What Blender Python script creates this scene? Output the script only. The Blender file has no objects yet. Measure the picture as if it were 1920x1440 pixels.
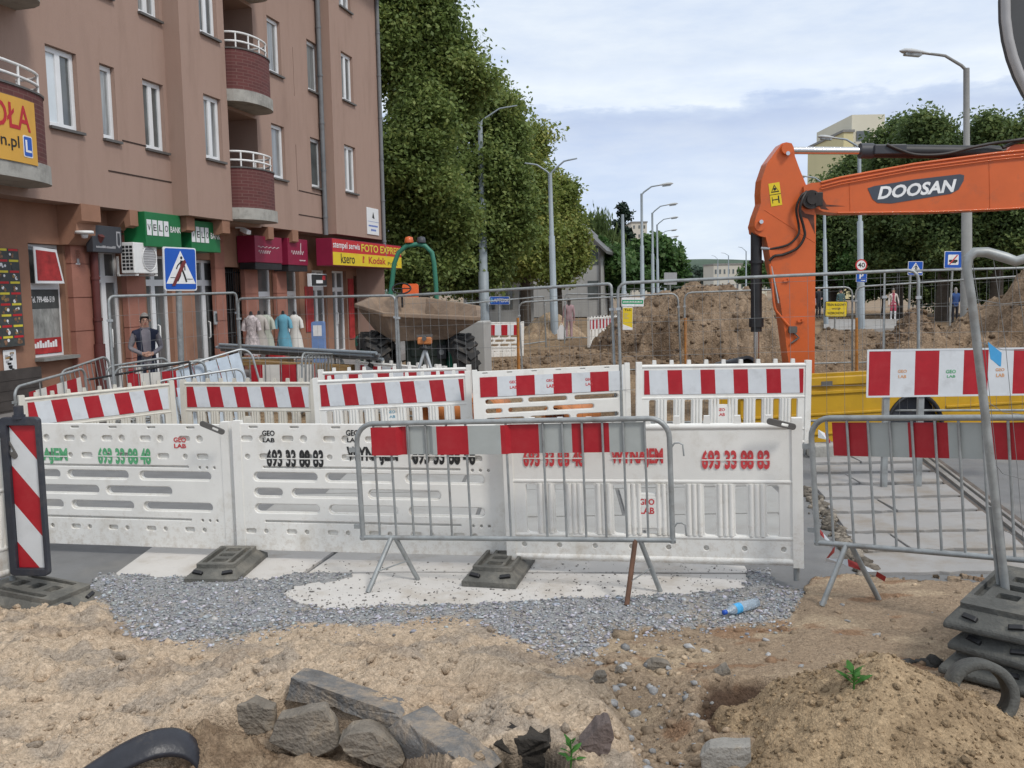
import bpy, bmesh, math, random
import numpy as np
from mathutils import Vector, Matrix
R = math.radians
scene = bpy.context.scene
COL = scene.collection
random.seed(7)
RNG = np.random.default_rng(7)

# ------------------------------------------------------------------ camera
F = 1750.0            # focal length in photo pixels (photo 1920 x 1440)
EYE = 2.1
PITCH = math.atan(180 / F)
ROLL = R(1.0)
CM = Matrix.Translation((0, 0, EYE)) @ Matrix.Rotation(R(90) - PITCH, 4, 'X') @ Matrix.Rotation(-ROLL, 4, 'Z')
cd = bpy.data.cameras.new("camera")
cam = bpy.data.objects.new("camera", cd)
COL.objects.link(cam)
cam.matrix_world = CM
cd.sensor_width = 36
cd.lens = 36 * F / 1920
cd.clip_start = 0.05
cd.clip_end = 4000
scene.camera = cam

# ------------------------------------------------------------------ world, sun, exposure
SUN_EL, SUN_AZ = R(48), R(140)       # azimuth measured clockwise from +Y: behind the camera, to the right
w = bpy.data.worlds.new("World")
scene.world = w
w.use_nodes = True
nt = w.node_tree
nt.nodes.clear()
N = nt.nodes.new
L = nt.links.new
out = N('ShaderNodeOutputWorld'); bg = N('ShaderNodeBackground')
bg.inputs[1].default_value = 0.1
sky = N('ShaderNodeTexSky'); sky.sky_type = 'NISHITA'; sky.sun_disc = False
sky.sun_elevation = SUN_EL; sky.sun_rotation = SUN_AZ
tc = N('ShaderNodeTexCoord'); sep = N('ShaderNodeSeparateXYZ')
L(tc.outputs['Generated'], sep.inputs[0])
mp = N('ShaderNodeMapping'); mp.inputs['Scale'].default_value = (3.2, 3.2, 13)
L(tc.outputs['Generated'], mp.inputs[0])
n1 = N('ShaderNodeTexNoise'); n1.inputs['Scale'].default_value = 2.2; n1.inputs['Detail'].default_value = 7
n1.inputs['Roughness'].default_value = 0.6
L(mp.outputs[0], n1.inputs['Vector'])
n2 = N('ShaderNodeTexNoise'); n2.inputs['Scale'].default_value = 17; n2.inputs['Detail'].default_value = 6
mp2 = N('ShaderNodeMapping'); mp2.inputs['Scale'].default_value = (1, 1, 1.6)
L(tc.outputs['Generated'], mp2.inputs[0]); L(mp2.outputs[0], n2.inputs['Vector'])
# elevation, gently warped by noise, drives the layers of cloud
wm = N('ShaderNodeMath'); wm.operation = 'MULTIPLY_ADD'
L(n2.outputs[0], wm.inputs[0]); wm.inputs[1].default_value = 0.035; L(sep.outputs['Z'], wm.inputs[2])
wm2 = N('ShaderNodeMath'); wm2.operation = 'MULTIPLY_ADD'
L(n1.outputs[0], wm2.inputs[0]); wm2.inputs[1].default_value = 0.05; L(wm.outputs[0], wm2.inputs[2])
ramp = N('ShaderNodeValToRGB')
els = ramp.color_ramp.elements
els[0].position = 0.0; els[0].color = (.66, .73, .83, 1)
els[1].position = 1.0; els[1].color = (.92, .96, 1.0, 1)
for p, c in [(.10, (.64, .72, .84, 1)), (.165, (.59, .67, .82, 1)), (.196, (.57, .64, .78, 1)), (.208, (.51, .585, .745, 1)),
             (.221, (.56, .64, .79, 1)), (.226, (.74, .80, .89, 1)), (.25, (.74, .80, .89, 1)), (.264, (.66, .73, .84, 1)),
             (.34, (.66, .73, .84, 1)), (.6, (.80, .87, .96, 1))]:
    e = els.new(p); e.color = c
L(wm2.outputs[0], ramp.inputs[0])
# soft mottling of the cloud sheet
rm = N('ShaderNodeValToRGB')
rm.color_ramp.elements[0].position = .32; rm.color_ramp.elements[0].color = (.86, .90, .97, 1)
rm.color_ramp.elements[1].position = .68; rm.color_ramp.elements[1].color = (1.1, 1.08, 1.03, 1)
L(n1.outputs[0], rm.inputs[0])
mul = N('ShaderNodeMix'); mul.data_type = 'RGBA'; mul.blend_type = 'MULTIPLY'; mul.inputs[0].default_value = 1
L(ramp.outputs[0], mul.inputs[6]); L(rm.outputs[0], mul.inputs[7])
sc = N('ShaderNodeMix'); sc.data_type = 'RGBA'; sc.blend_type = 'MULTIPLY'; sc.inputs[0].default_value = 1
sc.inputs[7].default_value = (9.4, 9.4, 9.4, 1)
L(mul.outputs[2], sc.inputs[6])
mx = N('ShaderNodeMix'); mx.data_type = 'RGBA'; mx.inputs[0].default_value = .93
L(sky.outputs[0], mx.inputs[6]); L(sc.outputs[2], mx.inputs[7])
L(mx.outputs[2], bg.inputs[0]); L(bg.outputs[0], out.inputs[0])

sl = bpy.data.lights.new("sun", 'SUN'); so = bpy.data.objects.new("sun", sl); COL.objects.link(so)
sl.energy = 1.5; sl.angle = R(11); sl.color = (1, .95, .88)
sd = Vector((math.sin(SUN_AZ) * math.cos(SUN_EL), math.cos(SUN_AZ) * math.cos(SUN_EL), math.sin(SUN_EL)))
so.rotation_euler = sd.to_track_quat('Z', 'Y').to_euler()
so.location = (0, -5, 30)
scene.view_settings.view_transform = 'Standard'
scene.view_settings.look = 'None'
scene.view_settings.exposure = 0.33
scene.view_settings.gamma = 1
scene.view_settings.use_curve_mapping = False

# ------------------------------------------------------------------ geometry of the view: photo pixel -> place
R3 = CM.to_3x3()
R3I = R3.inverted()
def ray(u, v):
    return R3 @ Vector(((u - 960) / F, -(v - 720) / F, -1))
def P(u, v, Y):
    d = ray(u, v); t = Y / d.y
    return Vector((d.x * t, Y, EYE + d.z * t))
def G(u, v, z=0.0):
    d = ray(u, v); t = (z - EYE) / d.z
    return Vector((d.x * t, d.y * t, z))
def XC(u, Y, z=0.0):
    """x of the point at depth Y and height z seen in column u"""
    k = (u - 960) / F
    a, b = R3I[0], R3I[2]
    dz = z - EYE
    return -(a[1] * Y + a[2] * dz + k * (b[1] * Y + b[2] * dz)) / (a[0] + k * b[0])
def uv_of(x, y, z):
    """numpy: photo pixel of points"""
    A = np.array(R3I)
    dz = z - EYE
    px = A[0, 0] * x + A[0, 1] * y + A[0, 2] * dz
    py = A[1, 0] * x + A[1, 1] * y + A[1, 2] * dz
    pz = A[2, 0] * x + A[2, 1] * y + A[2, 2] * dz
    return 960 + F * px / -pz, 720 - F * py / -pz

# ------------------------------------------------------------------ materials
def _n(t, kind): return t.nodes.new(kind)
def mat(name, c, rough=.7, var=.12, scale=6.0, bump=0.0, bscale=60.0, metal=0.0, dirt=None, dscale=2.0, damt=.5, dthr=.5,
        spec=.4, stretch=None, clear=0.0, splash=None):
    m = bpy.data.materials.new(name); m.use_nodes = True
    t = m.node_tree; b = t.nodes['Principled BSDF']
    b.inputs['Roughness'].default_value = rough
    b.inputs['Metallic'].default_value = metal
    b.inputs['Specular IOR Level'].default_value = spec
    if clear: b.inputs['Coat Weight'].default_value = clear
    tc = _n(t, 'ShaderNodeTexCoord')
    src = tc.outputs['Object']
    if stretch:
        mpn = _n(t, 'ShaderNodeMapping'); mpn.inputs['Scale'].default_value = stretch
        t.links.new(src, mpn.inputs[0]); src = mpn.outputs[0]
    nz = _n(t, 'ShaderNodeTexNoise'); nz.inputs['Scale'].default_value = scale; nz.inputs['Detail'].default_value = 6
    nz.inputs['Roughness'].default_value = .65
    t.links.new(src, nz.inputs['Vector'])
    rp = _n(t, 'ShaderNodeValToRGB')
    rp.color_ramp.elements[0].position = .3; rp.color_ramp.elements[1].position = .7
    rp.color_ramp.elements[0].color = tuple(max(0, x * (1 - var)) for x in c) + (1,)
    rp.color_ramp.elements[1].color = tuple(min(1, x * (1 + var)) for x in c) + (1,)
    t.links.new(nz.outputs[0], rp.inputs[0])
    col = rp.outputs[0]
    if dirt:
        n3 = _n(t, 'ShaderNodeTexNoise'); n3.inputs['Scale'].default_value = dscale; n3.inputs['Detail'].default_value = 8
        n3.inputs['Roughness'].default_value = .7
        t.links.new(src, n3.inputs['Vector'])
        r3 = _n(t, 'ShaderNodeValToRGB')
        r3.color_ramp.elements[0].position = dthr; r3.color_ramp.elements[0].color = (0, 0, 0, 1)
        r3.color_ramp.elements[1].position = min(1, dthr + .2); r3.color_ramp.elements[1].color = (damt, damt, damt, 1)
        t.links.new(n3.outputs[0], r3.inputs[0])
        mxn = _n(t, 'ShaderNodeMix'); mxn.data_type = 'RGBA'
        t.links.new(r3.outputs[0], mxn.inputs[0]); t.links.new(col, mxn.inputs[6])
        mxn.inputs[7].default_value = tuple(dirt) + (1,)
        col = mxn.outputs[2]
    if splash:                            # mud thrown up from the ground, thinning out with height
        n5 = _n(t, 'ShaderNodeTexNoise'); n5.inputs['Scale'].default_value = 16; n5.inputs['Detail'].default_value = 9; n5.inputs['Roughness'].default_value = .8
        t.links.new(src, n5.inputs['Vector'])
        sz = _n(t, 'ShaderNodeSeparateXYZ'); t.links.new(tc.outputs['Object'], sz.inputs[0])
        mh = _n(t, 'ShaderNodeMath'); mh.operation = 'MULTIPLY_ADD'; mh.inputs[1].default_value = -.33; t.links.new(sz.outputs['Z'], mh.inputs[0]); t.links.new(n5.outputs[0], mh.inputs[2])
        r5 = _n(t, 'ShaderNodeValToRGB'); r5.color_ramp.elements[0].position = .44; r5.color_ramp.elements[0].color = (0, 0, 0, 1)
        r5.color_ramp.elements[1].position = .60; r5.color_ramp.elements[1].color = (.48, .48, .48, 1); t.links.new(mh.outputs[0], r5.inputs[0])
        m5 = _n(t, 'ShaderNodeMix'); m5.data_type = 'RGBA'; t.links.new(r5.outputs[0], m5.inputs[0]); t.links.new(col, m5.inputs[6]); m5.inputs[7].default_value = tuple(splash) + (1,)
        col = m5.outputs[2]
    t.links.new(col, b.inputs['Base Color'])
    if bump:
        n4 = _n(t, 'ShaderNodeTexNoise'); n4.inputs['Scale'].default_value = bscale; n4.inputs['Detail'].default_value = 5
        t.links.new(src, n4.inputs['Vector'])
        bp = _n(t, 'ShaderNodeBump'); bp.inputs['Strength'].default_value = bump; bp.inputs['Distance'].default_value = .02
        t.links.new(n4.outputs[0], bp.inputs['Height']); t.links.new(bp.outputs[0], b.inputs['Normal'])
    return m

def glass_mat(name, c=(.03, .035, .04), rough=.06):
    m = mat(name, c, rough, .3, 1.5, spec=.9)
    return m

def attr_mat(name, rough=.95, bump=.6, bscale=90, var=.18, scale=25, dist=.02):
    """colour from the mesh's own 'tint' attribute (which soil lies where), broken up by grain"""
    m = bpy.data.materials.new(name); m.use_nodes = True
    t = m.node_tree; b = t.nodes['Principled BSDF']; b.inputs['Roughness'].default_value = rough
    b.inputs['Specular IOR Level'].default_value = .15
    a = _n(t, 'ShaderNodeAttribute'); a.attribute_name = 'tint'
    tc = _n(t, 'ShaderNodeTexCoord')
    nz = _n(t, 'ShaderNodeTexNoise'); nz.inputs['Scale'].default_value = scale; nz.inputs['Detail'].default_value = 8
    nz.inputs['Roughness'].default_value = .75
    t.links.new(tc.outputs['Object'], nz.inputs['Vector'])
    rp = _n(t, 'ShaderNodeValToRGB')
    rp.color_ramp.elements[0].position = .3; rp.color_ramp.elements[1].position = .7
    rp.color_ramp.elements[0].color = (1 - var * 1.6, 1 - var * 1.7, 1 - var * 1.8, 1)
    rp.color_ramp.elements[1].color = (1 + var, 1 + var, 1 + var, 1)
    t.links.new(nz.outputs[0], rp.inputs[0])
    vo = _n(t, 'ShaderNodeTexVoronoi'); vo.inputs['Scale'].default_value = bscale
    t.links.new(tc.outputs['Object'], vo.inputs['Vector'])
    rv = _n(t, 'ShaderNodeValToRGB')
    rv.color_ramp.elements[0].color = (.8, .8, .8, 1); rv.color_ramp.elements[1].color = (1.15, 1.15, 1.15, 1)
    sx = _n(t, 'ShaderNodeSeparateColor'); t.links.new(vo.outputs['Color'], sx.inputs[0]); t.links.new(sx.outputs[0], rv.inputs[0])
    m1 = _n(t, 'ShaderNodeMix'); m1.data_type = 'RGBA'; m1.blend_type = 'MULTIPLY'; m1.inputs[0].default_value = 1
    m2 = _n(t, 'ShaderNodeMix'); m2.data_type = 'RGBA'; m2.blend_type = 'MULTIPLY'; m2.inputs[0].default_value = 1
    t.links.new(a.outputs['Color'], m1.inputs[6]); t.links.new(rp.outputs[0], m1.inputs[7])
    t.links.new(m1.outputs[2], m2.inputs[6]); t.links.new(rv.outputs[0], m2.inputs[7])
    t.links.new(m2.outputs[2], b.inputs['Base Color'])
    n4 = _n(t, 'ShaderNodeTexNoise'); n4.inputs['Scale'].default_value = bscale; n4.inputs['Detail'].default_value = 6
    t.links.new(tc.outputs['Object'], n4.inputs['Vector'])
    bp = _n(t, 'ShaderNodeBump'); bp.inputs['Strength'].default_value = bump; bp.inputs['Distance'].default_value = dist
    t.links.new(n4.outputs[0], bp.inputs['Height']); t.links.new(bp.outputs[0], b.inputs['Normal'])
    return m

def leaf_mat(name, c1, c2, c3, trans=.42):
    m = bpy.data.materials.new(name); m.use_nodes = True
    t = m.node_tree; b = t.nodes['Principled BSDF']; b.inputs['Roughness'].default_value = .55
    b.inputs['Specular IOR Level'].default_value = .3
    g = _n(t, 'ShaderNodeNewGeometry')
    rp = _n(t, 'ShaderNodeValToRGB')
    rp.color_ramp.elements[0].color = c1 + (1,); rp.color_ramp.elements[1].color = c3 + (1,)
    e = rp.color_ramp.elements.new(.6); e.color = c2 + (1,)
    tc = _n(t, 'ShaderNodeTexCoord')
    nz = _n(t, 'ShaderNodeTexNoise'); nz.inputs['Scale'].default_value = .55; nz.inputs['Detail'].default_value = 3
    t.links.new(tc.outputs['Object'], nz.inputs['Vector'])
    ma = _n(t, 'ShaderNodeMath'); ma.operation = 'MULTIPLY_ADD'; ma.inputs[1].default_value = .62
    t.links.new(g.outputs['Random Per Island'], ma.inputs[0])
    mb = _n(t, 'ShaderNodeMath'); mb.operation = 'MULTIPLY_ADD'; mb.inputs[1].default_value = 1.3; mb.inputs[2].default_value = -.45
    t.links.new(nz.outputs[0], mb.inputs[0]); t.links.new(mb.outputs[0], ma.inputs[2])
    t.links.new(ma.outputs[0], rp.inputs[0])
    t.links.new(rp.outputs[0], b.inputs['Base Color'])
    tr = _n(t, 'ShaderNodeBsdfTranslucent'); t.links.new(rp.outputs[0], tr.inputs[0])
    mxs = _n(t, 'ShaderNodeMixShader'); mxs.inputs[0].default_value = trans
    t.links.new(b.outputs[0], mxs.inputs[1]); t.links.new(tr.outputs[0], mxs.inputs[2])
    t.links.new(mxs.outputs[0], t.nodes['Material Output'].inputs[0])
    return m

def brick_mat(name, c1, c2, cm, scale=1.0):
    m = bpy.data.materials.new(name); m.use_nodes = True
    t = m.node_tree; b = t.nodes['Principled BSDF']; b.inputs['Roughness'].default_value = .85
    tc = _n(t, 'ShaderNodeTexCoord'); s = _n(t, 'ShaderNodeSeparateXYZ'); cb = _n(t, 'ShaderNodeCombineXYZ')
    t.links.new(tc.outputs['Object'], s.inputs[0]); t.links.new(s.outputs[0], cb.inputs[0]); t.links.new(s.outputs[2], cb.inputs[1])
    br = _n(t, 'ShaderNodeTexBrick'); br.inputs['Scale'].default_value = scale
    br.inputs['Color1'].default_value = c1 + (1,); br.inputs['Color2'].default_value = c2 + (1,); br.inputs['Mortar'].default_value = cm + (1,)
    br.inputs['Brick Width'].default_value = .25; br.inputs['Row Height'].default_value = .075; br.inputs['Mortar Size'].default_value = .008
    t.links.new(cb.outputs[0], br.inputs['Vector']); t.links.new(br.outputs[0], b.inputs['Base Color'])
    return m

M = {}
M['stucco'] = mat('stucco', (.355, .244, .197), .95, .10, .7, .35, 70, dirt=(.245, .165, .13), dscale=.7, damt=.7, dthr=.48, stretch=(1.9, 1.9, .35))
M['stucco_low'] = mat('stucco_low', (.30, .16, .105), .95, .14, 1.2, .3, 60, dirt=(.14, .08, .06), dscale=.8, damt=.5, dthr=.52)
M['pilaster'] = mat('pilaster', (.33, .145, .105), .9, .12, 1.5, .3, 60, dirt=(.16, .08, .06), dscale=1, damt=.4)
M['plinth'] = mat('plinth', (.065, .055, .05), .7, .25, 4, .2, 40)
M['groove'] = mat('groove', (.04, .025, .02), .95)
M['brick'] = brick_mat('brick', (.125, .036, .034), (.095, .029, .028), (.15, .075, .065))
M['concrete'] = mat('concrete', (.36, .35, .32), .9, .15, 3, .3, 40, dirt=(.13, .125, .115), dscale=2, damt=.7, dthr=.48)
M['concrete_dark'] = mat('concrete_dark', (.22, .215, .20), .9, .2, 4, .3, 40)
M['upvc'] = mat('upvc', (.72, .73, .74), .35, .05, 3)
M['glass'] = glass_mat('glass', (.09, .10, .10), .08)
M['glass_curtain'] = mat('glass_curtain', (.22, .23, .23), .12, .55, 2.2, spec=.9, stretch=(9, 9, .4))
M['blind'] = mat('blind', (.62, .68, .72), .3, .06, 2)
M['zinc'] = mat('zinc', (.17, .18, .19), .55, .25, 3, dirt=(.09, .085, .08), dscale=3)
M['rust_pipe'] = mat('rust_pipe', (.105, .03, .027), .6, .2, 4)
M['tin_dark'] = mat('tin_dark', (.10, .095, .09), .5, .2, 6)
M['white_paint'] = mat('white_paint', (.74, .74, .73), .45, .08, 5, dirt=(.35, .3, .24), dscale=3, damt=.35, dthr=.58)
M['wplast'] = mat('white_plastic', (.735, .72, .68), .5, .05, 4, .08, 120, dirt=(.46, .41, .33), dscale=3.0, damt=.55, dthr=.54, splash=(.40, .33, .25))
M['wplast2'] = mat('worn_white_plastic', (.60, .57, .50), .55, .07, 4, .08, 120, dirt=(.34, .29, .22), dscale=2.6, damt=.6, dthr=.53, splash=(.34, .28, .21))
M['red_sheet'] = mat('red_sheet', (.37, .011, .02), .45, .12, 8, dirt=(.28, .05, .05), dscale=4, damt=.35)
M['white_sheet'] = mat('white_sheet', (.60, .62, .64), .45, .06, 5, dirt=(.36, .36, .36), dscale=4, damt=.5, dthr=.55)
M['grey_sheet'] = mat('grey_sheet', (.36, .38, .365), .5, .06, 8)
M['galv'] = mat('galvanised', (.30, .315, .315), .48, .22, 9, metal=.35, dirt=(.16, .14, .12), dscale=5, damt=.6)
M['galv_lt'] = mat('galvanised_light', (.42, .44, .45), .42, .15, 9, metal=.35)
M['wire'] = mat('wire', (.22, .225, .225), .5, .2, 6, metal=.3)
M['rust'] = mat('rust', (.115, .06, .038), .85, .35, 9)
M['rust_orange'] = mat('rust_orange', (.40, .17, .04), .8, .3, 12)
M['rubber'] = mat('recycled_rubber', (.115, .112, .10), .85, .25, 7, .5, 45, dirt=(.24, .22, .185), dscale=4, damt=.7, dthr=.48)
M['rubber_dk'] = mat('recycled_rubber_dark', (.085, .085, .078), .8, .25, 7, .5, 45, dirt=(.2, .18, .14), dscale=3.5, damt=.55, dthr=.52)
M['black'] = mat('black', (.018, .018, .02), .5, .3, 5)
M['blackpipe'] = mat('black_pipe', (.022, .023, .03), .38, .2, 12, .1, 60, dirt=(.2, .16, .11), dscale=5, damt=.35, dthr=.58)
M['navy'] = mat('navy_frame', (.03, .034, .046), .45, .15, 6, dirt=(.12, .11, .1), dscale=5, damt=.4)
M['ink_black'] = mat('ink_black', (.02, .02, .02), .7, .3, 30, dirt=(.5, .49, .46), dscale=28, damt=.8, dthr=.6)
M['ink_red'] = mat('ink_red', (.52, .05, .055), .7, .2, 30, dirt=(.66, .5, .48), dscale=26, damt=.8, dthr=.58)
M['ink_green'] = mat('ink_green', (.10, .36, .17), .7, .3, 30, dirt=(.5, .6, .5), dscale=26, damt=.8, dthr=.58)
M['ink_orange'] = mat('ink_orange', (.60, .30, .14), .7, .2, 30, dirt=(.66, .6, .5), dscale=30, damt=.8, dthr=.52)
M['ink_blue'] = mat('ink_blue', (.14, .32, .42), .7, .2, 30, dirt=(.6, .62, .62), dscale=30, damt=.8, dthr=.52)
M['orange'] = mat('excavator_orange', (.56, .108, .022), .46, .10, 1.5, dirt=(.30, .09, .04), dscale=3.5, damt=.65, dthr=.54, clear=.15)
M['grease'] = mat('grease', (.025, .02, .018), .5, .4, 8)
M['chrome'] = mat('chrome', (.62, .62, .62), .16, .05, 4, metal=1)
M['yellow_steel'] = mat('yellow_steel', (.52, .30, .012), .5, .10, 1.3, dirt=(.36, .2, .02), dscale=2.2, damt=.6, dthr=.52)
M['yellow_sign'] = mat('yellow_sign', (.70, .52, .02), .5, .05, 3)
M['blue_sign'] = mat('blue_sign', (.012, .09, .44), .4, .06, 3)
M['white_sign'] = mat('white_sign', (.72, .73, .74), .45, .04, 3)
M['red_sign'] = mat('red_sign', (.50, .02, .025), .45, .08, 3)
M['green_sign'] = mat('green_sign', (.012, .155, .05), .45, .1, 3)
M['crimson'] = mat('crimson_sign', (.23, .012, .045), .5, .1, 3)
M['pen_black'] = mat('pen_black', (.015, .015, .015), .6)
M['pen_white'] = mat('pen_white', (.74, .74, .74), .6)
M['pen_yellow'] = mat('pen_yellow', (.66, .55, .05), .6)
M['pen_red'] = mat('pen_red', (.45, .02, .03), .6)
M['pen_grey'] = mat('pen_grey', (.36, .36, .37), .6)
M['tape_red'] = mat('tape_red', (.40, .045, .04), .6, .2, 12)
M['anthracite'] = mat('anthracite_sign', (.045, .047, .055), .5, .1, 3)
M['bark'] = mat('bark', (.06, .047, .036), .95, .35, 5, .6, 25)
M['lamp_steel'] = mat('lamp_steel', (.27, .31, .34), .5, .12, 2)
M['lamp_conc'] = mat('lamp_concrete', (.24, .24, .23), .9, .12, 3, .2, 40)
M['dumper_green'] = mat('dumper_green', (.03, .16, .105), .45, .15, 3)
M['dumper_dark'] = mat('dumper_dark_green', (.045, .06, .045), .6, .3, 3, dirt=(.13, .1, .07), dscale=3)
M['skip'] = mat('muddy_skip', (.19, .138, .10), .8, .25, 2.5, .25, 20, dirt=(.33, .23, .15), dscale=2.2, damt=.7, dthr=.46)
M['tyre'] = mat('tyre', (.03, .03, .03), .85, .25, 8, dirt=(.15, .12, .09), dscale=5, damt=.6)
M['orange_pvc'] = mat('orange_pvc', (.52, .19, .06), .5, .12, 5)
M['wood'] = mat('wood', (.30, .19, .08), .85, .3, 4, stretch=(1, 8, 8))
M['skin'] = mat('skin', (.52, .30, .22), .55, .06, 10)
M['hair_grey'] = mat('hair_grey', (.24, .225, .21), .8, .2, 40)
M['hair_dark'] = mat('hair_dark', (.03, .022, .018), .7, .3, 40)
M['leaf_a'] = leaf_mat('leaf_chestnut', (.09, .14, .042), (.19, .255, .075), (.33, .37, .115))
M['leaf_b'] = leaf_mat('leaf_maple', (.10, .15, .036), (.23, .28, .07), (.42, .40, .12))
M['leaf_c'] = leaf_mat('leaf_dark', (.058, .096, .036), (.12, .175, .06), (.22, .27, .09))
M['leaf_d'] = leaf_mat('leaf_shrub', (.035, .085, .022), (.08, .155, .045), (.17, .24, .08))
M['leaf_w'] = leaf_mat('leaf_willow', (.05, .085, .022), (.10, .145, .045), (.17, .21, .075))
M['leaf_s'] = leaf_mat('needle_spruce', (.008, .020, .012), (.016, .035, .020), (.035, .058, .034), .15)
M['leaf_weed'] = leaf_mat('leaf_weed', (.04, .14, .02), (.07, .21, .04), (.12, .28, .06))

# ------------------------------------------------------------------ mesh building
class MB:
    def __init__(s): s.v = []; s.f = []; s.m = []; s.sm = []
    def add(s, verts, faces, mi=0, T=None, smooth=False):
        b = len(s.v)
        if T is not None: verts = [T @ Vector(p) for p in verts]
        s.v.extend(tuple(p) for p in verts)
        for f in faces:
            s.f.append(tuple(i + b for i in f)); s.m.append(mi); s.sm.append(smooth)
        return s
    def box(s, x0, x1, y0, y1, z0, z1, mi=0, T=None):
        v = [(x0, y0, z0), (x1, y0, z0), (x1, y1, z0), (x0, y1, z0), (x0, y0, z1), (x1, y0, z1), (x1, y1, z1), (x0, y1, z1)]
        return s.add(v, [(0, 3, 2, 1), (4, 5, 6, 7), (0, 1, 5, 4), (1, 2, 6, 5), (2, 3, 7, 6), (3, 0, 4, 7)], mi, T)
    def tube(s, pts, r, n=8, mi=0, T=None, closed=False, smooth=True):
        pts = [Vector(p) for p in pts]
        k = len(pts)
        rs = r if isinstance(r, (list, tuple)) else [r] * k
        tang = []
        for i in range(k):
            a = pts[i - 1] if (i > 0 or closed) else pts[i]
            c = pts[(i + 1) % k] if (i < k - 1 or closed) else pts[i]
            tang.append((c - a).normalized() if (c - a).length > 1e-9 else Vector((0, 0, 1)))
        up = Vector((0, 0, 1)) if abs(tang[0].z) < .9 else Vector((1, 0, 0))
        nx = tang[0].cross(up).normalized()
        V = []; Fc = []
        for i in range(k):
            nx = (nx - tang[i] * nx.dot(tang[i]))
            nx = nx.normalized() if nx.length > 1e-6 else tang[i].orthogonal().normalized()
            ny = tang[i].cross(nx)
            for j in range(n):
                a = 2 * math.pi * j / n
                V.append(pts[i] + (nx * math.cos(a) + ny * math.sin(a)) * rs[i])
        m = k if closed else k - 1
        for i in range(m):
            for j in range(n):
                a = i * n + j; b2 = i * n + (j + 1) % n
                c = ((i + 1) % k) * n + (j + 1) % n; d = ((i + 1) % k) * n + j
                Fc.append((a, b2, c, d))
        s.add(V, Fc, mi, T, smooth)
        if not closed:
            s.add(V[:n], [tuple(range(n - 1, -1, -1))], mi, T)
            s.add(V[-n:], [tuple(range(n))], mi, T)
        return s
    def prism(s, poly, y0, y1, mi=0, T=None, smooth=False):
        """poly: list of (x, z), counter-clockwise seen from -y; extruded from y0 (front) to y1"""
        n = len(poly)
        V = [(x, y0, z) for x, z in poly] + [(x, y1, z) for x, z in poly]
        s.add(V, [tuple(range(n)), tuple(range(2 * n - 1, n - 1, -1))], mi, T)
        s.add(V, [(i, n + i, n + (i + 1) % n, (i + 1) % n) for i in range(n)], mi, T, smooth)
        return s
    def lathe(s, prof, n=20, mi=0, T=None, smooth=True):
        """prof: list of (r, z)"""
        V = []; Fc = []
        for r, z in prof:
            for j in range(n):
                a = 2 * math.pi * j / n
                V.append((r * math.cos(a), r * math.sin(a), z))
        for i in range(len(prof) - 1):
            for j in range(n):
                Fc.append((i * n + j, i * n + (j + 1) % n, (i + 1) * n + (j + 1) % n, (i + 1) * n + j))
        return s.add(V, Fc, mi, T, smooth)
    def mesh(s, me, mi=0, T=None, smooth=False):
        return s.add([v.co.copy() for v in me.vertices], [tuple(p.vertices) for p in me.polygons], mi, T, smooth)
    def build(s, name, mats, parent=None, bevel=0.0, autosmooth=False):
        if not isinstance(mats, (list, tuple)): mats = [mats]
        me = bpy.data.meshes.new(name)
        me.from_pydata(s.v, [], s.f)
        for m in mats: me.materials.append(M[m] if isinstance(m, str) else m)
        me.polygons.foreach_set('material_index', s.m)
        me.polygons.foreach_set('use_smooth', s.sm)
        me.update()
        o = bpy.data.objects.new(name, me)
        COL.objects.link(o)
        if parent: o.parent = parent
        if bevel:
            b = o.modifiers.new('bevel', 'BEVEL'); b.width = bevel; b.segments = 2; b.limit_method = 'ANGLE'; b.angle_limit = R(40)
        return o

FRONT = Matrix.Rotation(R(90), 4, 'X')       # the XY plane of a curve stood up: x right, z up, faces -y
def curve_mesh(cu):
    ob = bpy.data.objects.new('tmp', cu)
    me = bpy.data.meshes.new_from_object(ob)
    bpy.data.objects.remove(ob)
    return me
def rrect(x0, x1, z0, z1, r, n=4):
    r = min(r, (x1 - x0) / 2 - 1e-4, (z1 - z0) / 2 - 1e-4)
    o = []
    for cx, cz, a0 in ((x1 - r, z0 + r, -90), (x1 - r, z1 - r, 0), (x0 + r, z1 - r, 90), (x0 + r, z0 + r, 180)):
        for i in range(n + 1):
            a = R(a0 + 90 * i / n); o.append((cx + r * math.cos(a), cz + r * math.sin(a)))
    return o
def circ(cx, cz, r, n=14): return [(cx + r * math.cos(2 * math.pi * i / n), cz + r * math.sin(2 * math.pi * i / n)) for i in range(n)]
def plate(mb, outer, holes, y0, y1, bevel=0.0, mi=0, T=None):
    """a plate in the x-z plane from y0 (front) to y1 (back) with holes through it"""
    cu = bpy.data.curves.new('tmp', 'CURVE'); cu.dimensions = '2D'; cu.fill_mode = 'BOTH'
    cu.extrude = max((y1 - y0) / 2 - bevel, 1e-4); cu.bevel_depth = bevel; cu.bevel_resolution = 1
    if bevel: cu.offset = -bevel
    for poly in [outer] + list(holes):
        sp = cu.splines.new('POLY'); sp.points.add(len(poly) - 1); sp.use_cyclic_u = True
        for i, (x, z) in enumerate(poly): sp.points[i].co = (x, z, 0, 1)
    me = curve_mesh(cu)
    t = Matrix.Translation((0, (y0 + y1) / 2, 0)) @ FRONT
    mb.mesh(me, mi, (T @ t) if T is not None else t)
    bpy.data.meshes.remove(me); bpy.data.curves.remove(cu)
    return mb
_font_cache = {}
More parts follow.
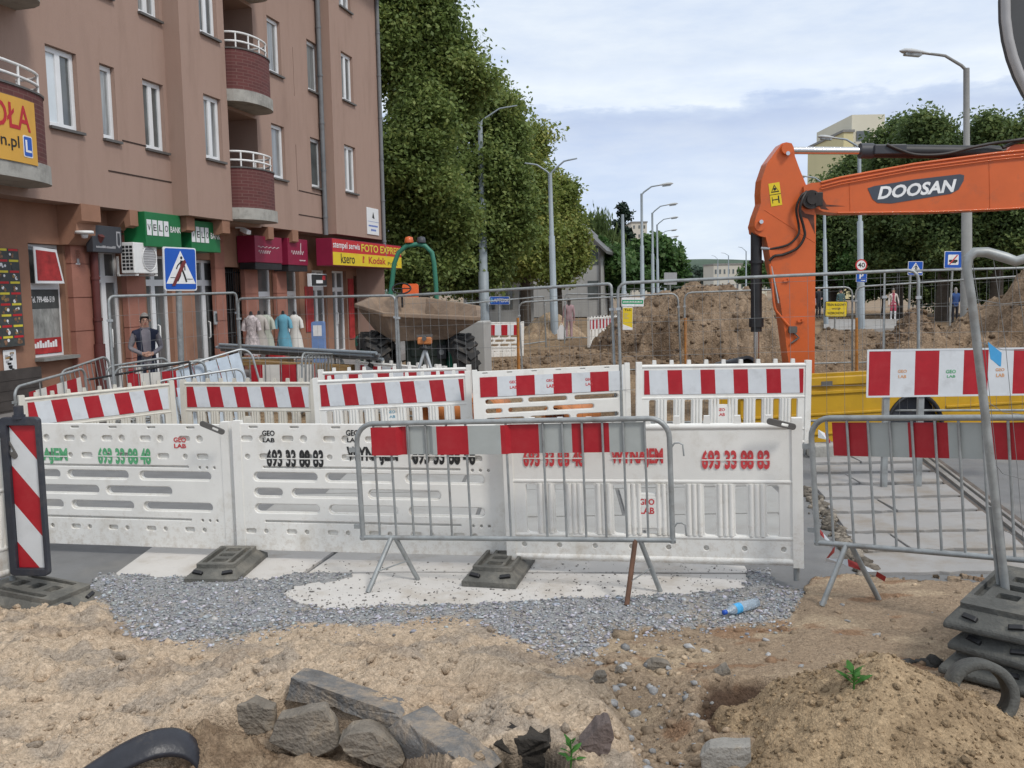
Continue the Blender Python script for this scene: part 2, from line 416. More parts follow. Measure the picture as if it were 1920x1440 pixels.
def text(mb, s, x0, x1, z0, z1, y, mi=0, T=None, bold=.0, shear=0.0, fit=True, thick=.0008):
    """writing fitted into the rectangle x0..x1, z0..z1, standing at y and facing -y"""
    key = (s, bold, shear)
    if key not in _font_cache:
        cu = bpy.data.curves.new('tmp', 'FONT'); cu.body = s; cu.size = 1; cu.offset = bold; cu.shear = shear
        cu.resolution_u = 3; cu.fill_mode = 'FRONT'
        me = curve_mesh(cu)
        _font_cache[key] = ([tuple(v.co) for v in me.vertices], [tuple(p.vertices) for p in me.polygons])
    V, Fc = _font_cache[key]
    if not V: return mb
    ax = min(p[0] for p in V); bx = max(p[0] for p in V); ay = min(p[1] for p in V); by = max(p[1] for p in V)
    sx = (x1 - x0) / (bx - ax); sz = (z1 - z0) / (by - ay)
    W = [(x0 + (p[0] - ax) * sx, y, z0 + (p[1] - ay) * sz) for p in V]
    return mb.add(W, Fc, mi, T)

def link_empty(name, Mw):
    o = bpy.data.objects.new(name, None); COL.objects.link(o); o.empty_display_size = .2
    o.matrix_world = Mw
    return o
def tag(o, label=None, cat=None, group=None, kind=None):
    if label: o['label'] = label
    if cat: o['category'] = cat
    if group: o['group'] = group
    if kind: o['kind'] = kind
    return o
def thing(name, label, cat, Mw, group=None):
    if isinstance(Mw, (tuple, Vector)): Mw = Matrix.Translation(Mw)
    return tag(link_empty(name, Mw), label, cat, group)
def children(o): return [c for c in bpy.data.objects if c.parent == o]
def copy_tree(o, parent=None):
    c = o.copy(); COL.objects.link(c)
    if parent: c.parent = parent
    for ch in list(o.children): copy_tree(ch, c)
    return c
def place(loc, rz=0.0, rx=0.0, ry=0.0, s=1.0):
    return Matrix.Translation(loc) @ Matrix.Rotation(rz, 4, 'Z') @ Matrix.Rotation(ry, 4, 'Y') @ Matrix.Rotation(rx, 4, 'X') @ Matrix.Scale(s, 4)
def span(a, b, lean=0.0):
    """frame at a with its x axis running to b, z up; returns matrix and length"""
    a = Vector(a); b = Vector(b); x = (b - a).normalized()
    y = Vector((0, 0, 1)).cross(x).normalized(); z = x.cross(y)
    m = Matrix((x, y, z)).transposed().to_4x4(); m.translation = a
    if lean: m = m @ Matrix.Rotation(lean, 4, 'X')
    return m, (b - a).length

# smooth value noise on arrays
def vnoise(x, y, seed=0):
    xi = np.floor(x).astype(np.int64); yi = np.floor(y).astype(np.int64)
    xf = x - xi; yf = y - yi
    def h(a, b):
        n = (a * 374761393 + b * 668265263 + seed * 1442695041) & 0x7fffffff
        n = ((n ^ (n >> 13)) * 1274126177) & 0x7fffffff
        return ((n ^ (n >> 16)) & 0xffff) / 65535.0
    u = xf * xf * (3 - 2 * xf); v = yf * yf * (3 - 2 * yf)
    return (h(xi, yi) * (1 - u) + h(xi + 1, yi) * u) * (1 - v) + (h(xi, yi + 1) * (1 - u) + h(xi + 1, yi + 1) * u) * v
def fbm(x, y, octv=5, seed=0, gain=.5):
    a = 0; amp = 1; tot = 0
    for i in range(octv):
        a = a + amp * vnoise(x, y, seed + i * 17); tot += amp
        amp *= gain; x = x * 2.03; y = y * 2.03
    return a / tot
def sstep(a, b, x):
    t = np.clip((x - a) / (b - a), 0, 1); return t * t * (3 - 2 * t)
def np_mesh(name, V, Q, mats, smooth=True, tint=None):
    me = bpy.data.meshes.new(name)
    V = np.asarray(V, dtype=np.float32); Q = np.asarray(Q, dtype=np.int32)
    k = Q.shape[1]
    me.vertices.add(len(V)); me.vertices.foreach_set('co', V.ravel())
    me.loops.add(Q.size); me.loops.foreach_set('vertex_index', Q.ravel())
    me.polygons.add(len(Q)); me.polygons.foreach_set('loop_start', np.arange(0, Q.size, k, dtype=np.int32))
    if smooth: me.polygons.foreach_set('use_smooth', np.ones(len(Q), dtype=bool))
    if tint is not None:
        at = me.attributes.new('tint', 'FLOAT_COLOR', 'POINT')
        c = np.ones((len(V), 4), dtype=np.float32); c[:, :3] = tint
        at.data.foreach_set('color', c.ravel())
    for m in mats: me.materials.append(M[m] if isinstance(m, str) else m)
    me.update(calc_edges=True); me.validate()
    return me
def grid_quads(nx, ny):
    i = np.arange(nx - 1)[None, :] + np.arange(ny - 1)[:, None] * nx
    i = i.ravel()
    return np.stack([i, i + 1, i + 1 + nx, i + nx], 1)
# ================================================================== THE SETTING: ground, roads, soil
VPU = 1350.0                                   # the street runs away towards this column
SD = Vector((math.sin(math.atan((VPU - 960) / F)), math.cos(math.atan((VPU - 960) / F)), 0))   # street direction
SN = Vector((SD.y, -SD.x, 0))                  # to the right of it

M['soil'] = attr_mat('soil', .97, .9, 26, .24, 9, .06)
M['sand'] = attr_mat('sand', .97, .9, 95, .22, 34)
M['stone'] = attr_mat('stone', .9, .4, 60, .2, 30)
M['asphalt'] = mat('asphalt', (.165, .165, .165), .92, .14, 3, .25, 130, dirt=(.25, .235, .21), dscale=.9, damt=.5, dthr=.5)
M['slab'] = mat('pale_slab', (.54, .515, .485), .93, .06, 2.5, .18, 120, dirt=(.36, .31, .25), dscale=2.2, damt=.75, dthr=.5)
M['slab_grey'] = mat('grey_slab', (.30, .29, .28), .93, .08, 2.5, .22, 120, dirt=(.235, .20, .16), dscale=1.8, damt=.8, dthr=.47)
M['slab_mid'] = mat('mid_slab', (.33, .325, .31), .93, .07, 2.5, .2, 120, dirt=(.24, .22, .20), dscale=1.3, damt=.6, dthr=.5)
M['paving'] = mat('paving', (.22, .205, .195), .9, .18, 5, .2, 50)
M['steel_rail'] = mat('steel_rail', (.34, .33, .31), .4, .2, 6, metal=.6)
M['dirt_base'] = mat('dirt_base', (.24, .175, .115), .97, .2, .8, .4, 30)
M['joint_dirt'] = mat('joint_dirt', (.12, .10, .085), .97, .3, 9, .3, 60)

def sheet(name, pts, z, m, thick=0.0):
    mb = MB()
    n = len(pts)
    if thick:
        V = [(p[0], p[1], z) for p in pts] + [(p[0], p[1], z - thick) for p in pts]
        a = sum(pts[i][0] * pts[(i + 1) % n][1] - pts[(i + 1) % n][0] * pts[i][1] for i in range(n))
        if a < 0: V = V[:n][::-1] + V[n:][::-1]
        mb.add(V, [tuple(range(n)), tuple(range(2 * n - 1, n - 1, -1))] + [(i, n + i, n + (i + 1) % n, (i + 1) % n) for i in range(n)])
    else:
        a = sum(pts[i][0] * pts[(i + 1) % n][1] - pts[(i + 1) % n][0] * pts[i][1] for i in range(n))
        V = [(p[0], p[1], z) for p in (pts if a > 0 else pts[::-1])]
        mb.add(V, [tuple(range(n))])
    o = mb.build(name, m)
    return tag(o, kind='structure')

sheet('ground', [(-900, -60), (900, -60), (900, 2500), (-900, 2500)], -.16, 'dirt_base')
sheet('road', [(-9, 5.6), (14, 5.6), (14, 12.9), (-9, 12.9)], 0.0, 'asphalt')

# ---- concrete slabs laid beside the barriers
def px_poly(pts, z=0): return [tuple(G(u, v, z)[:2]) for u, v in pts]
def add_slab(mb, pts, z, th=.03):
    n = len(pts)
    a = sum(pts[i][0] * pts[(i + 1) % n][1] - pts[(i + 1) % n][0] * pts[i][1] for i in range(n))
    if a < 0: pts = pts[::-1]
    V = [(p[0], p[1], z) for p in pts] + [(p[0], p[1], z - th) for p in pts]
    mb.add(V, [tuple(range(n)), tuple(range(2 * n - 1, n - 1, -1))] + [(i, n + i, n + (i + 1) % n, (i + 1) % n) for i in range(n)])
mb = MB()
for poly in ([(203, 1090), (286, 1030), (628, 1036), (566, 1080), (540, 1100)],
             [(640, 1036), (1396, 1066), (1404, 1079), (760, 1076), (578, 1079)],
             [(576, 1082), (760, 1079), (1404, 1082), (1422, 1114), (1180, 1128), (880, 1140), (610, 1150), (500, 1146)]):
    add_slab(mb, px_poly(poly), .022)
tag(mb.build('front_slabs', 'slab', bevel=.004), kind='structure')
mb = MB()
rng = random.Random(3)
ys = [7.32, 8.35, 9.5, 10.9, 12.4]
for j in range(4):
    xs = [-2.35 + rng.uniform(-.2, .2) + j * .12, -.55 + rng.uniform(-.3, .3), 1.15 + rng.uniform(-.3, .3)]
    xe = XC(1515 - 12 * j, ys[j], 0)
    xs.append(xe)
    for i in range(3):
        g = .02
        add_slab(mb, [(xs[i] + g, ys[j] + g), (xs[i + 1] - g, ys[j] + g), (xs[i + 1] - g + .06, ys[j + 1] - g), (xs[i] + g + .06, ys[j + 1] - g)], .018 + rng.uniform(0, .004))
tag(mb.build('concrete_paving', 'slab_mid', bevel=.004), kind='structure')

# ---- tramway slabs on the right, with the grooved rail
rail_a = G(1728, 858); rail_b = G(1925, 1014)
rd = (rail_a - rail_b).normalized()
mb = MB()
def jag(a, b, n, amp, rs):
    return [tuple((a + (b - a) * (i / n) + Vector((rs.uniform(-amp, amp), rs.uniform(-amp, amp), 0)))[:2]) for i in range(n + 1)]
vlines = [1083, 1040, 1003, 965, 938, 912, 890, 872, 856]
for k in range(len(vlines) - 1):
    y0 = G(1600, vlines[k] - 2.8).y; y1 = G(1600, vlines[k + 1] + 2.8).y
    xl0 = XC(1640 - (1083 - vlines[k]) * .66 if vlines[k] > 935 else 1528, y0); xl1 = XC(1640 - (1083 - vlines[k + 1]) * .66 if vlines[k + 1] > 935 else 1528, y1)
    t0 = (y0 - rail_b.y) / rd.y; t1 = (y1 - rail_b.y) / rd.y
    xr0 = rail_b.x + rd.x * t0 - .10; xr1 = rail_b.x + rd.x * t1 - .10
    xm = (xl0 + xr0) / 2 + rng.uniform(-.3, .3)
    if k % 2 == 0:
        A = jag(Vector((xl0, y0, 0)), Vector((xr0, y0, 0)), 14, .02, rng); Bq = jag(Vector((xr1, y1, 0)), Vector((xl1, y1, 0)), 14, .02, rng)
        add_slab(mb, A + Bq, .024)
    else:
        A = jag(Vector((xl0, y0, 0)), Vector((xm, y0, 0)), 8, .02, rng); Bq = jag(Vector((xm, y1, 0)), Vector((xl1, y1, 0)), 8, .02, rng)
        add_slab(mb, A + Bq, .024)
        A = jag(Vector((xm + .018, y0, 0)), Vector((xr0, y0, 0)), 8, .02, rng); Bq = jag(Vector((xr1, y1, 0)), Vector((xm + .018, y1, 0)), 8, .02, rng)
        add_slab(mb, A + Bq, .027)
tag(mb.build('tramway_slabs', 'slab_grey', bevel=.006), kind='structure')
mb = MB()
for off, wd, zt in ((0, .055, .034), (.085, .03, .030)):
    a = rail_b - rd * 2.5 + SN * off; b = rail_a + rd * 1.6 + SN * off
    Tm, ln = span(a, b)
    mb.box(0, ln, -wd / 2, wd / 2, -.05, zt, 0, Tm)
tag(mb.build('tram_rail', 'steel_rail', bevel=.004), kind='structure')
mb = MB()
for sgn, off in ((0, -.085), (1, .14)):
    a = rail_b - rd * 2.5 + SN * off; b = rail_a + rd * 1.6 + SN * off
    Tm, ln = span(a, b)
    mb.box(0, ln, -.03, .03, -.05, .012, 0, Tm)
tag(mb.build('rail_joint', 'joint_dirt'), kind='structure')

# ---- foreground: sand, gravel, trodden dirt in one heightfield
VSX = [-400, 0, 155, 200, 215, 250, 340, 520, 560, 700, 860, 950, 1010, 1060, 1100, 1150, 1250, 1400, 1480, 1500, 1520, 1600, 1700, 2300]
VSY = [1120, 1114, 1120, 1136, 1165, 1196, 1212, 1194, 1174, 1180, 1170, 1195, 1222, 1242, 1236, 1200, 1190, 1180, 1165, 1130, 1092, 1086, 1090, 1085]
GRAV = np.array([(180, 1082), (372, 1091), (500, 1092), (575, 1080), (660, 1080), (640, 1094), (560, 1106), (535, 1120), (556, 1138), (618, 1149), (880, 1139),
                 (1180, 1127), (1270, 1122), (1330, 1118), (1385, 1108), (1400, 1078), (1440, 1074), (1462, 1108), (1500, 1112), (1530, 1180), (1400, 1300), (0, 1300), (150, 1130)], float)
def inpoly(px, py, poly):
    c = np.zeros(px.shape, bool); n = len(poly); j = n - 1
    for i in range(n):
        xi, yi = poly[i]; xj, yj = poly[j]
        c ^= ((yi > py) != (yj > py)) & (px < (xj - xi) * (py - yi) / (yj - yi + 1e-9) + xi)
        j = i
    return c
def lumps(x, y):
    a = fbm(x * 3.2, y * 3.2, 3, 3) - .5
    b = fbm(x * 11, y * 11, 4, 5) - .5
    c = np.abs(fbm(x * 24, y * 24, 3, 9) - .5)
    d = fbm(x * 58, y * 58, 3, 21) - .5
    return a, b, c, d
SCARP = None
def near_ground(x, y):
    """height, tint and zone of the foreground"""
    u, v = uv_of(x, y, np.zeros_like(x))
    nz = (fbm(x * 4.5, y * 4.5, 4, 31) - .5)
    nz2 = (fbm(x * 16, y * 16, 3, 37) - .5)
    un = u + nz * 60 + nz2 * 25; vn = v + nz * 26 + nz2 * 16
    d = vn - np.interp(u, VSX, VSY)
    sand = d > 0
    grav = inpoly(u + nz * 22 + nz2 * 16, v + nz * 7 + nz2 * 8, GRAV)
    a, b, c, dd = lumps(x, y)
    ub = 1075 + (v - 1235) * .42
    wr = sstep(-50, 70, u - ub + nz * 90)
    hs = .026 + .20 * sstep(0, 150, d) * (1 - .45 * sstep(500, 60, u)) + a * .13 * sstep(0, 90, d) + (b * .075 + c * .06 + dd * .034) * sstep(-5, 40, d)
    hb = .024 + .035 * sstep(0, 120, d) + a * .035 * sstep(0, 60, d) + (b * .04 + c * .034 + dd * .02) * sstep(0, 40, d) * (.4 + .65 * sstep(1520, 1250, u))
    gully = np.exp(-((u - ub - 70) / 75) ** 2) * sstep(1240, 1330, v) * .075
    h = hs * (1 - wr) + hb * wr - gully
    # dark damp hollow by the right heap
    e = ((un - 1425) / 125) ** 2 + ((vn - 1356) / 52) ** 2
    hollow = np.clip(1.25 - e, 0, 1)
    h = h - .075 * hollow + np.exp(-((e - 1.25) / .35) ** 2) * .03 + b * .05 * hollow
    # broken edge of the old paving: the ground in front of it lies lower
    if SCARP is not None:
        ye = np.interp(x, SCARP[0], SCARP[1])
        h = h - .17 * sstep(-.005, .05, ye - y) * sstep(SCARP[0][0] - .25, SCARP[0][0] + .02, x) * sstep(SCARP[0][-1] + .12, SCARP[0][-1] - .02, x)
    # burrow at the lower middle
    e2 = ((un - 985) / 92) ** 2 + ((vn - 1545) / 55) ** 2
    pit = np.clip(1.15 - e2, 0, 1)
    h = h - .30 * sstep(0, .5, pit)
    hg = .034 + a * .012 + b * .012 + dd * .012
    H = np.where(sand, h, np.where(grav, hg, -.10))
    # colours
    k = np.stack([np.ones_like(x)] * 3, -1)
    cs = np.array((.525, .415, .305)) * k; cb = np.array((.33, .25, .175)) * k; cg = np.array((.34, .345, .35)) * k
    mg = sstep(.50, .66, fbm(x * 5, y * 5, 5, 41) + .10 * np.exp(-((u - 230) / 150) ** 2 - ((v - 1270) / 60) ** 2))[..., None]   # gravel trodden into the sand
    cs = cs * (1 - .5 * mg) + np.array((.27, .245, .22)) * .5 * mg
    dark = sstep(.52, .68, fbm(x * 2.6, y * 2.6, 5, 45))[..., None]
    cs = cs * (1 - .3 * dark) + np.array((.34, .235, .15)) * .3 * dark
    pale = sstep(.50, .64, fbm(x * 2.2 + 3, y * 4.5, 5, 51))[..., None]
    cb = cb * (1 - .75 * pale) + np.array((.46, .36, .25)) * .75 * pale
    red = sstep(.64, .72, fbm(x * 3 + 9, y * 7, 4, 57))[..., None]
    cb = cb * (1 - .55 * red) + np.array((.24, .12, .06)) * .55 * red
    ct = cs * (1 - wr[..., None]) + cb * wr[..., None]
    if SCARP is not None:
        lw = (sstep(-.01, .06, np.interp(x, SCARP[0], SCARP[1]) - y) * sstep(SCARP[0][0] - .3, SCARP[0][0], x) * sstep(SCARP[0][-1] + .1, SCARP[0][-1], x))[..., None] * .8
        ct = ct * (1 - lw) + np.array((.30, .22, .15)) * lw
    hw = sstep(.05, .5, hollow)[..., None]
    ct = ct * (1 - hw) + np.array((.085, .055, .038)) * hw
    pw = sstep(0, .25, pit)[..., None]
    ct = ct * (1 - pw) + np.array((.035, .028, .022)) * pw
    dust = sstep(.46, .62, fbm(x * 6 + 2, y * 6, 4, 61))[..., None] * sstep(-110, -10, d)[..., None]
    cg = cg * (1 - .6 * dust) + np.array((.38, .32, .25)) * .6 * dust
    col = np.where(sand[..., None], ct, cg)
    return H, col, sand, grav, wr, u, v, d
def GT(u, v):
    """where the view through a photo pixel meets the foreground soil"""
    d = ray(u, v); t = np.linspace(2.6, 7.3, 480) / d.y
    x, y, z = d.x * t, d.y * t, EYE + d.z * t
    H = np.maximum(near_ground(x, y)[0], -.02)
    i = int(np.argmax(z <= H)) if (z <= H).any() else len(t) - 1
    return Vector((x[i], y[i], max(H[i], z[i])))
ed = [GT(u, v) for u, v in ((428, 1322), (546, 1284), (640, 1316), (738, 1350), (800, 1396), (850, 1430), (905, 1468))]
SCARP = (np.array([p.x for p in ed]), np.array([p.y for p in ed]))
nx, ny = 760, 300
gx = np.linspace(-6.0, 6.0, nx); gy = 2.7 + (7.35 - 2.7) * np.linspace(0, 1, ny) ** 1.15
X2, Y2 = np.meshgrid(gx, gy)
Hh, Cc, *_ = near_ground(X2.ravel(), Y2.ravel())
me = np_mesh('sand_ground', np.stack([X2.ravel(), Y2.ravel(), Hh], 1), grid_quads(nx, ny), ['sand'], True, Cc)
o = bpy.data.objects.new('sand_ground', me); COL.objects.link(o); tag(o, kind='structure')
def hz(x, y):
    return float(near_ground(np.array([x]), np.array([y]))[0][0])

# ---- loose stones: nobody could count them
ICO = bmesh.new(); bmesh.ops.create_icosphere(ICO, subdivisions=1, radius=1)
ICV = np.array([v.co[:] for v in ICO.verts]); ICF = np.array([[v.index for v in f.verts] for f in ICO.faces]); ICO.free()
def stones(name, pos, size, flat, cols, m, label, cat):
    k = len(pos)
    rs = np.random.default_rng(len(pos))
    V = np.repeat(ICV[None], k, 0) * (1 + rs.uniform(-.28, .28, (k, len(ICV), 1)))
    sc3 = np.stack([rs.uniform(.7, 1.35, k), rs.uniform(.6, 1.1, k), np.asarray(flat) * rs.uniform(.7, 1.2, k)], 1) * size[:, None]
    V = V * sc3[:, None, :]
    a = rs.uniform(0, 6.28, k); t = rs.normal(0, .35, k)
    ca, sa, ct, st = np.cos(a), np.sin(a), np.cos(t), np.sin(t)
    x, y, z = V[..., 0], V[..., 1], V[..., 2]
    y, z = y * ct[:, None] - z * st[:, None], y * st[:, None] + z * ct[:, None]
    x, y = x * ca[:, None] - y * sa[:, None], x * sa[:, None] + y * ca[:, None]
    V = np.stack([x, y, z], -1) + pos[:, None, :]
    Q = (ICF[None] + (np.arange(k) * len(ICV))[:, None, None]).reshape(-1, 3)
    tint = np.repeat(cols[:, None, :], len(ICV), 1).reshape(-1, 3)
    me = np_mesh(name, V.reshape(-1, 3), Q, [m], False, tint)
    ob = bpy.data.objects.new(name, me); COL.objects.link(ob)
    return tag(ob, label, cat, kind='stuff')
def pick(n, test, u0, u1, v0, v1, seed):
    rs = np.random.default_rng(seed)
    u = rs.uniform(u0, u1, n); v = rs.uniform(v0, v1, n)
    pts = np.array([G(a, b)[:] for a, b in zip(u, v)])
    H, Cq, sand, grav, wr, uu, vv, d = near_ground(pts[:, 0].copy(), pts[:, 1].copy())
    ok = test(sand, grav, wr, uu, vv, d)
    pts[:, 2] = H
    return pts[ok], Cq[ok]
rs = np.random.default_rng(11)
p, cq = pick(22000, lambda s, g, wr, u, v, d: (g & ~s) | (s & (d < 26) & (u < 1500) & (u > 180) & (rs.uniform(0, 1, len(u)) < .5 * np.exp(-d / 9))), 150, 1540, 1070, 1260, 1)
sz = rs.gamma(1.9, .0027, len(p)) + .0025
cc = np.array((.315, .328, .35)) * rs.uniform(.55, 1.65, (len(p), 1)) * np.stack([rs.uniform(.92, 1.12, len(p)), np.ones(len(p)), rs.uniform(.9, 1.1, len(p))], 1)
stones('loose_gravel', p + (0, 0, .004), sz, .45, cc, 'stone', 'blue grey crushed stone chippings spread along the edge of the white slab', 'gravel')
p, cq = pick(7000, lambda s, g, wr, u, v, d: s & (rs.uniform(0, 1, len(u)) < .06 + .3 * (fbm(u / 90, v / 40, 3, 5) > .55)) & (wr < .5), -150, 1250, 1115, 1520, 2)
sz = rs.gamma(2, .0055, len(p)) + .004
big = rs.uniform(0, 1, len(p)) < .045
sz[big] *= 2.8
stones('sand_lumps', p - (0, 0, .002), sz, .75, cq * rs.uniform(.75, 1.12, (len(p), 1)), 'sand', 'damp lumps of sand crumbled over the foreground sand bank', 'sand lumps')
p, cq = pick(5000, lambda s, g, wr, u, v, d: s & (wr > .4) & (rs.uniform(0, 1, len(u)) < np.where(u < 1330, .6, .09)), 1040, 2000, 1100, 1500, 3)
sz = rs.gamma(2, .0062, len(p)) + .004
mixc = np.where(rs.uniform(0, 1, (len(p), 1)) < .3, np.array((.36, .36, .36)) * rs.uniform(.6, 1.2, (len(p), 1)), cq * rs.uniform(.55, 1.15, (len(p), 1)))
stones('rubble', p, sz, .6, mixc, 'stone', 'brown and grey pebbles strewn over the trodden dirt', 'rubble')
p = np.array([G(u, v, .03)[:] for u, v in zip(rs.uniform(530, 1410, 1500), 1150 - 95 * rs.uniform(0, 1, 1500) ** 1.9 - rs.uniform(0, 6, 1500))])
stones('chippings', p - (0, 0, .005), rs.gamma(1.6, .0022, len(p)) + .0015, .5, np.array((.22, .21, .20)) * rs.uniform(.5, 1.6, (len(p), 1)), 'stone', 'dark stone chips scattered on the white concrete slab', 'chippings')
pr = []
for k in range(520):
    t = rs.uniform(0, 1) ** .8
    pr.append(G(1512 + (1628 - 1512) * t + rs.normal(0, 7), 915 + (1078 - 915) * t + rs.normal(0, 5), .01)[:])
pr = np.array(pr)
stones('broken_edge', pr, rs.gamma(2, .009, len(pr)) + .006, .7, np.array((.17, .15, .125)) * rs.uniform(.5, 1.7, (len(pr), 1)), 'stone', 'crumbled dark edge of broken concrete beside the tramway slabs', 'debris')

# ---- excavated ground behind the barriers
nx, ny = 260, 220
gx = np.linspace(-16, 30, nx); gy = 12.6 + (70 - 12.6) * np.linspace(0, 1, ny) ** 1.6
X2, Y2 = np.meshgrid(gx, gy); x = X2.ravel(); y = Y2.ravel()
near = sstep(12.6, 15.5, y)
Hh = -.06 + near * ((fbm(x * .5, y * .5, 4, 71) - .5) * .5 + (fbm(x * 2.2, y * 2.2, 4, 73) - .5) * .22 + (fbm(x * 7, y * 7, 3, 75) - .5) * .10) * np.where(y > 45, .4, 1)
tn = sstep(.45, .62, fbm(x * .8, y * .8, 4, 77))[:, None]
Cc = np.array((.30, .215, .135)) * (1 - tn) + np.array((.21, .145, .09)) * tn
me = np_mesh('excavated_ground', np.stack([x, y, Hh], 1), grid_quads(nx, ny), ['soil'], True, Cc)
o = bpy.data.objects.new('excavated_ground', me); COL.objects.link(o); tag(o, kind='structure')

def soil_heap(name, cx, cy, rx, ry, h, label, cat, rz=0, seed=1, col=(.285, .21, .145), col2=(.21, .15, .10), power=1.0, n=120, rough=1.0, base=-.1, ext=1.25, mname='soil', lump=1.0, expo=1.25):
    g = np.linspace(-ext, ext, n)
    A, B = np.meshgrid(g, g)
    x = A.ravel() * rx; y = B.ravel() * ry
    xr = x * math.cos(rz) - y * math.sin(rz) + cx; yr = x * math.sin(rz) + y * math.cos(rz) + cy
    q = max(rx, ry)
    r = np.sqrt(A.ravel() ** 2 + B.ravel() ** 2) * (1 + (fbm(xr * 1.6 / q * 2, yr * 1.6 / q * 2, 3, seed) - .5) * .55)
    z = h * np.clip(1 - np.clip(r, 0, 3) ** expo, -.3, 1)
    z = np.where(z > 0, h * (np.maximum(z, 0) / h) ** power, z)
    k = sstep(-.05, .25, z / h)
    z = z + k * rough * ((fbm(xr * 2.2 / q * 3, yr * 2.2 / q * 3, 4, seed + 3) - .5) * .28 * h + (fbm(xr * 30 / q, yr * 30 / q, 4, seed + 5) - .5) * .14 * h * lump
                         + (fbm(xr * 75 / q, yr * 75 / q, 3, seed + 8) - .5) * .06 * h * lump)
    tn = sstep(.42, .62, fbm(xr * 4 / q, yr * 4 / q + z * 3 / q, 5, seed + 7))[:, None]
    C2 = np.array(col) * (1 - tn) + np.array(col2) * tn
    V = np.stack([xr - cx, yr - cy, z], 1)
    me = np_mesh(name, V, grid_quads(n, n), [mname], True, C2)
    ob = bpy.data.objects.new(name, me); COL.objects.link(ob); ob.location = (cx, cy, base)
    return tag(ob, label, cat)
soil_heap('soil_heap', XC(1325, 26.5), 26.5, 3.4, 3.2, 2.18, 'big brown spoil heap rising behind the orange excavator arm and mesh fence', 'soil heap', seed=3, power=.5, n=170)
soil_heap('soil_heap', XC(1590, 25), 25, 4.0, 2.2, .95, 'low lumpy bank of dug soil below the yellow warning sign and the walker in red', 'soil heap', seed=9, power=.7, n=140, col=(.26, .19, .13))
soil_heap('soil_heap', XC(1718, 23.5), 23.5, 1.3, 1.2, 1.45, 'small pointed peak of soil between the fence posts by the blue jacketed man', 'soil heap', seed=14, n=90, col=(.27, .195, .135))
soil_heap('soil_heap', XC(2085, 18.5), 18.5, 4.3, 3.2, 3.2, 'tall spoil heap cut off by the right edge behind the leaning fence', 'soil heap', seed=21, n=150, col=(.30, .22, .15), rough=.7)
soil_heap('sand_heap', XC(1034, 41), 41, 1.6, 1.3, 1.15, 'small pale sand heap beside the woman in pink', 'sand heap', seed=27, n=70, col=(.40, .30, .20), col2=(.33, .24, .16), rough=.6)
soil_heap('soil_heap', XC(1090, 24), 24, 3.6, 2.2, .62, 'flat spread of brown soil in front of the woman in pink', 'soil heap', seed=33, n=100, col=(.30, .215, .14))
hp = []; hc = []
rs = np.random.default_rng(31)
for ob in [q for q in bpy.data.objects if q.name.startswith('soil_heap')]:
    nv = len(ob.data.vertices); co = np.zeros(nv * 3, dtype=np.float32); ob.data.vertices.foreach_get('co', co); co = co.reshape(-1, 3)
    at = np.zeros(nv * 4, dtype=np.float32); ob.data.attributes['tint'].data.foreach_get('color', at); at = at.reshape(-1, 4)[:, :3]
    ok = np.where(co[:, 2] > .06)[0]; ii = rs.choice(ok, min(len(ok), 900), replace=False)
    hp.append(co[ii] + np.array(ob.location)); hc.append(at[ii])
hp = np.concatenate(hp); hc = np.concatenate(hc)
stones('soil_clods', hp, rs.gamma(1.5, .022, len(hp)) + .010, .7, hc * rs.uniform(.62, 1.25, (len(hp), 1)), 'soil', 'clods and stones lying over the brown spoil heaps', 'clods')
pk = P(1640, 1243, 3.98)
soil_heap('sand_heap', pk.x + .05, 3.98, .78, .80, pk.z + .05, 'yellowish sandy heap in the right foreground below the small green weed', 'sand heap', seed=41, n=190,
          col=(.40, .295, .185), col2=(.31, .225, .14), power=1.0, rough=.42, expo=1.05, base=-.01, mname='sand', lump=.62)

hb_ = bpy.data.objects[-1] if False else None
for ob in [q for q in bpy.data.objects if q.get('label', '').startswith('yellowish sandy heap')]:
    nv = len(ob.data.vertices); co = np.zeros(nv * 3, dtype=np.float32); ob.data.vertices.foreach_get('co', co); co = co.reshape(-1, 3)
    at = np.zeros(nv * 4, dtype=np.float32); ob.data.attributes['tint'].data.foreach_get('color', at); at = at.reshape(-1, 4)[:, :3]
    ok = np.where(co[:, 2] > .0)[0]; ii = rs.choice(ok, 4200, replace=True)
    sz = rs.gamma(1.5, .0028, len(ii)) + .002; sz[:60] *= 2.2
    stones('sand_crumbs', co[ii] + np.array(ob.location) + rs.normal(0, .004, (len(ii), 3)), sz, .8, at[ii] * rs.uniform(.6, 1.25, (len(ii), 1)), 'sand', 'crumbs of sandy soil lying over the right foreground heap', 'sand lumps')
x = GT(398, 1446)
soil_heap('soil_heap', x.x, x.y, .34, .2, .25, 'crumbly brown mound of sand at the bottom edge left of the broken asphalt', 'soil heap', seed=51, n=80, col=(.31, .23, .155), col2=(.23, .165, .11), base=x.z - .04, rough=1.2, mname='sand')
x = GT(560, 1452)
soil_heap('soil_heap', x.x, x.y, .3, .16, .10, 'low brown mound of sand below the muddy asphalt blocks', 'soil heap', seed=57, n=80, col=(.31, .23, .155), col2=(.23, .165, .11), base=x.z - .03, rough=1.3, mname='sand')
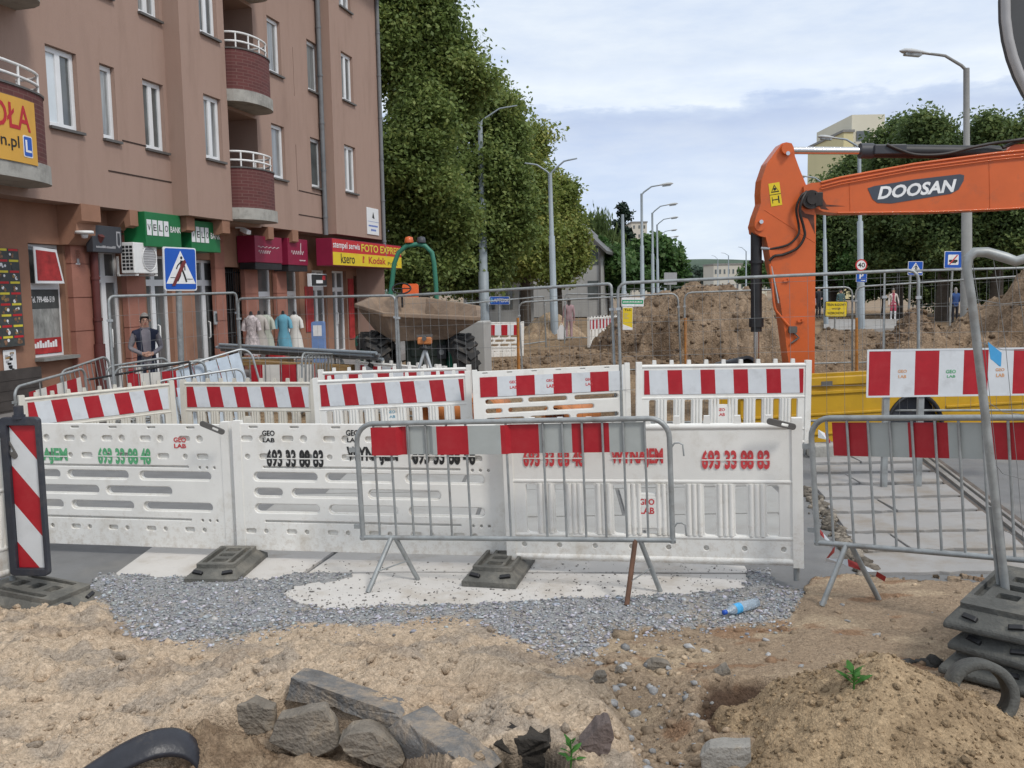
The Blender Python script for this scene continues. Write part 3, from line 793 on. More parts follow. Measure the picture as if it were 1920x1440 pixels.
# ================================================================== THE APARTMENT BUILDING WITH SHOPS
TB = Matrix((SD, -SN, Vector((0, 0, 1)))).transposed().to_4x4(); TB.translation = (-7.45, 19.6, 0)
TBI = TB.inverted()
def bl(u, v, n=0.0):
    """(s, z) on the plane n metres in front of the facade"""
    o = TBI @ Vector((0, 0, EYE)); d = TBI.to_3x3() @ ray(u, v)
    t = (-n - o.y) / d.y; q = o + d * t
    return q.x, q.z
def bs(u, n=0.0, v=400): return bl(u, v, n)[0]
bld = thing('apartment_building', 'brown rendered apartment building with shops along its ground floor', 'building', TB)
def wall_with_holes(mb, s0, s1, z0, z1, holes, y, depth, mi=0, side=True, rev=1):
    ss = sorted({s0, s1} | {h[0] for h in holes} | {h[1] for h in holes}); zs = sorted({z0, z1} | {h[2] for h in holes} | {h[3] for h in holes})
    ss = [q for q in ss if s0 - 1e-6 <= q <= s1 + 1e-6]; zs = [q for q in zs if z0 - 1e-6 <= q <= z1 + 1e-6]
    for i in range(len(ss) - 1):
        for j in range(len(zs) - 1):
            cx, cz = (ss[i] + ss[i + 1]) / 2, (zs[j] + zs[j + 1]) / 2
            if any(h[0] < cx < h[1] and h[2] < cz < h[3] for h in holes): continue
            mb.add([(ss[i], y, zs[j]), (ss[i + 1], y, zs[j]), (ss[i + 1], y, zs[j + 1]), (ss[i], y, zs[j + 1])], [(0, 1, 2, 3)], mi)
    for a, b, c, d in holes:
        a, b, c, d = max(a, s0), min(b, s1), max(c, z0), min(d, z1)
        Y = y + depth
        mb.add([(a, y, c), (a, Y, c), (a, Y, d), (a, y, d)], [(0, 3, 2, 1)], mi); mb.add([(b, y, c), (b, Y, c), (b, Y, d), (b, y, d)], [(0, 1, 2, 3)], mi)
        mb.add([(a, y, c), (b, y, c), (b, Y, c), (a, Y, c)], [(0, 3, 2, 1)], mi); mb.add([(a, y, d), (b, y, d), (b, Y, d), (a, Y, d)], [(0, 1, 2, 3)], mi)
SILL = [5.08, 7.80, 10.52]
WH = 1.42
ZB, ZT = 3.78, 12.0
def make_window(s0, s1, z, n, kind=2, pane='glass', h=WH):
    """white framed window in its reveal: window > pane, sill"""
    y = -n + .085
    fr = MB(); wd = .065
    holes = []
    ms = [s0 + wd] + ([(s0 + s1) / 2] if kind == 2 else []) + [s1 - wd]
    for i in range(len(ms) - 1):
        a = ms[i] + (.035 if i else 0); b = ms[i + 1] - (.035 if i < len(ms) - 2 else 0)
        holes.append(rrect(a + .03, b - .03, z + .11, z + h - .10, .004, 1))
    plate(fr, rrect(s0 + .004, s1 - .004, z + .015, z + h - .004, .004, 1), holes, y, y + .06, .006)
    w = fr.build('window', 'upvc', bld)
    pn = MB(); 
    for i in range(len(ms) - 1):
        pn.add([(ms[i], y + .035, z + .05), (ms[i + 1], y + .035, z + .05), (ms[i + 1], y + .035, z + h - .05), (ms[i], y + .035, z + h - .05)], [(0, 1, 2, 3)], 0 if (i or pane != 'half') else 1)
    pn.build('pane', ['glass' if pane in ('glass', 'half') else pane, 'blind'], w)
    sl = MB(); sl.box(s0 - .03, s1 + .06, -n - .07, y, z - .035, z + .012); sl.build('sill', 'tin_dark', w)
# bay limits along the facade
PL = [(bs(-260), bs(333), 0.0), (bs(354, .38), bs(436, .38), .38), (bs(489, .1), bs(613, .1), .10), (bs(630, .5), bs(717, .5), .50)]
PL[0] = (PL[0][0], PL[1][0], 0.0); PL[2] = (PL[2][0], PL[3][0], .10)
cols = [(0, 98, 150, 2, 'half'), (0, 197, 219, 1, 'glass_curtain'), (0, 275, 308, 2, 'glass'), (1, 387, 414, 2, 'glass_curtain'), (2, 511, 530, 1, 'glass_curtain'), (2, 583, 599, 1, 'glass'), (3, 646, 662, 2, 'glass_curtain')]
mb = MB()
for k, (s0, s1, n) in enumerate(PL):
    hs = []
    for kk, u0, u1, kind, pane in cols:
        if kk != k: continue
        a, b = bs(u0, n, 300), bs(u1 + 5, n, 300)
        for r, z in enumerate(SILL):
            hgt = WH
            hs.append((a, b, z, z + hgt))
            make_window(a, b, z, n, kind, pane if r == 0 else ('glass_curtain' if (r + kk) % 2 else 'glass'), hgt)
    if k == 2:
        for r, (va, vb) in enumerate(((271, 358), (88, 180))):
            a, z1 = bl(554 - r * 6, va, n); b, z0 = bl(558 - r * 6, vb, n)
            hs.append((a, b + .02, z0, z1))
    wall_with_holes(mb, s0, s1, ZB, ZT, hs, -n, .23)
    if k == 2:
        for h in hs[-2:]:
            mb.box(h[0], h[1], -n + .2, -n + .24, h[2], h[3])
    # cheek of the step facing up the street
    if k in (1, 3):
        mb.add([(s0, -n, ZB), (s0, -PL[k - 1][2] if k == 3 else 0, ZB), (s0, -PL[k - 1][2] if k == 3 else 0, ZT), (s0, -n, ZT)], [(0, 3, 2, 1)])
# loggia: back wall, cheeks, ceilings
la, lb = PL[1][1], PL[2][0]
mb.add([(la, -.38, ZB), (la, 1.1, ZB), (la, 1.1, ZT), (la, -.38, ZT)], [(0, 1, 2, 3)])
mb.add([(lb, -.10, ZB), (lb, 1.1, ZB), (lb, 1.1, ZT), (lb, -.10, ZT)], [(0, 3, 2, 1)])
mb.add([(la, 1.1, ZB), (lb, 1.1, ZB), (lb, 1.1, ZT), (la, 1.1, ZT)], [(0, 1, 2, 3)])
for zq in (3.74, 6.45, 9.17): mb.box(la, lb, -.1, 1.1, zq, zq + .33)
# end walls and back
e0, e1 = PL[0][0], PL[3][1]
mb.add([(e1, -.5, 0), (e1, 10, 0), (e1, 10, ZT), (e1, -.5, ZT)], [(0, 1, 2, 3)])
mb.add([(e0, 0, 0), (e0, 10, 0), (e0, 10, ZT), (e0, 0, ZT)], [(0, 3, 2, 1)])
mb.add([(e0, 10, 0), (e1, 10, 0), (e1, 10, ZT), (e0, 10, ZT)], [(0, 3, 2, 1)])
# underside of the overhang
for k, (s0, s1, n) in enumerate(PL):
    mb.add([(s0, -n, ZB), (s1, -n, ZB), (s1, .6, ZB), (s0, .6, ZB)], [(0, 3, 2, 1)])
mb.build('upper_wall', 'stucco', bld)
# roof with overhanging eaves
mb = MB()
mb.box(e0 - .3, e1 + .45, -1.0, 10.4, ZT, ZT + .10)
mb.add([(e0 - .3, -1.0, ZT + .1), (e1 + .45, -1.0, ZT + .1), (e1 + .45, 4.5, ZT + 2.6), (e0 - .3, 4.5, ZT + 2.6), (e0 - .3, 10.4, ZT + .1), (e1 + .45, 10.4, ZT + .1)], [(0, 1, 2, 3), (3, 2, 5, 4), (0, 3, 4), (1, 5, 2)])
mb.build('roof', 'tin_dark', bld)
mb = MB(); mb.tube([(e0, -1.07, ZT + .02), (e1 + .5, -1.07, ZT + .02)], .075, 8); mb.build('gutter', 'zinc', bld)
# string grooves
mb = MB()
for u0, v0, u1, v1, n in ((229, 262, 274, 275, 0), (203, 318, 335, 346, 0), (318, 287, 333, 291, 0)):
    a, z = bl(u0, v0, n); b, z2 = bl(u1, v1, n)
    mb.box(a, b, -n - .012, -n + .01, (z + z2) / 2 - .012, (z + z2) / 2 + .012)
for u0, u1, v in ((560, 610, 357), (560, 612, 402)):
    a, z = bl(u0, v, .1); b, _ = bl(u1, v, .1); mb.box(a, b, -.112, -.09, z - .012, z + .012)
mb.build('groove', 'groove', bld)
# downpipes
def downpipe(u, n, z0, z1, m, r=.06, du=0):
    mb = MB(); s = bs(u, n, 300)
    mb.tube([(s, -n, z0), (s, -n, z1)], r, 10)
    for z in np.arange(z0 + .5, z1, 1.35): mb.tube([(s, -n, z), (s, -n, z + .05)], r * 1.22, 10)
    mb.build('downpipe', m, bld)
downpipe(606, .20, 3.75, ZT, 'zinc', .07)
sE = bs(716, .56, 300)
downpipe(715.5, .57, 3.2, ZT - .1, 'zinc', .065)
mb = MB(); mb.tube([(sE, -.57, ZT - .1), (sE + .1, -.75, ZT - .02), (sE + .2, -1.05, ZT + .02)], .06, 8); mb.build('downpipe_elbow', 'zinc', bld)
# balconies
def balcony(sc, hw, dp, n0, z0, par=1.05, railh=.34, slab=.32):
    K = 18
    def dshape(hw, dp, y0): return [(sc - hw * math.cos(math.pi * i / K) , y0 - dp * math.sin(math.pi * i / K) ** .55) for i in range(K + 1)]
    def ring(mb, pts, za, zb, mi=0):
        n = len(pts); V = [(x, y, za) for x, y in pts] + [(x, y, zb) for x, y in pts]
        mb.add(V, [tuple(range(n - 1, -1, -1)), tuple(range(n, 2 * n))], mi); mb.add(V, [(i, (i + 1) % n, n + (i + 1) % n, n + i) for i in range(n)], mi, smooth=False)
    mb = MB(); ring(mb, dshape(hw + .05, dp + .05, -n0), z0, z0 + slab); sl = mb.build('balcony', 'concrete', bld)
    a = dshape(hw, dp, -n0); b = dshape(hw - .13, dp - .13, -n0)
    zt = z0 + slab + par
    mb = MB()
    for i in range(K):
        p, q, r_, s_ = a[i], a[i + 1], b[i + 1], b[i]
        zb = z0 + slab
        V = [(p[0], p[1], zb), (q[0], q[1], zb), (q[0], q[1], zt), (p[0], p[1], zt), (s_[0], s_[1], zb), (r_[0], r_[1], zb), (r_[0], r_[1], zt), (s_[0], s_[1], zt)]
        mb.add(V, [(0, 1, 2, 3), (5, 4, 7, 6), (3, 2, 6, 7)])
    mb.build('parapet', 'brick', sl)
    c = dshape(hw + .02, dp + .02, -n0); d = dshape(hw - .15, dp - .15, -n0)
    mb = MB()
    for i in range(K):
        p, q, r_, s_ = c[i], c[i + 1], d[i + 1], d[i]
        V = [(p[0], p[1], zt + .002), (q[0], q[1], zt + .002), (q[0], q[1], zt + .035), (p[0], p[1], zt + .035), (s_[0], s_[1], zt + .002), (r_[0], r_[1], zt + .002), (r_[0], r_[1], zt + .035), (s_[0], s_[1], zt + .035)]
        mb.add(V, [(0, 1, 2, 3), (5, 4, 7, 6), (3, 2, 6, 7), (0, 4, 5, 1)])
    mb.build('coping', 'tin_dark', sl)
    e = dshape(hw - .06, dp - .06, -n0)
    rl = MB()
    for h in (.16, railh): rl.tube([(x, y, zt + .03 + h) for x, y in e], .026, 8)
    for i in (0, 3, 6, 9, 12, 15, K): rl.tube([(e[i][0], e[i][1], zt + .03), (e[i][0], e[i][1], zt + .03 + railh)], .022, 6)
    rl.build('railing', 'white_paint', sl)
sc = (bs(436, .5) + bs(511, .5)) / 2; hw = (bs(511, .5) - bs(436, .5)) / 2
for z0 in (3.82, 6.53, 9.25): balcony(sc + .14, hw * .90, .72, .1, z0, slab=.27, par=.92, railh=.36)
s_end = bs(85, .45, 300)
for z0 in (3.93, 6.87): balcony(s_end - 1.9, 1.95, .95, 0, z0, slab=.30, par=1.1)
# loggia doors
for z0 in (4.1, 6.8, 9.52):
    mb = MB(); plate(mb, rrect(la + .10, la + .95, z0, z0 + 2.1, .01, 1), [rrect(la + .19, la + .86, z0 + .1, z0 + 2.0, .01, 1)], 1.03, 1.09, .004); d = mb.build('balcony_door', 'upvc', bld)
    mb = MB(); mb.add([(la + .15, 1.07, z0 + .05), (la + .9, 1.07, z0 + .05), (la + .9, 1.07, z0 + 2.05), (la + .15, 1.07, z0 + 2.05)], [(0, 1, 2, 3)]); mb.build('pane', 'glass', d)
# ---- ground floor
NS = -.50                                     # the shop wall stands back half a metre
def q2(u0, v0, u1, v1, n=NS):
    a, zt = bl(u0, v0, n); b, zb = bl(u1, v1, n)
    return a, b, zb, zt
ops = {}
ops['w1'] = (bs(48, NS), bs(113, NS), .98, 3.05)
ops['d1'] = (bs(168, NS), bs(222, NS), .12, 3.0)
ops['d2'] = (bs(266, NS), bs(314, NS), .12, 2.95)
ops['d3'] = (bs(357, NS), bs(408, NS), .12, 2.9)
ops['gate'] = (bs(416, NS), bs(452, NS), 0, 2.75)
ops['w4'] = (bs(478, NS), bs(507, NS), .12, 2.85)
ops['w5'] = (bs(532, NS), bs(556, NS), .12, 2.85)
ops['d6'] = (bs(580, NS), bs(608, NS), .12, 2.75)
ops['d7'] = (bs(618, NS), bs(645, NS), .12, 2.75)
ops['w8'] = (bs(658, NS), bs(679, NS), .4, 2.6)
mb = MB()
wall_with_holes(mb, e0, e1, 0, ZB, [v for v in ops.values()], -NS, .30)
mb.add([(e1, -NS, 0), (e1, .5, 0), (e1, .5, ZB), (e1, -NS, ZB)], [(0, 1, 2, 3)])
mb.build('shop_wall', 'stucco_low', bld)
mb = MB()
for u0, u1 in ((126, 166), (228, 262), (397, 415), (452, 476), (512, 531)):
    mb = MB()
    a, b = bs(u0, NS + .1), bs(u1, NS + .1)
    zs = [.1, .78, 1.42, 2.06, 2.70, 3.34, ZB]
    for i in range(6): mb.box(a, b, .38, .5, zs[i] + .012, zs[i + 1] - .012)
    mb.box(a + .015, b - .015, .395, .5, .1, ZB)
    mb.build('pilaster', 'pilaster', bld)
mb = MB(); mb.box(bs(-240, NS), bs(48, NS), .40, .5, 0, .84)
for z in (.15, .32, .49, .66): mb.box(bs(-240, NS), bs(48, NS), .392, .4, z, z + .015)
mb.build('plinth', 'plinth', bld)
# corbels carrying the upper storeys
mb = MB()
for u0, u1, n, zl in ((150, 186, .0, 3.05), (241, 256, .0, 3.40), (347, 362, .20, 3.3), (414, 428, .34, 3.28), (500, 510, .1, 3.35), (545, 556, .1, 3.3)):
    mb = MB()
    a = bs(u0, n, 390); b = bs(u1, n, 390)
    prof = [(-n - .02, ZB + .01), (-n - .02, ZB - .30), (-n + .10, ZB - .34), (.12, zl + .18), (.30, zl), (.5, zl), (.5, ZB + .01)]
    k = len(prof)
    V = [(a, y, z) for y, z in prof] + [(b, y, z) for y, z in prof]
    mb.add(V, [tuple(range(k)), tuple(range(2 * k - 1, k - 1, -1))] + [(i, k + i, k + (i + 1) % k, (i + 1) % k) for i in range(k)])
    mb.build('corbel', 'stucco_low', bld)
pass
# dark interior behind every opening and in the passage
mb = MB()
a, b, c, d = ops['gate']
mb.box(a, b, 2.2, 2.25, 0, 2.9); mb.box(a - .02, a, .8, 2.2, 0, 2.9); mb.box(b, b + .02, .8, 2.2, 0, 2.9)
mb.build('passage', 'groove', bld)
mb = MB()
for i in range(9):
    s = a + (b - a) * (i + .5) / 9; mb.tube([(s, .62, .1), (s, .62, 2.7)], .012, 5)
for z in (.2, 1.0, 1.6, 2.1, 2.62): mb.tube([(a, .62, z), (b, .62, z)], .014, 5)
mb.build('gate', 'black', bld)
def glazed(nm, key, mulls, trans, pane='glass', zb=None, handle=None, inset=.12, fw=.07):
    a, b, c, d = ops[key]
    y = -NS + inset
    xs = [a] + [a + (b - a) * t for t in mulls] + [b]; zs = [c] + trans + [d]
    holes = []
    for i in range(len(xs) - 1):
        for j in range(len(zs) - 1):
            holes.append(rrect(xs[i] + fw, xs[i + 1] - fw, zs[j] + fw, zs[j + 1] - fw, .005, 1))
    mb = MB(); plate(mb, rrect(a + .003, b - .003, c + .003, d - .003, .004, 1), holes, y, y + .07, .006)
    o = mb.build(nm, 'upvc', bld)
    mb = MB(); mb.add([(a + .02, y + .04, c + .02), (b - .02, y + .04, c + .02), (b - .02, y + .04, d - .02), (a + .02, y + .04, d - .02)], [(0, 1, 2, 3)]); mb.build('pane', pane, o)
    if handle is not None:
        s = a + (b - a) * handle
        mb = MB(); mb.tube([(s, y - .01, 1.02), (s, y - .06, 1.04), (s, y - .06, 1.40), (s, y - .01, 1.42)], .016, 6); mb.build('handle', 'white_paint', o)
    return o, y
M['glass_shop'] = glass_mat('glass_shop', (.12, .125, .125), .08)
M['poster_dark'] = mat('poster_dark', (.055, .06, .058), .5, .3, 6)
M['poster_photo'] = mat('poster_photo', (.26, .26, .245), .5, .55, 3.2, stretch=(2, 2, .8))
M['poster_red'] = mat('poster_red', (.36, .03, .03), .5, .45, 4)
M['poster_mix'] = mat('poster_mix', (.22, .12, .07), .55, .7, 14)
w1, y1 = glazed('shop_window', 'w1', [], [2.28], 'glass_shop', fw=.06)
glazed('shop_door', 'd1', [.5], [2.42], 'glass_shop', handle=.62)
glazed('shop_door', 'd2', [.45], [2.35], 'glass_shop', handle=.55)
glazed('shop_door', 'd3', [.5], [2.35], 'glass_shop', handle=.6)
glazed('shop_window', 'w4', [], [1.0, 2.05], 'glass_shop')
glazed('shop_window', 'w5', [], [1.0, 2.05], 'glass_shop')
glazed('shop_door', 'd6', [.5], [2.2], 'glass_shop', handle=.8)
glazed('shop_door', 'd7', [.5], [2.15], 'glass_shop', handle=.45)
glazed('shop_window', 'w8', [.5], [1.9], 'glass_shop')
mb = MB(); mb.box(bs(46, NS), bs(116, NS), .30, .56, .93, .99); mb.build('window_ledge', 'concrete_dark', bld)
# oxide coloured rain pipe on the corner of the left shop
mb = MB(); s = bs(171, -.30)
mb.tube([(s - .02, .1, 3.25), (s, .28, 3.0), (s, .30, 2.8), (s, .30, 0)], .075, 10)
for z in (2.4, 1.6): mb.tube([(s, .3, z), (s, .3, z + .06)], .09, 10)
mb.tube([(s, .3, 1.15), (s, .3, .1)], .105, 10)
mb.build('rain_pipe', 'rust_pipe', bld)
# pavement in front of the shops
pv = [TB @ Vector((s, y, 0)) for s, y in ((e0, .5), (e1 + 6, .5), (e1 + 6, -1.9), (e0, -1.9))]
sheet('pavement', [p[:2] for p in pv], .11, 'paving', .2)

# ---- things fixed to the facade
def fix(name, label, cat, s, z, n, group=None):
    return thing(name, label, cat, TB @ Matrix.Translation((s, -n, z)), group)
def fl(root_s, root_z, n, u, v):
    a, z = bl(u, v, n); return a - root_s, z - root_z
def sign_box(label, u0, v0, u1, v1, n, depth, face, name='shop_sign', side=None, group='shop signs on the ground floor'):
    """box sign whose front lies n in front of the facade; corners given in the photo"""
    a, zt = bl(u0, v0, n); b, zb = bl(u1, v1, n)
    root = fix(name, label, 'shop sign', a, zb, n, group)
    w_, h_ = b - a, zt - zb
    mb = MB(); mb.box(0, w_, 0, depth, 0, h_); mb.build('box', side or face, root, bevel=.01)
    if side:
        mb = MB(); mb.box(.02, w_ - .02, -.006, -.001, .02, h_ - .02); mb.build('face', face, root)
    return root, a, zb, w_, h_
def write(root, a, zb, n, items, mi='pen_white', name='lettering', y=-.009, bold=.0, shear=0):
    mb = MB()
    for s, u0, v0, u1, v1 in items:
        x0, z1 = bl(u0, v0, n); x1, z0 = bl(u1, v1, n)
        text(mb, s, x0 - a, x1 - a, z0 - zb, z1 - zb, y, 0, None, bold, shear)
    return mb.build(name, mi, root)
def patch(mb, a, zb, n, u0, v0, u1, v1, y, mi=0):
    x0, z1 = bl(u0, v0, n); x1, z0 = bl(u1, v1, n)
    mb.box(x0 - a, x1 - a, y, y + .003, z0 - zb, z1 - zb, mi)
# green bank signs
for k, (u0, v0, u1, v1, tiles, bank, lab) in enumerate((
        (271, 396, 341, 466, (274, 411, 317, 444), (319, 427, 338, 441), 'larger green bank sign with its full lettering above the air conditioner'),
        (357, 412, 414, 474, (358, 424, 392, 456), (394, 438, 412, 454), 'green bank sign further along, partly covered by a corbel'))):
    root, a, zb, w_, h_ = sign_box(lab, u0, v0, u1, v1, .12, .62, 'green_sign')
    mb = MB()
    for i in range(4):
        ua = tiles[0] + (tiles[2] - tiles[0]) * i / 4; ub = tiles[0] + (tiles[2] - tiles[0]) * (i + .93) / 4
        x0, z1 = bl(ua, tiles[1] + i * 1.6, .12); x1, z0 = bl(ub, tiles[3] + (i - 3) * 1.2, .12)
        z1 = bl(tiles[0], tiles[1], .12)[1]; z0 = bl(tiles[2], tiles[3], .12)[1]
        mb.box(x0 - a, x1 - a, -.010, -.004, z0 - zb, z1 - zb)
    mb.build('letter_tile', 'white_sign', root)
    mb = MB()
    z1 = bl(tiles[0], tiles[1], .12)[1] - zb; z0 = bl(tiles[2], tiles[3], .12)[1] - zb
    for i, ch in enumerate('VELO'):
        xa = bl(tiles[0] + (tiles[2] - tiles[0]) * (i + .2) / 4, 430, .12)[0] - a; xb = bl(tiles[0] + (tiles[2] - tiles[0]) * (i + .74) / 4, 430, .12)[0] - a
        text(mb, ch, xa, xb, z0 + (z1 - z0) * .3, z0 + (z1 - z0) * .72, -.0125, 0, None, .01)
    mb.build('lettering', 'green_sign' if k == 9 else 'pen_black', root)
    x0 = bl(bank[0], 430, .12)[0] - a; x1 = bl(bank[2], 430, .12)[0] - a
    mb = MB(); text(mb, 'BANK', x0, x1, z0 + (z1 - z0) * .3, z0 + (z1 - z0) * .70, -.007, 0, None, .015); mb.build('lettering', 'pen_white', root)
# black sign with a crest
root, a, zb, w_, h_ = sign_box('black shop sign with faint gold lettering and a crest beside the oxide red pipe', 172, 421, 230, 475, -.12, .15, 'anthracite')
mb = MB()
rs2 = random.Random(4)
for x in (.10, .44): 
    xx = x * w_
    for i in range(9): mb.box(xx + i * w_ * .036, xx + i * w_ * .036 + w_ * .026, -.004, -.001, h_ * .16, h_ * .16 + h_ * rs2.uniform(.06, .10))
mb.build('lettering', 'pen_grey', root)
mb = MB(); mb.prism([(w_ * .80, h_ * .30), (w_ * .88, h_ * .18), (w_ * .96, h_ * .30), (w_ * .95, h_ * .82), (w_ * .81, h_ * .82)], -.004, -.001); mb.prism([(w_ * .83, h_ * .34), (w_ * .88, h_ * .26), (w_ * .93, h_ * .34), (w_ * .92, h_ * .76), (w_ * .84, h_ * .76)], -.007, -.0042, 1)
mb.build('crest', ['pen_grey', 'anthracite'], root)
# two crimson salon signs
for u0, v0, u1, v1, lab, wr in ((477, 441, 530, 494, 'crimson shop sign with two lines of thin white writing', 1), (539, 446, 578, 498, 'crimson shop sign with a looping white script', 2)):
    root, a, zb, w_, h_ = sign_box(lab, u0, v0, u1, v1, .02, .5, 'crimson')
    mb = MB()
    for line, (z0, h0, x0, x1) in enumerate(((.56, .05, .10, .88), (.34, .12, .12, .55)) if wr == 1 else ((.40, .14, .16, .78), (.16, .04, .55, .85))):
        n = 12; pts = []
        for i in range(60):
            t = i / 59; pts.append((w_ * (x0 + (x1 - x0) * t), -.005, h_ * (z0 + h0 * (.5 + .5 * math.sin(t * n * 6.28 / 2.2)))))
        mb.tube(pts, .006, 4)
    if wr == 2: mb.tube([(w_ * .62, -.005, h_ * .45), (w_ * .64, -.005, h_ * .85)], .008, 4)
    mb.build('lettering', 'pen_white', root)
    mb = MB(); mb.box(.02, w_ - .02, .02, .45, -.17, -.005); mb.build('awning_box', 'black', root)
# long red and yellow photo shop sign
n = .62
root, a, zb, w_, h_ = sign_box('long red and yellow photo shop sign at the corner of the building', 622, 446, 753, 504, n, .5, 'red_sign', side='crimson')
mb = MB(); xm = bl(677, 470, n)[0] - a
mb.box(.02, w_ - .02, -.010, -.0065, .02, h_ * .50)
mb.build('yellow_band', 'yellow_sign', root)
zc = lambda t: h_ * t
def wr_(s, ua, ub, t0, t1, m, b=.0, sh=0.0):
    xa = bl(ua, 470, n)[0] - a; xb = bl(ub, 470, n)[0] - a
    mb = MB(); text(mb, s, xa, xb, h_ * t0, h_ * t1, -.0135, 0, None, b, sh); mb.build('lettering', m, root)
wr_('stempel serwis', 624, 674, .58, .90, 'pen_white', .01)
wr_('ksero', 638, 664, .10, .46, 'pen_black', .01)
wr_('FOTO EXPRESS', 677, 751, .60, .90, 'pen_yellow', .02)
wr_('Kodak', 690, 722, .14, .42, 'pen_red', .02)
wr_('Print', 726, 744, .12, .26, 'pen_black')
mb = MB(); xa = bl(678, 470, n)[0] - a; mb.prism([(xa + .02, h_ * .16), (xa + .16, h_ * .16), (xa + .20, h_ * .40), (xa + .06, h_ * .44)], -.0130, -.0105); mb.prism([(xa + .09, h_ * .22), (xa + .15, h_ * .20), (xa + .16, h_ * .34)], -.0150, -.0131, 1); mb.build('emblem', ['pen_red', 'yellow_sign'], root)
# small framed sign, corner plate, yellow school sign
root, a, zb, w_, h_ = sign_box('small white framed sign with a black face over the shop doorway', 583, 513, 613, 537, .25, .12, 'black', side='white_sign')
mb = MB(); mb.box(w_ * .30, w_ * .72, -.009, -.0065, h_ * .25, h_ * .5, 0); mb.prism([(w_ * .68, h_ * .55), (w_ * .90, h_ * .5), (w_ * .92, h_ * .85), (w_ * .74, h_ * .88)], -.009, -.0065, 1); mb.build('picture', ['pen_white', 'pen_red'], root)
root, a, zb, w_, h_ = sign_box('tall white plate with a dark logo and blue text on the rendered corner', 688, 388, 711, 442, .53, .03, 'white_sign', name='wall_plate', group='plates on the wall')
mb = MB(); mb.prism([(w_ * .42, h_ * .64), (w_ * .62, h_ * .60), (w_ * .52, h_ * .86)], -.004, -.001, 0); mb.box(w_ * .02, w_ * .98, -.004, -.001, h_ * .485, h_ * .495, 1)
for i in range(10): mb.box(w_ * (.10 + .08 * i), w_ * (.155 + .08 * i), -.004, -.001, h_ * .30, h_ * .36, 1)
for i in range(5): mb.box(w_ * (.30 + .09 * i), w_ * (.36 + .09 * i), -.004, -.001, h_ * .14, h_ * .21, 1)
mb.build('print', ['pen_black', 'blue_sign'], root)
# curved yellow sign of the driving school, hung on the balcony
nB = 1.0
def curved(u, v=240):
    n_ = .95
    for _ in range(30):
        s_ = bl(u, v, n_)[0]; t = max(-1, min(1, (s_ - (s_end - 1.9)) / 1.99)); n_ = .5 * n_ + .5 * 1.0 * max(0.0, 1 - t * t) ** .275
    return s_, bl(u, v, n_)[1]
a, zt = s_end - 3.5, 0; b, zb = curved(65)
zb = curved(40, 305)[1]; zt = curved(40, 186)[1]
root = fix('driving_school_sign', 'yellow driving school banner hung on the brick balcony at the left edge', 'shop sign', a, zb, nB, 'banners on the balconies')
w_ = b - a; h_ = zt - zb
mb = MB()
NN = 16
def cy(x):
    t = max(-1.0, min(1.0, (a + x - (s_end - 1.9)) / 1.99))
    return nB - 1.02 * max(0.0, 1 - t * t) ** .275
for i in range(NN):
    x0, x1 = w_ * i / NN, w_ * (i + 1) / NN
    mb.add([(x0, cy(x0), 0), (x1, cy(x1), 0), (x1, cy(x1), h_), (x0, cy(x0), h_), (x0, cy(x0) + .01, 0), (x1, cy(x1) + .01, 0), (x1, cy(x1) + .01, h_), (x0, cy(x0) + .01, h_)], [(0, 1, 2, 3), (7, 6, 5, 4), (3, 2, 6, 7), (0, 4, 5, 1)])
mb.build('banner', mat('banner_yellow', (.62, .34, .055), .6, .06, 3), root)
def bend(mb): mb.v = [(x, y + cy(x), z) for x, y, z in mb.v]; return mb
mb = MB(); x1 = curved(55)[0] - a; text(mb, 'SZKOŁA', x1 - 1.75, x1, h_ * .50, h_ * .90, -.006, 0, None, .012); bend(mb).build('lettering', 'pen_red', root)
mb = MB(); x1 = curved(32)[0] - a; text(mb, 'n.pl', x1 - .42, x1, h_ * .16, h_ * .40, -.006, 0, None, .008); bend(mb).build('lettering', 'pen_black', root)
mb = MB(); xa = curved(39)[0] - a; xb = curved(56)[0] - a; mb.prism(rrect(xa, xb, h_ * .10, h_ * .44, .03), -.006, -.003, 1); mb.prism(rrect(xa + .02, xb - .02, h_ * .12, h_ * .42, .025), -.010, -.0062, 0); text(mb, 'L', xa + .05, xb - .04, h_ * .18, h_ * .37, -.0115, 1, None, .02); bend(mb).build('learner_badge', ['blue_sign', 'pen_white'], root)
# posters and window prints
a, b, c, d = ops['w1']
root = fix('window_print', 'grey photo poster with a white phone number in the shop window at far left', 'poster', a, c, NS - .115, 'prints in the shop window')
w_, h_ = b - a, d - c
mb = MB(); mb.box(.065, w_ - .065, -.006, -.002, .065, h_ * .60, 0); mb.box(.065, w_ - .065, -.009, -.0062, h_ * .43, h_ * .60, 1); mb.box(.065, w_ - .065, -.009, -.0062, .065, h_ * .17, 2); mb.build('print', ['poster_photo', 'poster_dark', 'poster_red'], root)
mb = MB(); text(mb, 'Tel. 799-486-519', .09, w_ * .80, h_ * .485, h_ * .54, -.0115, 0, None, .015); mb.build('lettering', 'pen_white', root)
mb = MB()
for i in range(9): mb.box(w_ * (.13 + .075 * i), w_ * (.19 + .075 * i), -.0115, -.0092, h_ * .085, h_ * (.125 + .012 * (i % 3)))
mb.build('print_line', 'pen_white', root)
root = fix('window_print', 'tilted red poster in the open top light of the shop window', 'poster', a, d, NS - .03, 'prints in the shop window')
mb = MB(); mb.prism([(.05, -.72), (w_ - .10, -.72), (w_ - .26, -.10), (.05, -.06)], -.10, -.085, 1); mb.prism([(.10, -.67), (w_ - .16, -.67), (w_ - .30, -.15), (.10, -.12)], -.106, -.1005, 0); mb.build('print', ['poster_red', 'upvc'], root)
n = NS + .09
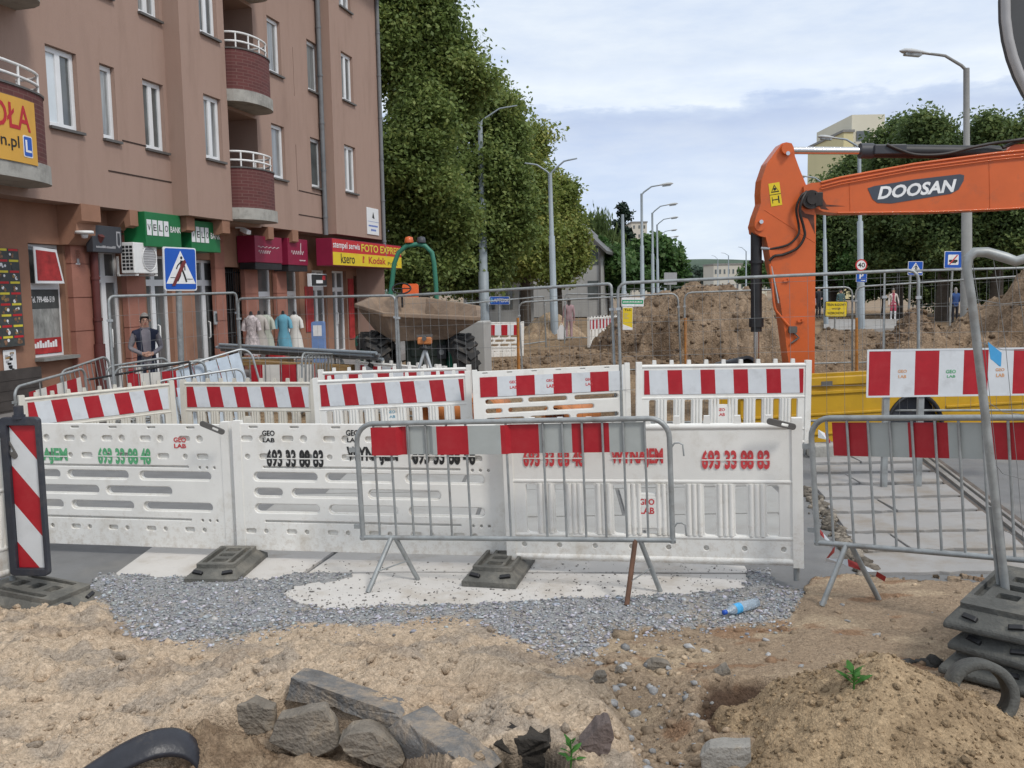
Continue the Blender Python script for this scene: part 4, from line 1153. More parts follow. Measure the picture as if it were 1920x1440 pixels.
a, zt = bl(-30, 462, n); b, zb = bl(47, 650, n); zt = bl(20, 466, n)[1]; zb = bl(20, 650, n)[1]
root = fix('menu_board', 'tall menu board of food pictures with yellow and red price strips', 'poster', a, zb, n, 'menu boards by the shop window')
w_, h_ = b - a, zt - zb
mb = MB(); mb.box(0, w_, 0, .03, 0, h_); mb.build('board', 'poster_dark', root)
mb = MB(); rs3 = random.Random(5)
for r in range(9):
    zz = h_ * (1 - (r + 1) / 9)
    for cc in range(3):
        x0 = w_ * (cc / 3) + .02; x1 = w_ * ((cc + 1) / 3) - .02; hh = h_ / 9
        mb.box(x0, x1, -.003, -.0005, zz + hh * .78, zz + hh * .98, 1 if (r + cc) % 2 else 2)
        for q in range(5):
            px = rs3.uniform(x0 + .03, x1 - .05); pz = rs3.uniform(zz + .03, zz + hh * .62)
            mb.prism(circ(px, pz, rs3.uniform(.018, .034), 8), -.003 - q * .0006, -.0005, rs3.choice([3, 3, 4, 5, 0]))
mb.build('food_picture', ['poster_dark', 'pen_yellow', 'red_sign', 'poster_mix', 'pen_white', 'wood'], root)
root, a, zb, w_, h_ = sign_box('small collage poster below the menu board', 6, 657, 33, 699, NS + .03, .02, 'pen_white', name='wall_poster', group='menu boards by the shop window')
mb = MB()
for i in range(16):
    x = rs3.uniform(.02, w_ - .12); z = rs3.uniform(.02, h_ - .07); mb.box(x, x + rs3.uniform(.05, .1), -.003 - i * .0004, -.0005, z, z + rs3.uniform(.02, .05), i % 3)
mb.build('picture', ['pen_black', 'pen_grey', 'wood'], root)
# air conditioner
n = .05
a, zt = bl(250, 461, n); b, zb = bl(294, 513, n)
root = fix('air_conditioner', 'white air conditioning unit on wall brackets under the green bank sign', 'air conditioner', a, zb, n)
w_, h_ = (b - a), zt - zb; h_ = .62; w_ = .80
mb = MB(); mb.box(0, w_, 0, .30, 0, h_); mb.build('casing', 'white_paint', root, bevel=.015)
mb = MB(); mb.tube([(w_ * .64 + .24 * math.cos(t), -.012, h_ * .5 + .25 * math.sin(t)) for t in np.linspace(0, 6.283, 25)[:-1]], .010, 6, closed=True)
mb.prism(circ(w_ * .64, h_ * .5, .235, 24), -.004, -.001, 1)
for i in range(9): mb.tube([(w_ * .64 - .22, -.010, h_ * .5 - .20 + i * .05), (w_ * .64 + .22, -.010, h_ * .5 - .20 + i * .05)], .004, 4)
mb.build('fan_grille', ['white_paint', 'pen_grey'], root)
mb = MB()
for i in range(3):
    for j in range(7): mb.box(-.006, -.001, .03 + i * .085, .095 + i * .085, .07 + j * .072, .12 + j * .072)
mb.build('side_grille', 'black', root)
for x in (.06, w_ - .08):
    mb = MB(); mb.box(x, x + .03, -.02, .45, -.05, -.015); mb.box(x, x + .03, .41, .45, -.05, .35); mb.build('bracket', 'white_paint', root)
# camera, alarm box, door phone, lamp
def small(name, label, cat, u, v, n, builder):
    s, z = bl(u, v, n); r_ = fix(name, label, cat, s, z, n); builder(r_)
def cam_b(r_):
    mb = MB(); mb.tube([(0, .2, .06), (0, .02, .05), (.02, -.02, .02)], .02, 6); mb.build('arm', 'white_paint', r_)
    mb = MB(); mb.box(-.06, .06, -.30, .06, -.05, .05, 0, Matrix.Rotation(R(-35), 4, 'Z') @ Matrix.Rotation(R(16), 4, 'X')); mb.build('housing', 'white_paint', r_, bevel=.015)
small('security_camera', 'white security camera under the overhang beside the balcony', 'camera', 456, 431, .25, cam_b)
def alarm_b(r_):
    mb = MB(); mb.box(-.11, .11, 0, .09, -.17, .17); mb.build('casing', 'white_paint', r_, bevel=.02)
    mb = MB(); mb.prism(circ(.03, .06, .035), -.006, -.001); mb.prism(circ(.03, -.05, .035), -.006, -.001); mb.build('sounder', 'black', r_)
small('alarm_box', 'small white alarm box on the wall between the black and green signs', 'alarm box', 238, 408, -.38, alarm_b)
small('door_phone', 'grey door intercom on the pilaster beside the dark gate', 'door phone', 407, 596, -.39, lambda r_: (MB().box(-.10, .10, 0, .04, -.16, .16).build('panel', 'galv_lt', r_, bevel=.01), MB().box(-.07, .07, -.006, -.001, -.09, .11).build('keypad', 'black', r_)))
small('wall_lamp', 'round ceiling lamp under the corbel above the oxide red pipe', 'lamp', 158, 433, -.02, lambda r_: (MB().lathe([(.0, .0), (.16, 0), (.17, -.05), (.05, -.06), (0, -.06)], 16).build('base', 'white_paint', r_), MB().lathe([(0, -.06), (.07, -.065), (.05, -.13), (0, -.14)], 12).build('bulb', 'white_sign', r_)))
small('wall_notice', 'small white notice on the wall beside the oxide pipe', 'notice', 146, 485, -.38, lambda r_: (MB().box(-.06, .06, 0, .02, -.16, .16).build('board', 'pen_white', r_), MB().box(-.03, .03, -.004, -.001, -.1, .0).build('print', 'pen_grey', r_)))
# clothes in front of the boutique, on black stands
def dress(u, v0, v1, Y, label, m, fem=1.0, m2=None):
    """tailor's dummy wearing a dress"""
    t = P(u, v1, Y); tp = P(u, v0, Y); H_ = tp.z - .16
    root = thing('dress_stand', label, 'dress stand', Matrix.Translation((t.x, Y, .11)) @ Matrix.Scale(.74, 4, (1, 0, 0)), 'dress stands outside the boutique')
    mb = MB(); mb.tube([(0, 0, 0), (0, 0, H_ * .4)], .015, 6); mb.lathe([(.17, 0), (.17, .02), (.02, .04)], 12); mb.build('stand', 'black', root)
    zz = lambda f: H_ * f
    prof = [(.27, .36), (.26, .40), (.21, .58), (.155, .70), (.19, .83), (.20, .90), (.10, .945), (.055, .955)]
    n = 20; V = []; Fc = []
    for r, f in prof:
        for j in range(n):
            a = 6.283 * j / n; fold = 1 + (.09 * math.sin(a * 7) if f < .66 else 0)
            V.append((r * fold * math.cos(a), r * .62 * fold * math.sin(a), zz(f)))
    for i in range(len(prof) - 1):
        for j in range(n): Fc.append((i * n + j, i * n + (j + 1) % n, (i + 1) * n + (j + 1) % n, (i + 1) * n + j))
    mb = MB(); mb.add(V, Fc, 0, None, True)
    for s in (-1, 1): mb.tube([(s * .15, 0, zz(.895)), (s * .22, -.01, zz(.84)), (s * .25, -.02, zz(.72))], [.06, .065, .075], 8)
    mb.build('dress', m, root)
    mb = MB(); mb.tube([(0, 0, zz(.95)), (0, 0, zz(1.0))], [.055, .045], 10); mb.lathe([(.045, zz(1.0)), (.02, zz(1.012)), (0, zz(1.014))], 10); mb.build('neck_block', 'black', root)
M['cloth_print'] = mat('cloth_print', (.42, .37, .37), .9, .6, 12)
M['cloth_grey'] = mat('cloth_grey', (.40, .37, .34), .9, .12, 4)
M['cloth_green'] = mat('cloth_palegreen', (.40, .42, .36), .9, .1, 4)
M['cloth_blue'] = mat('cloth_blue', (.12, .32, .42), .9, .15, 4)
M['cloth_white'] = mat('cloth_white', (.62, .60, .56), .9, .08, 4)
dress(473, 581, 645, 21.6, 'dummy in a dark patterned white dress outside the boutique', 'cloth_print')
dress(488, 580, 645, 21.9, 'dummy in a plain beige grey dress outside the boutique', 'cloth_grey')
dress(500, 580, 645, 22.4, 'dummy in a pale green dress outside the boutique', 'cloth_green')
dress(533, 580, 645, 23.2, 'dummy in a light blue dress outside the boutique', 'cloth_blue')
dress(554, 581, 645, 23.8, 'dummy in a white dress outside the boutique', 'cloth_white')
# red bag and blue bin by the boutique
t = P(515, 640, 22.8)
root = thing('shopping_bag', 'red bag on the pavement between the hanging dresses', 'bag', (t.x, 22.8, .11))
mb = MB(); mb.prism([(-.2, 0), (.2, 0), (.24, .35), (.15, .62), (-.15, .62), (-.24, .35)], -.12, .12); mb.build('body', 'red_sign', root, bevel=.03)
mb = MB(); mb.tube([(-.1, 0, .6), (-.08, 0, .78), (.08, 0, .78), (.1, 0, .6)], .015, 6); mb.build('handle', 'black', root)
t = P(597, 640, 24.5)
root = thing('water_dispenser', 'pale blue upright dispenser in the doorway by the crimson signs', 'dispenser', (P(598, 640, 26.2).x, 26.2, .11))
mb = MB(); mb.prism(rrect(-.17, .17, 0, 1.15, .05), -.15, .15); mb.build('body', mat('pale_blue', (.16, .26, .50), .5), root, bevel=.02)
mb = MB(); mb.box(-.12, .12, -.156, -.151, .75, 1.05); mb.build('panel', 'pen_white', root)
# windows' red stickers around the photo shop doors
root = fix('shop_poster', 'red advertising panel beside the photo shop door', 'poster', bs(566, NS + .02), .9, NS + .03, 'red posters by the photo shop')
MB().box(0, .55, 0, .02, 0, 1.35).build('print', 'poster_red', root)
root = fix('shop_poster', 'dark red advertising panel between the photo shop door and window', 'poster', bs(648, NS + .02), .5, NS + .03, 'red posters by the photo shop')
MB().box(0, .45, 0, .02, 0, 2.0).build('print', 'poster_red', root)
# ================================================================== ROADWORKS: barriers, fences, beacon
def ploc(Tm, u, v):
    """local (x, z) where the view through a photo pixel meets the plane y = 0 of frame Tm"""
    inv = Tm.inverted(); o = inv @ Vector((0, 0, EYE)); d = inv.to_3x3() @ ray(u, v)
    t = -o.y / d.y; q = o + d * t
    return q.x, q.z
def pbox(Tm, u0, v0, u1, v1):
    a = ploc(Tm, u0, v1); b = ploc(Tm, u1, v0)
    return a[0], b[0], a[1], b[1]
def clip_band(x0, x1, z0, z1, k, lo, hi):
    """part of the rectangle where lo < z - k*x < hi"""
    poly = [(x0, z0), (x1, z0), (x1, z1), (x0, z1)]
    for s, c in ((1, lo), (-1, -hi)):
        outp = []
        for i in range(len(poly)):
            p, q = poly[i], poly[(i + 1) % len(poly)]
            dp = s * (p[1] - k * p[0]) - c; dq = s * (q[1] - k * q[0]) - c
            if dp >= 0: outp.append(p)
            if (dp >= 0) != (dq >= 0):
                t = dp / (dp - dq); outp.append((p[0] + (q[0] - p[0]) * t, p[1] + (q[1] - p[1]) * t))
        poly = outp
        if not poly: return None
    return poly if len(poly) > 2 else None

def stripes(mb, x0, x1, z0, z1, y, pitch, first, slant=0.0, red=0, white=1, redw=.5, thick=.004):
    """sheeting of alternate red and white fields; slant shifts the foot of a field sideways"""
    x = x0 - first
    i = 0
    edges = []
    while x < x1 + abs(slant):
        edges.append((x, x + pitch * redw, red)); edges.append((x + pitch * redw, x + pitch, white)); x += pitch
    for a, b, m in edges:
        top0, top1 = a, b; bot0, bot1 = a + slant, b + slant
        c = lambda q: min(max(q, x0), x1)
        P4 = [(c(bot0), z0), (c(bot1), z0), (c(top1), z1), (c(top0), z1)]
        if abs(P4[0][0] - P4[1][0]) + abs(P4[2][0] - P4[3][0]) < 1e-5: continue
        mb.prism(P4, y, y + thick, m)

def panel_common(root, Ln, H, Tm, legs=True):
    for x in (.035, Ln - .035):
        f = MB()
        zg = -(Tm.translation.z) if Tm is not None else -.1
        f.tube([(x, .03, max(zg, -.6)), (x, .03, .06)], .021, 8)
        f.build('foot_tube', 'galv', root)

def slot_panel(root, Ln, Tm, m='wplast', deep=True, sheet_zone=False):
    """barrier board with rows of long slots"""
    k = Ln / 2.08
    fr = MB()
    rows = [(.585, [(.14, .65), (.71, 1.24), (1.33, 1.93)]), (.46, [(.14, .37), (.44, .98), (1.04, 1.60)]), (.335, [(.14, .66), (.73, 1.27), (1.35, 1.93)])]
    slots = [rrect(a * k, b * k, z - .037, z + .037, .036) for z, rr in rows for a, b in rr]
    dim = []
    for i in range(6):
        x = .10 + i * .325
        if not sheet_zone:
            dim.append(rrect((x - .045) * k, (x + .045) * k, .862, .905, .018)); dim.append(circ((x + .125) * k, .883, .028))
            dim.append(circ((x) * k, .742, .021)); dim.append(rrect((x + .095) * k, (x + .19) * k, .722, .765, .018))
        dim.append(rrect((x - .035) * k, (x + .045) * k, .135, .172, .015)); dim.append(circ((x + .125) * k, .153, .018))
        dim.append(rrect((x + .02) * k, (x + .09) * k, .965, .980, .007))
    dim += [rrect(.22 * k, 1.75 * k, .652, .668, .008), rrect(.22 * k, 1.75 * k, .225, .241, .008)]
    dim += [circ(x * k, z, .011) for x in (1.84, 1.90, 1.96) for z in (.655, .23)]
    plate(fr, rrect(0, Ln, 0, 1.0, .02), slots + dim, 0, .022, .005)
    back = [rrect(a * k + .008, b * k - .008, z - .030, z + .030, .029) for z, rr in rows for a, b in rr]
    plate(fr, rrect(.004, Ln - .004, .004, .996, .02), back, .0225, .05, 0)
    fr.box(-.012, .055, -.006, .056, -.01, 1.02); fr.box(Ln - .055, Ln + .012, -.006, .056, -.01, 1.02)
    o = fr.build('board', m, root)
    panel_common(root, Ln, 1, Tm)
    return o

def slat_panel(root, Ln, Tm, m='wplast', teeth=10, dimples=True):
    """barrier board with upright slats under a closed top"""
    k = Ln / 2.08
    fr = MB()
    n = 9; pitch = (Ln - .16) / n
    holes = []
    for i in range(n):
        c = .08 + pitch * (i + .5)
        if i == n // 2:
            holes.append(rrect(c - .13 * k, c + .13 * k, .50, .565, .012)); holes.append(rrect(c - .10 * k, c + .10 * k, .205, .235, .01))
        else:
            holes.append(rrect(c - pitch * .19, c + pitch * .19, .205, .565, .018))
    dots = [circ(.12 + i * (Ln - .24) / 7, .115, .018) for i in range(8)]
    plate(fr, rrect(0, Ln, 0, .985, .02), holes + (dots if dimples else []), 0, .022, .005)
    plate(fr, rrect(.004, Ln - .004, .004, .98, .02), holes, .0225, .046, 0)
    for i in range(n + 1):                       # raised slats, fluted
        c = .08 + pitch * i
        if 0 < i < n:
            wv = pitch * .29
            for q in (-.62, 0, .62):
                fr.tube([(c + q * wv, .004, .205), (c + q * wv, .004, .572)], wv * .30, 6)
    for z, r in ((.975, .024), (.588, .019), (.19, .019), (.028, .026)):
        fr.tube([(.05, .012, z), (Ln - .05, .012, z)], r, 8)
    c = Ln / 2
    fr.prism(rrect(c - .125 * k, c + .125 * k, .255, .475, .02), -.006, 0)
    fr.box(-.012, .058, -.012, .058, -.01, 1.03); fr.box(Ln - .058, Ln + .012, -.012, .058, -.01, 1.03)
    for i in range(1, teeth):
        x = i * Ln / teeth
        fr.prism([(x - .026, .98), (x + .026, .98), (x + .020, 1.05), (x - .020, 1.05)], .002, .044)
    o = fr.build('board', m, root)
    panel_common(root, Ln, 1, Tm)
    return o

def barrier(kind, a, b, label, m='wplast', Hb=1.0, group='white plastic roadworks barriers', sheet=None, **kw):
    """a, b: (u, v, depth) of the upper corners"""
    A = P(*a); B = P(*b)
    A.z -= Hb; B.z -= Hb
    Tm, Ln = span(A, B)
    root = thing('plastic_barrier', label, 'roadworks barrier', Tm, group)
    (slot_panel if kind == 'slot' else slat_panel)(root, Ln, Tm, m, **kw)
    if sheet:
        z0, z1, pitch, first, slant, redw = sheet
        s = MB(); stripes(s, .085, Ln - .085, z0, z1, -.0075, pitch, first, slant, 0, 1, redw, .005)
        s.build('reflective_sheet', ['red_sheet', 'white_sheet'], root)
    return root, Tm, Ln

def stencil(root, Tm, items, ink, y=-.0035, gap=None, name='stencil_lettering'):
    for s, u0, v0, u1, v1 in items:
        mb = MB()
        x0, x1, z0, z1 = pbox(Tm, u0, v0, u1, v1)
        text(mb, s, x0, x1, z0, z1, y, 0, None, .04 if len(s) > 3 else .03)
        if len(s) > 3:                      # bridges of the stencil
            zc = (z0 + z1) / 2
            mb.box(x0, x1, y - .0012, y - .0008, zc - .005, zc + .003, 1)
        mb.build(name, [ink, 'wplast'], root)

# ---- front row
b1, T1, L1 = barrier('slot', (-30, 793, 7.62), (426, 796, 7.2), 'white slotted barrier panel with green stencilled numbers behind the striped beacon', group='front row of white plastic barriers')
stencil(b1, T1, [('WYNAJEM', 32, 840, 126, 869), ('693 33 88 48', 185, 840, 282, 870)], 'ink_green')
stencil(b1, T1, [('GEO', 326, 820, 349, 829), ('LAB', 327, 832, 349, 840)], 'ink_red')
b2, T2, L2 = barrier('slot', (437, 794, 7.15), (944, 797, 6.85), 'white slotted barrier panel with black stencilled phone numbers and lettering', group='front row of white plastic barriers')
stencil(b2, T2, [('693 33 88 83', 501, 843, 606, 876), ('WYNAJEM', 651, 838, 746, 871), ('693 33 88 48', 774, 838, 891, 871), ('GEO', 492, 807, 515, 817), ('LAB', 493, 821, 515, 829),
                 ('GEO', 649, 806, 673, 817), ('LAB', 651, 821, 673, 829)], 'ink_black')
b3, T3, L3 = barrier('slat', (950, 797, 6.72), (1508, 792, 6.25), 'white slatted barrier panel with red stencilled phone numbers at the right end', group='front row of white plastic barriers')
stencil(b3, T3, [('693 33 88 48', 982, 842, 1095, 875), ('WYNAJEM', 1146, 840, 1243, 877), ('693 33 88 83', 1316, 843, 1443, 880), ('GEO', 1199, 935, 1227, 946), ('LAB', 1200, 951, 1227, 963)], 'ink_red', y=-.0075)
A = P(-110, 812, 5.6); B = P(17, 808, 6.35); A.z -= 1; B.z -= 1
T0, L0 = span(A, B)
r0 = thing('plastic_barrier', 'white barrier panel end cut off by the left edge of the picture', 'roadworks barrier', T0, 'front row of white plastic barriers')
slat_panel(r0, L0, T0, dimples=False, teeth=3)
for nm, (u, v, Y, ang, lab) in {'a': (398, 802, 7.05, -24, 'grey steel locking clip on the barrier with green numbers'), 'b': (1465, 795, 6.18, -14, 'grey steel locking clip on the barrier with red numbers'),
                          'c': (16, 835, 6.2, -62, 'grey steel locking clip beside the striped beacon')}.items():
    t = P(u, v, Y)
    mb = MB(); plate(mb, rrect(-.10, .10, -.022, .022, .02), [rrect(.0, .05, -.009, .009, .006)], -.008, .008, .003, T=Matrix.Rotation(R(-ang), 4, 'Y'))
    o = mb.build('locking_clip', 'tin_dark'); o.location = t; tag(o, lab, 'locking clip', 'barrier locking clips')

# ---- second row
SH = (.635, .93, .40, .10, .035, .46)
d1, TD1, LD1 = barrier('slat', (40, 746, 11.9), (327, 717, 13.2), 'striped slatted barrier at the left end of the second row', 'wplast2', sheet=(.635, .93, .40, .12, .05, .5), group='second row of striped barriers')
d2, TD2, LD2 = barrier('slat', (338, 716, 13.4), (588, 716, 13.2), 'striped slatted barrier in front of the wrapped steel barriers', 'wplast2', sheet=(.635, .93, .40, .10, .05, .5), group='second row of striped barriers')
d3, TD3, LD3 = barrier('slat', (592, 713, 12.7), (884, 700, 12.6), 'striped slatted barrier below the dumper with a second board close behind', 'wplast', sheet=(.635, .93, .40, .10, .03, .48), group='second row of striped barriers')
d4, TD4, LD4 = barrier('slot', (890, 697, 12.3), (1182, 683, 12.5), 'striped slotted barrier with three stencilled marks on its white fields', 'wplast', sheet_zone=True, sheet=(.655, .92, .50, .02, .0, .50), group='second row of striped barriers')
d5, TD5, LD5 = barrier('slat', (1194, 684, 11.3), (1519, 680, 11.3), 'striped slatted barrier with faded stripes in front of the excavator stick', 'wplast', sheet=(.635, .93, .40, .12, .015, .44), group='second row of striped barriers')
d6, TD6, LD6 = barrier('slat', (600, 697, 13.5), (884, 688, 13.4), 'barrier standing close behind the striped one below the dumper', 'wplast', sheet=(.66, .95, .40, .05, .0, .48), group='second row of striped barriers')
stencil(d4, TD4, [('GEO', 955, 713, 969, 719), ('LAB', 956, 723, 969, 729), ('GEO', 1024, 710, 1039, 716), ('LAB', 1025, 720, 1039, 727), ('GEO', 1097, 708, 1110, 714), ('LAB', 1098, 717, 1111, 723)], 'ink_red', y=-.0095)
stencil(d3, TD3, [('GEO', 726, 769, 741, 775), ('LAB', 727, 778, 741, 784)], 'ink_blue', y=-.0075)
stencil(d5, TD5, [('GEO', 1344, 765, 1359, 771), ('LAB', 1345, 774, 1359, 780)], 'ink_red', y=-.0075)

# ---- far barriers on the works
far = [('slat', (665, 676, 16.4), (830, 690, 15.4), 'striped barrier half hidden under the skip dumper', (.60, .93, .40, .1, 0, .5)),
       ('slot', (912, 604, 26.5), (980, 604, 27.5), 'striped slotted barrier beside the concrete block', (.62, .92, .5, .05, 0, .5)),
       ('slat', (1104, 596, 32), (1160, 592, 35), 'striped slatted barrier right of the woman in pink', (.60, .93, .36, .1, 0, .5))]
for kd, a, b, lab, shp in far:
    barrier(kd, a, b, lab, 'wplast', sheet=shp, group='far striped barriers')

# ---- crowd control barriers of steel tube
def crowd(a, b, label, H=.84, xs=None, nbars=12, feet=None, board=None, Ltot=None, m='galv', r=.0185, hooks=True, group='steel crowd barriers', rc=.13, name='crowd_barrier'):
    A = P(*a); B = P(*b); Tm, Ln = span(A, B)
    Tm = Tm @ Matrix.Translation((0, 0, -H))
    if Ltot: Ln = Ltot
    root = thing(name, label, 'crowd barrier', Tm, group)
    fr = MB()
    pts = [(0, 0, 0), (0, 0, H - rc)] + [(rc - rc * math.cos(R(t)), 0, H - rc + rc * math.sin(R(t))) for t in (15, 30, 45, 60, 75)] + [(rc, 0, H)]
    pts += [(Ln - rc, 0, H)] + [(Ln - rc + rc * math.sin(R(t)), 0, H - rc + rc * math.cos(R(t))) for t in (15, 30, 45, 60, 75)] + [(Ln, 0, H - rc), (Ln, 0, 0)]
    fr.tube(pts, r, 10)
    fr.tube([(-.02, 0, .02), (Ln + .02, 0, .02)], r * .95, 10)
    fr.build('frame', m, root)
    for x in (xs if xs else [Ln * (i + 1) / (nbars + 1) for i in range(nbars)]):
        br = MB(); br.tube([(x, 0, .02), (x, 0, H)], .0085, 6); br.build('bar', m, root)
    inv = Tm.inverted()
    zg = -Tm.translation.z
    if feet:
        for i, (apx, f1, f2) in enumerate(feet):
            for j, f in enumerate((f1, f2)):
                lg = MB(); p = inv @ G(f[0], f[1], hz(*G(f[0], f[1])[:2]) if f[1] > 1080 else .02)
                lg.tube([(apx + (.012 if j else -.012), 0, .02), (p.x, p.y, p.z)], r * .92, 8); lg.build('leg', 'rust' if (i == 1 and j == 0) else m, root)
    else:
        for x in (.2, Ln - .2):
            lg = MB(); lg.tube([(x, -.25, zg), (x, 0, .02)], r, 8); lg.build('leg', m, root)
            lg = MB(); lg.tube([(x, .25, zg), (x, 0, .02)], r, 8); lg.build('leg', m, root)
    if hooks:
        hk = MB()
        for z in (H * .80, H * .16):
            hk.tube([(Ln + .01, 0, z - .03), (Ln + .03, 0, z), (Ln + .06, 0, z + .004), (Ln + .085, 0, z - .01), (Ln + .09, 0, z - .085)], .006, 6)
        hk.build('hook', m, root)
        for z in (H * .78, H * .12):
            lp = MB(); lp.box(-.06, -.01, -.012, .012, z - .016, z + .016); lp.build('lug', m, root)
    return root, Tm, Ln
def wavy_board(root, edges, z0, z1, yf, thick=.004, dz=0.0, mats=('red_sheet', 'grey_sheet'), name='striped_board'):
    """edges: list of (x0, x1, material); yf(x) = how the flexible board weaves between the bars"""
    mb = MB()
    for a, b, mi in edges:
        n = 8
        for i in range(n):
            p, q = a + (b - a) * i / n, a + (b - a) * (i + 1) / n
            yp, yq = yf(p), yf(q)
            zp, zq = dz * p, dz * q
            V = [(p, yp, z0 + zp), (q, yq, z0 + zq), (q, yq, z1 + zq), (p, yp, z1 + zp), (p, yp + thick, z0 + zp), (q, yq + thick, z0 + zq), (q, yq + thick, z1 + zq), (p, yp + thick, z1 + zp)]
            mb.add(V, [(0, 1, 2, 3), (7, 6, 5, 4), (0, 4, 5, 1), (3, 2, 6, 7)], mi)
    return mb.build(name, list(mats), root)
c1, TC1, LC1 = crowd((667, 795, 6.55), (1254, 784, 6.08), 'galvanised crowd barrier in front with a red and grey striped board', xs=[0], feet=None, group='galvanised barriers in front')
for ch in list(c1.children):
    if ch.name.split('.')[0] in ('bar', 'leg'): bpy.data.objects.remove(ch)
def bx(T, u, v=900): return ploc(T, u, v)[0]
for u in (706, 737, 770, 803, 842, 878, 916, 953, 990, 1022, 1058, 1095, 1133, 1172, 1212):
    if u in (916, 990): continue
    x = bx(TC1, u); br = MB(); br.tube([(x, 0, .02), (x, 0, .84)], .0085, 6); br.build('bar', 'galv', c1)
for i, (ua, va, f1, f2) in enumerate(((738, 1014, (690, 1111), (784, 1087)), (1196, 1022, (1175, 1139), (1238, 1109)))):
    xa, za = ploc(TC1, ua, va)
    for j, f in enumerate((f1, f2)):
        g = G(f[0], f[1], .022); g.z = max(hz(g.x, g.y), .022); p = TC1.inverted() @ g
        lg = MB(); lg.tube([(xa + (.015 if j else -.015), 0, .02), p], .0175, 8); lg.build('leg', 'rust' if (i == 1 and j == 0) else 'galv', c1)
    g1 = TC1.inverted() @ G(f1[0], f1[1], .03); g2 = TC1.inverted() @ G(f2[0], f2[1], .03)
    ap = Vector((xa, 0, .02))
    lg = MB(); lg.tube([ap.lerp(g1, .62), ap.lerp(g2, .55)], .005, 6); lg.build('leg_brace', 'galv', c1)
xe = [bx(TC1, u, 825) for u in (698, 761, 820, 879, 940, 1010, 1072, 1142, 1208)]
wavy_board(c1, [(xe[i], xe[i + 1], i % 2) for i in range(8)], .84 - .225, .84 - .025, lambda x: -.022 if x < bx(TC1, 750) else (.012 if x < bx(TC1, 815) else (-.016 if x < bx(TC1, 960) else .012)))
c2, TC2, LC2 = crowd((1519, 784, 6.02), (1920, 783, 5.22), 'galvanised crowd barrier at right with a sagging red and grey board', xs=[0], feet=None, Ltot=2.3, group='galvanised barriers in front')
for ch in list(c2.children):
    if ch.name.split('.')[0] in ('bar', 'leg'): bpy.data.objects.remove(ch)
x = .13; pitch = bx(TC2, 1676) - bx(TC2, 1635.5)
x = bx(TC2, 1556)
while x < 2.2:
    br = MB(); br.tube([(x, 0, .02), (x, 0, .84)], .0085, 6); br.build('bar', 'galv', c2); x += pitch
xa, za = ploc(TC2, 1592, 1033)
for j, f in enumerate(((1541, 1141), (1648, 1124))):
    g = G(f[0], f[1], .03); g.z = hz(g.x, g.y); p = TC2.inverted() @ g
    lg = MB(); lg.tube([(xa + (.015 if j else -.015), 0, .02), p], .0175, 8); lg.build('leg', 'galv', c2)
for yy in (-.22, .22):
    lg = MB(); lg.tube([(2.0, 0, .02), (2.0, yy, -TC2.translation.z)], .0175, 8); lg.build('leg', 'galv', c2)
xe = [bx(TC2, u, 825) for u in (1560, 1629, 1702, 1777, 1855)] + [bx(TC2, 1855, 825) + .28, bx(TC2, 1855, 825) + .56]
wavy_board(c2, [(xe[i], xe[i + 1], i % 2) for i in range(6)], .84 - .245, .84 - .03, lambda x: .014, dz=.0)
# tape tied to it
def ribbon(name, pts, w, label, cat, mats, n=7, sink=None):
    mb = MB()
    pts = [Vector(p) for p in pts]
    for i in range(len(pts) - 1):
        a, b = pts[i], pts[i + 1]
        t = i / max(1, len(pts) - 2)
        tw = math.sin(i * 1.7) * .8
        up = Vector((0, math.sin(tw), math.cos(tw))) * w / 2
        tw2 = math.sin((i + 1) * 1.7) * .8
        up2 = Vector((0, math.sin(tw2), math.cos(tw2))) * w / 2
        off = Vector((0, .0015, 0))
        mb.add([a - up, b - up2, b + up2, a + up, a - up + off, b - up2 + off, b + up2 + off, a + up + off], [(0, 1, 2, 3), (7, 6, 5, 4), (0, 4, 5, 1), (3, 2, 6, 7)], i % 2)
    return tag(mb.build(name, mats), label, cat)
ribbon('barrier_tape', [P(1526, 985, 6.0), P(1545, 1005, 6.02), P(1565, 1030, 6.0), P(1548, 1050, 5.95), P(1590, 1055, 5.9), P(1620, 1066, 5.9), P(1643, 1076, 5.9), P(1660, 1086, 5.9)], .045,
       'torn red and white tape dangling from the right crowd barrier', 'barrier tape', ['tape_red', 'white_sheet'])
ribbon('barrier_tape', [P(1534, 813, 11.2), P(1548, 818, 11.2), P(1556, 832, 11.2), P(1560, 842, 11.2)], .10, 'red and white tape hanging beside the yellow trench box', 'barrier tape', ['white_sheet', 'tape_red'])

# ---- black framed delineator with red and white diagonals
Tb = Matrix.Translation(P(22, 1078, 6.2)) @ Matrix.Rotation(R(-6), 4, 'Z')
x0, x1, z0, z1 = 0, .275, 0, 1.09
bc = thing('traffic_beacon', 'upright black framed beacon board with red and white diagonal stripes', 'traffic beacon', Tb)
mb = MB()
plate(mb, rrect(0, .275, 0, 1.085, .03) , [rrect(.052, .252, .05, 1.03, .004)], -.02, .03, .006)
mb.box(.05, .254, .012, .026, .048, 1.032)
mb.build('frame', 'navy', bc)
mb = MB(); mb.tube([(.135, .0, 1.07), (.135, .0, 1.16)], .032, 10); mb.tube([(.135, 0, 1.075), (.135, 0, 1.10)], .042, 10); mb.build('lamp_holder', 'navy', bc)
mb = MB()
slope = -1.22; pit = .262
for k in range(-3, 9):
    lo = 1.03 + .052 * 1.22 - .01 - pit * (k + 1); hi = lo + pit
    poly = clip_band(.054, .250, .052, 1.028, slope, lo, hi)
    if poly: mb.prism(poly, .008, .012, 0 if k % 2 else 1)
mb.build('striped_sheet', ['red_sheet', 'white_sheet'], bc)

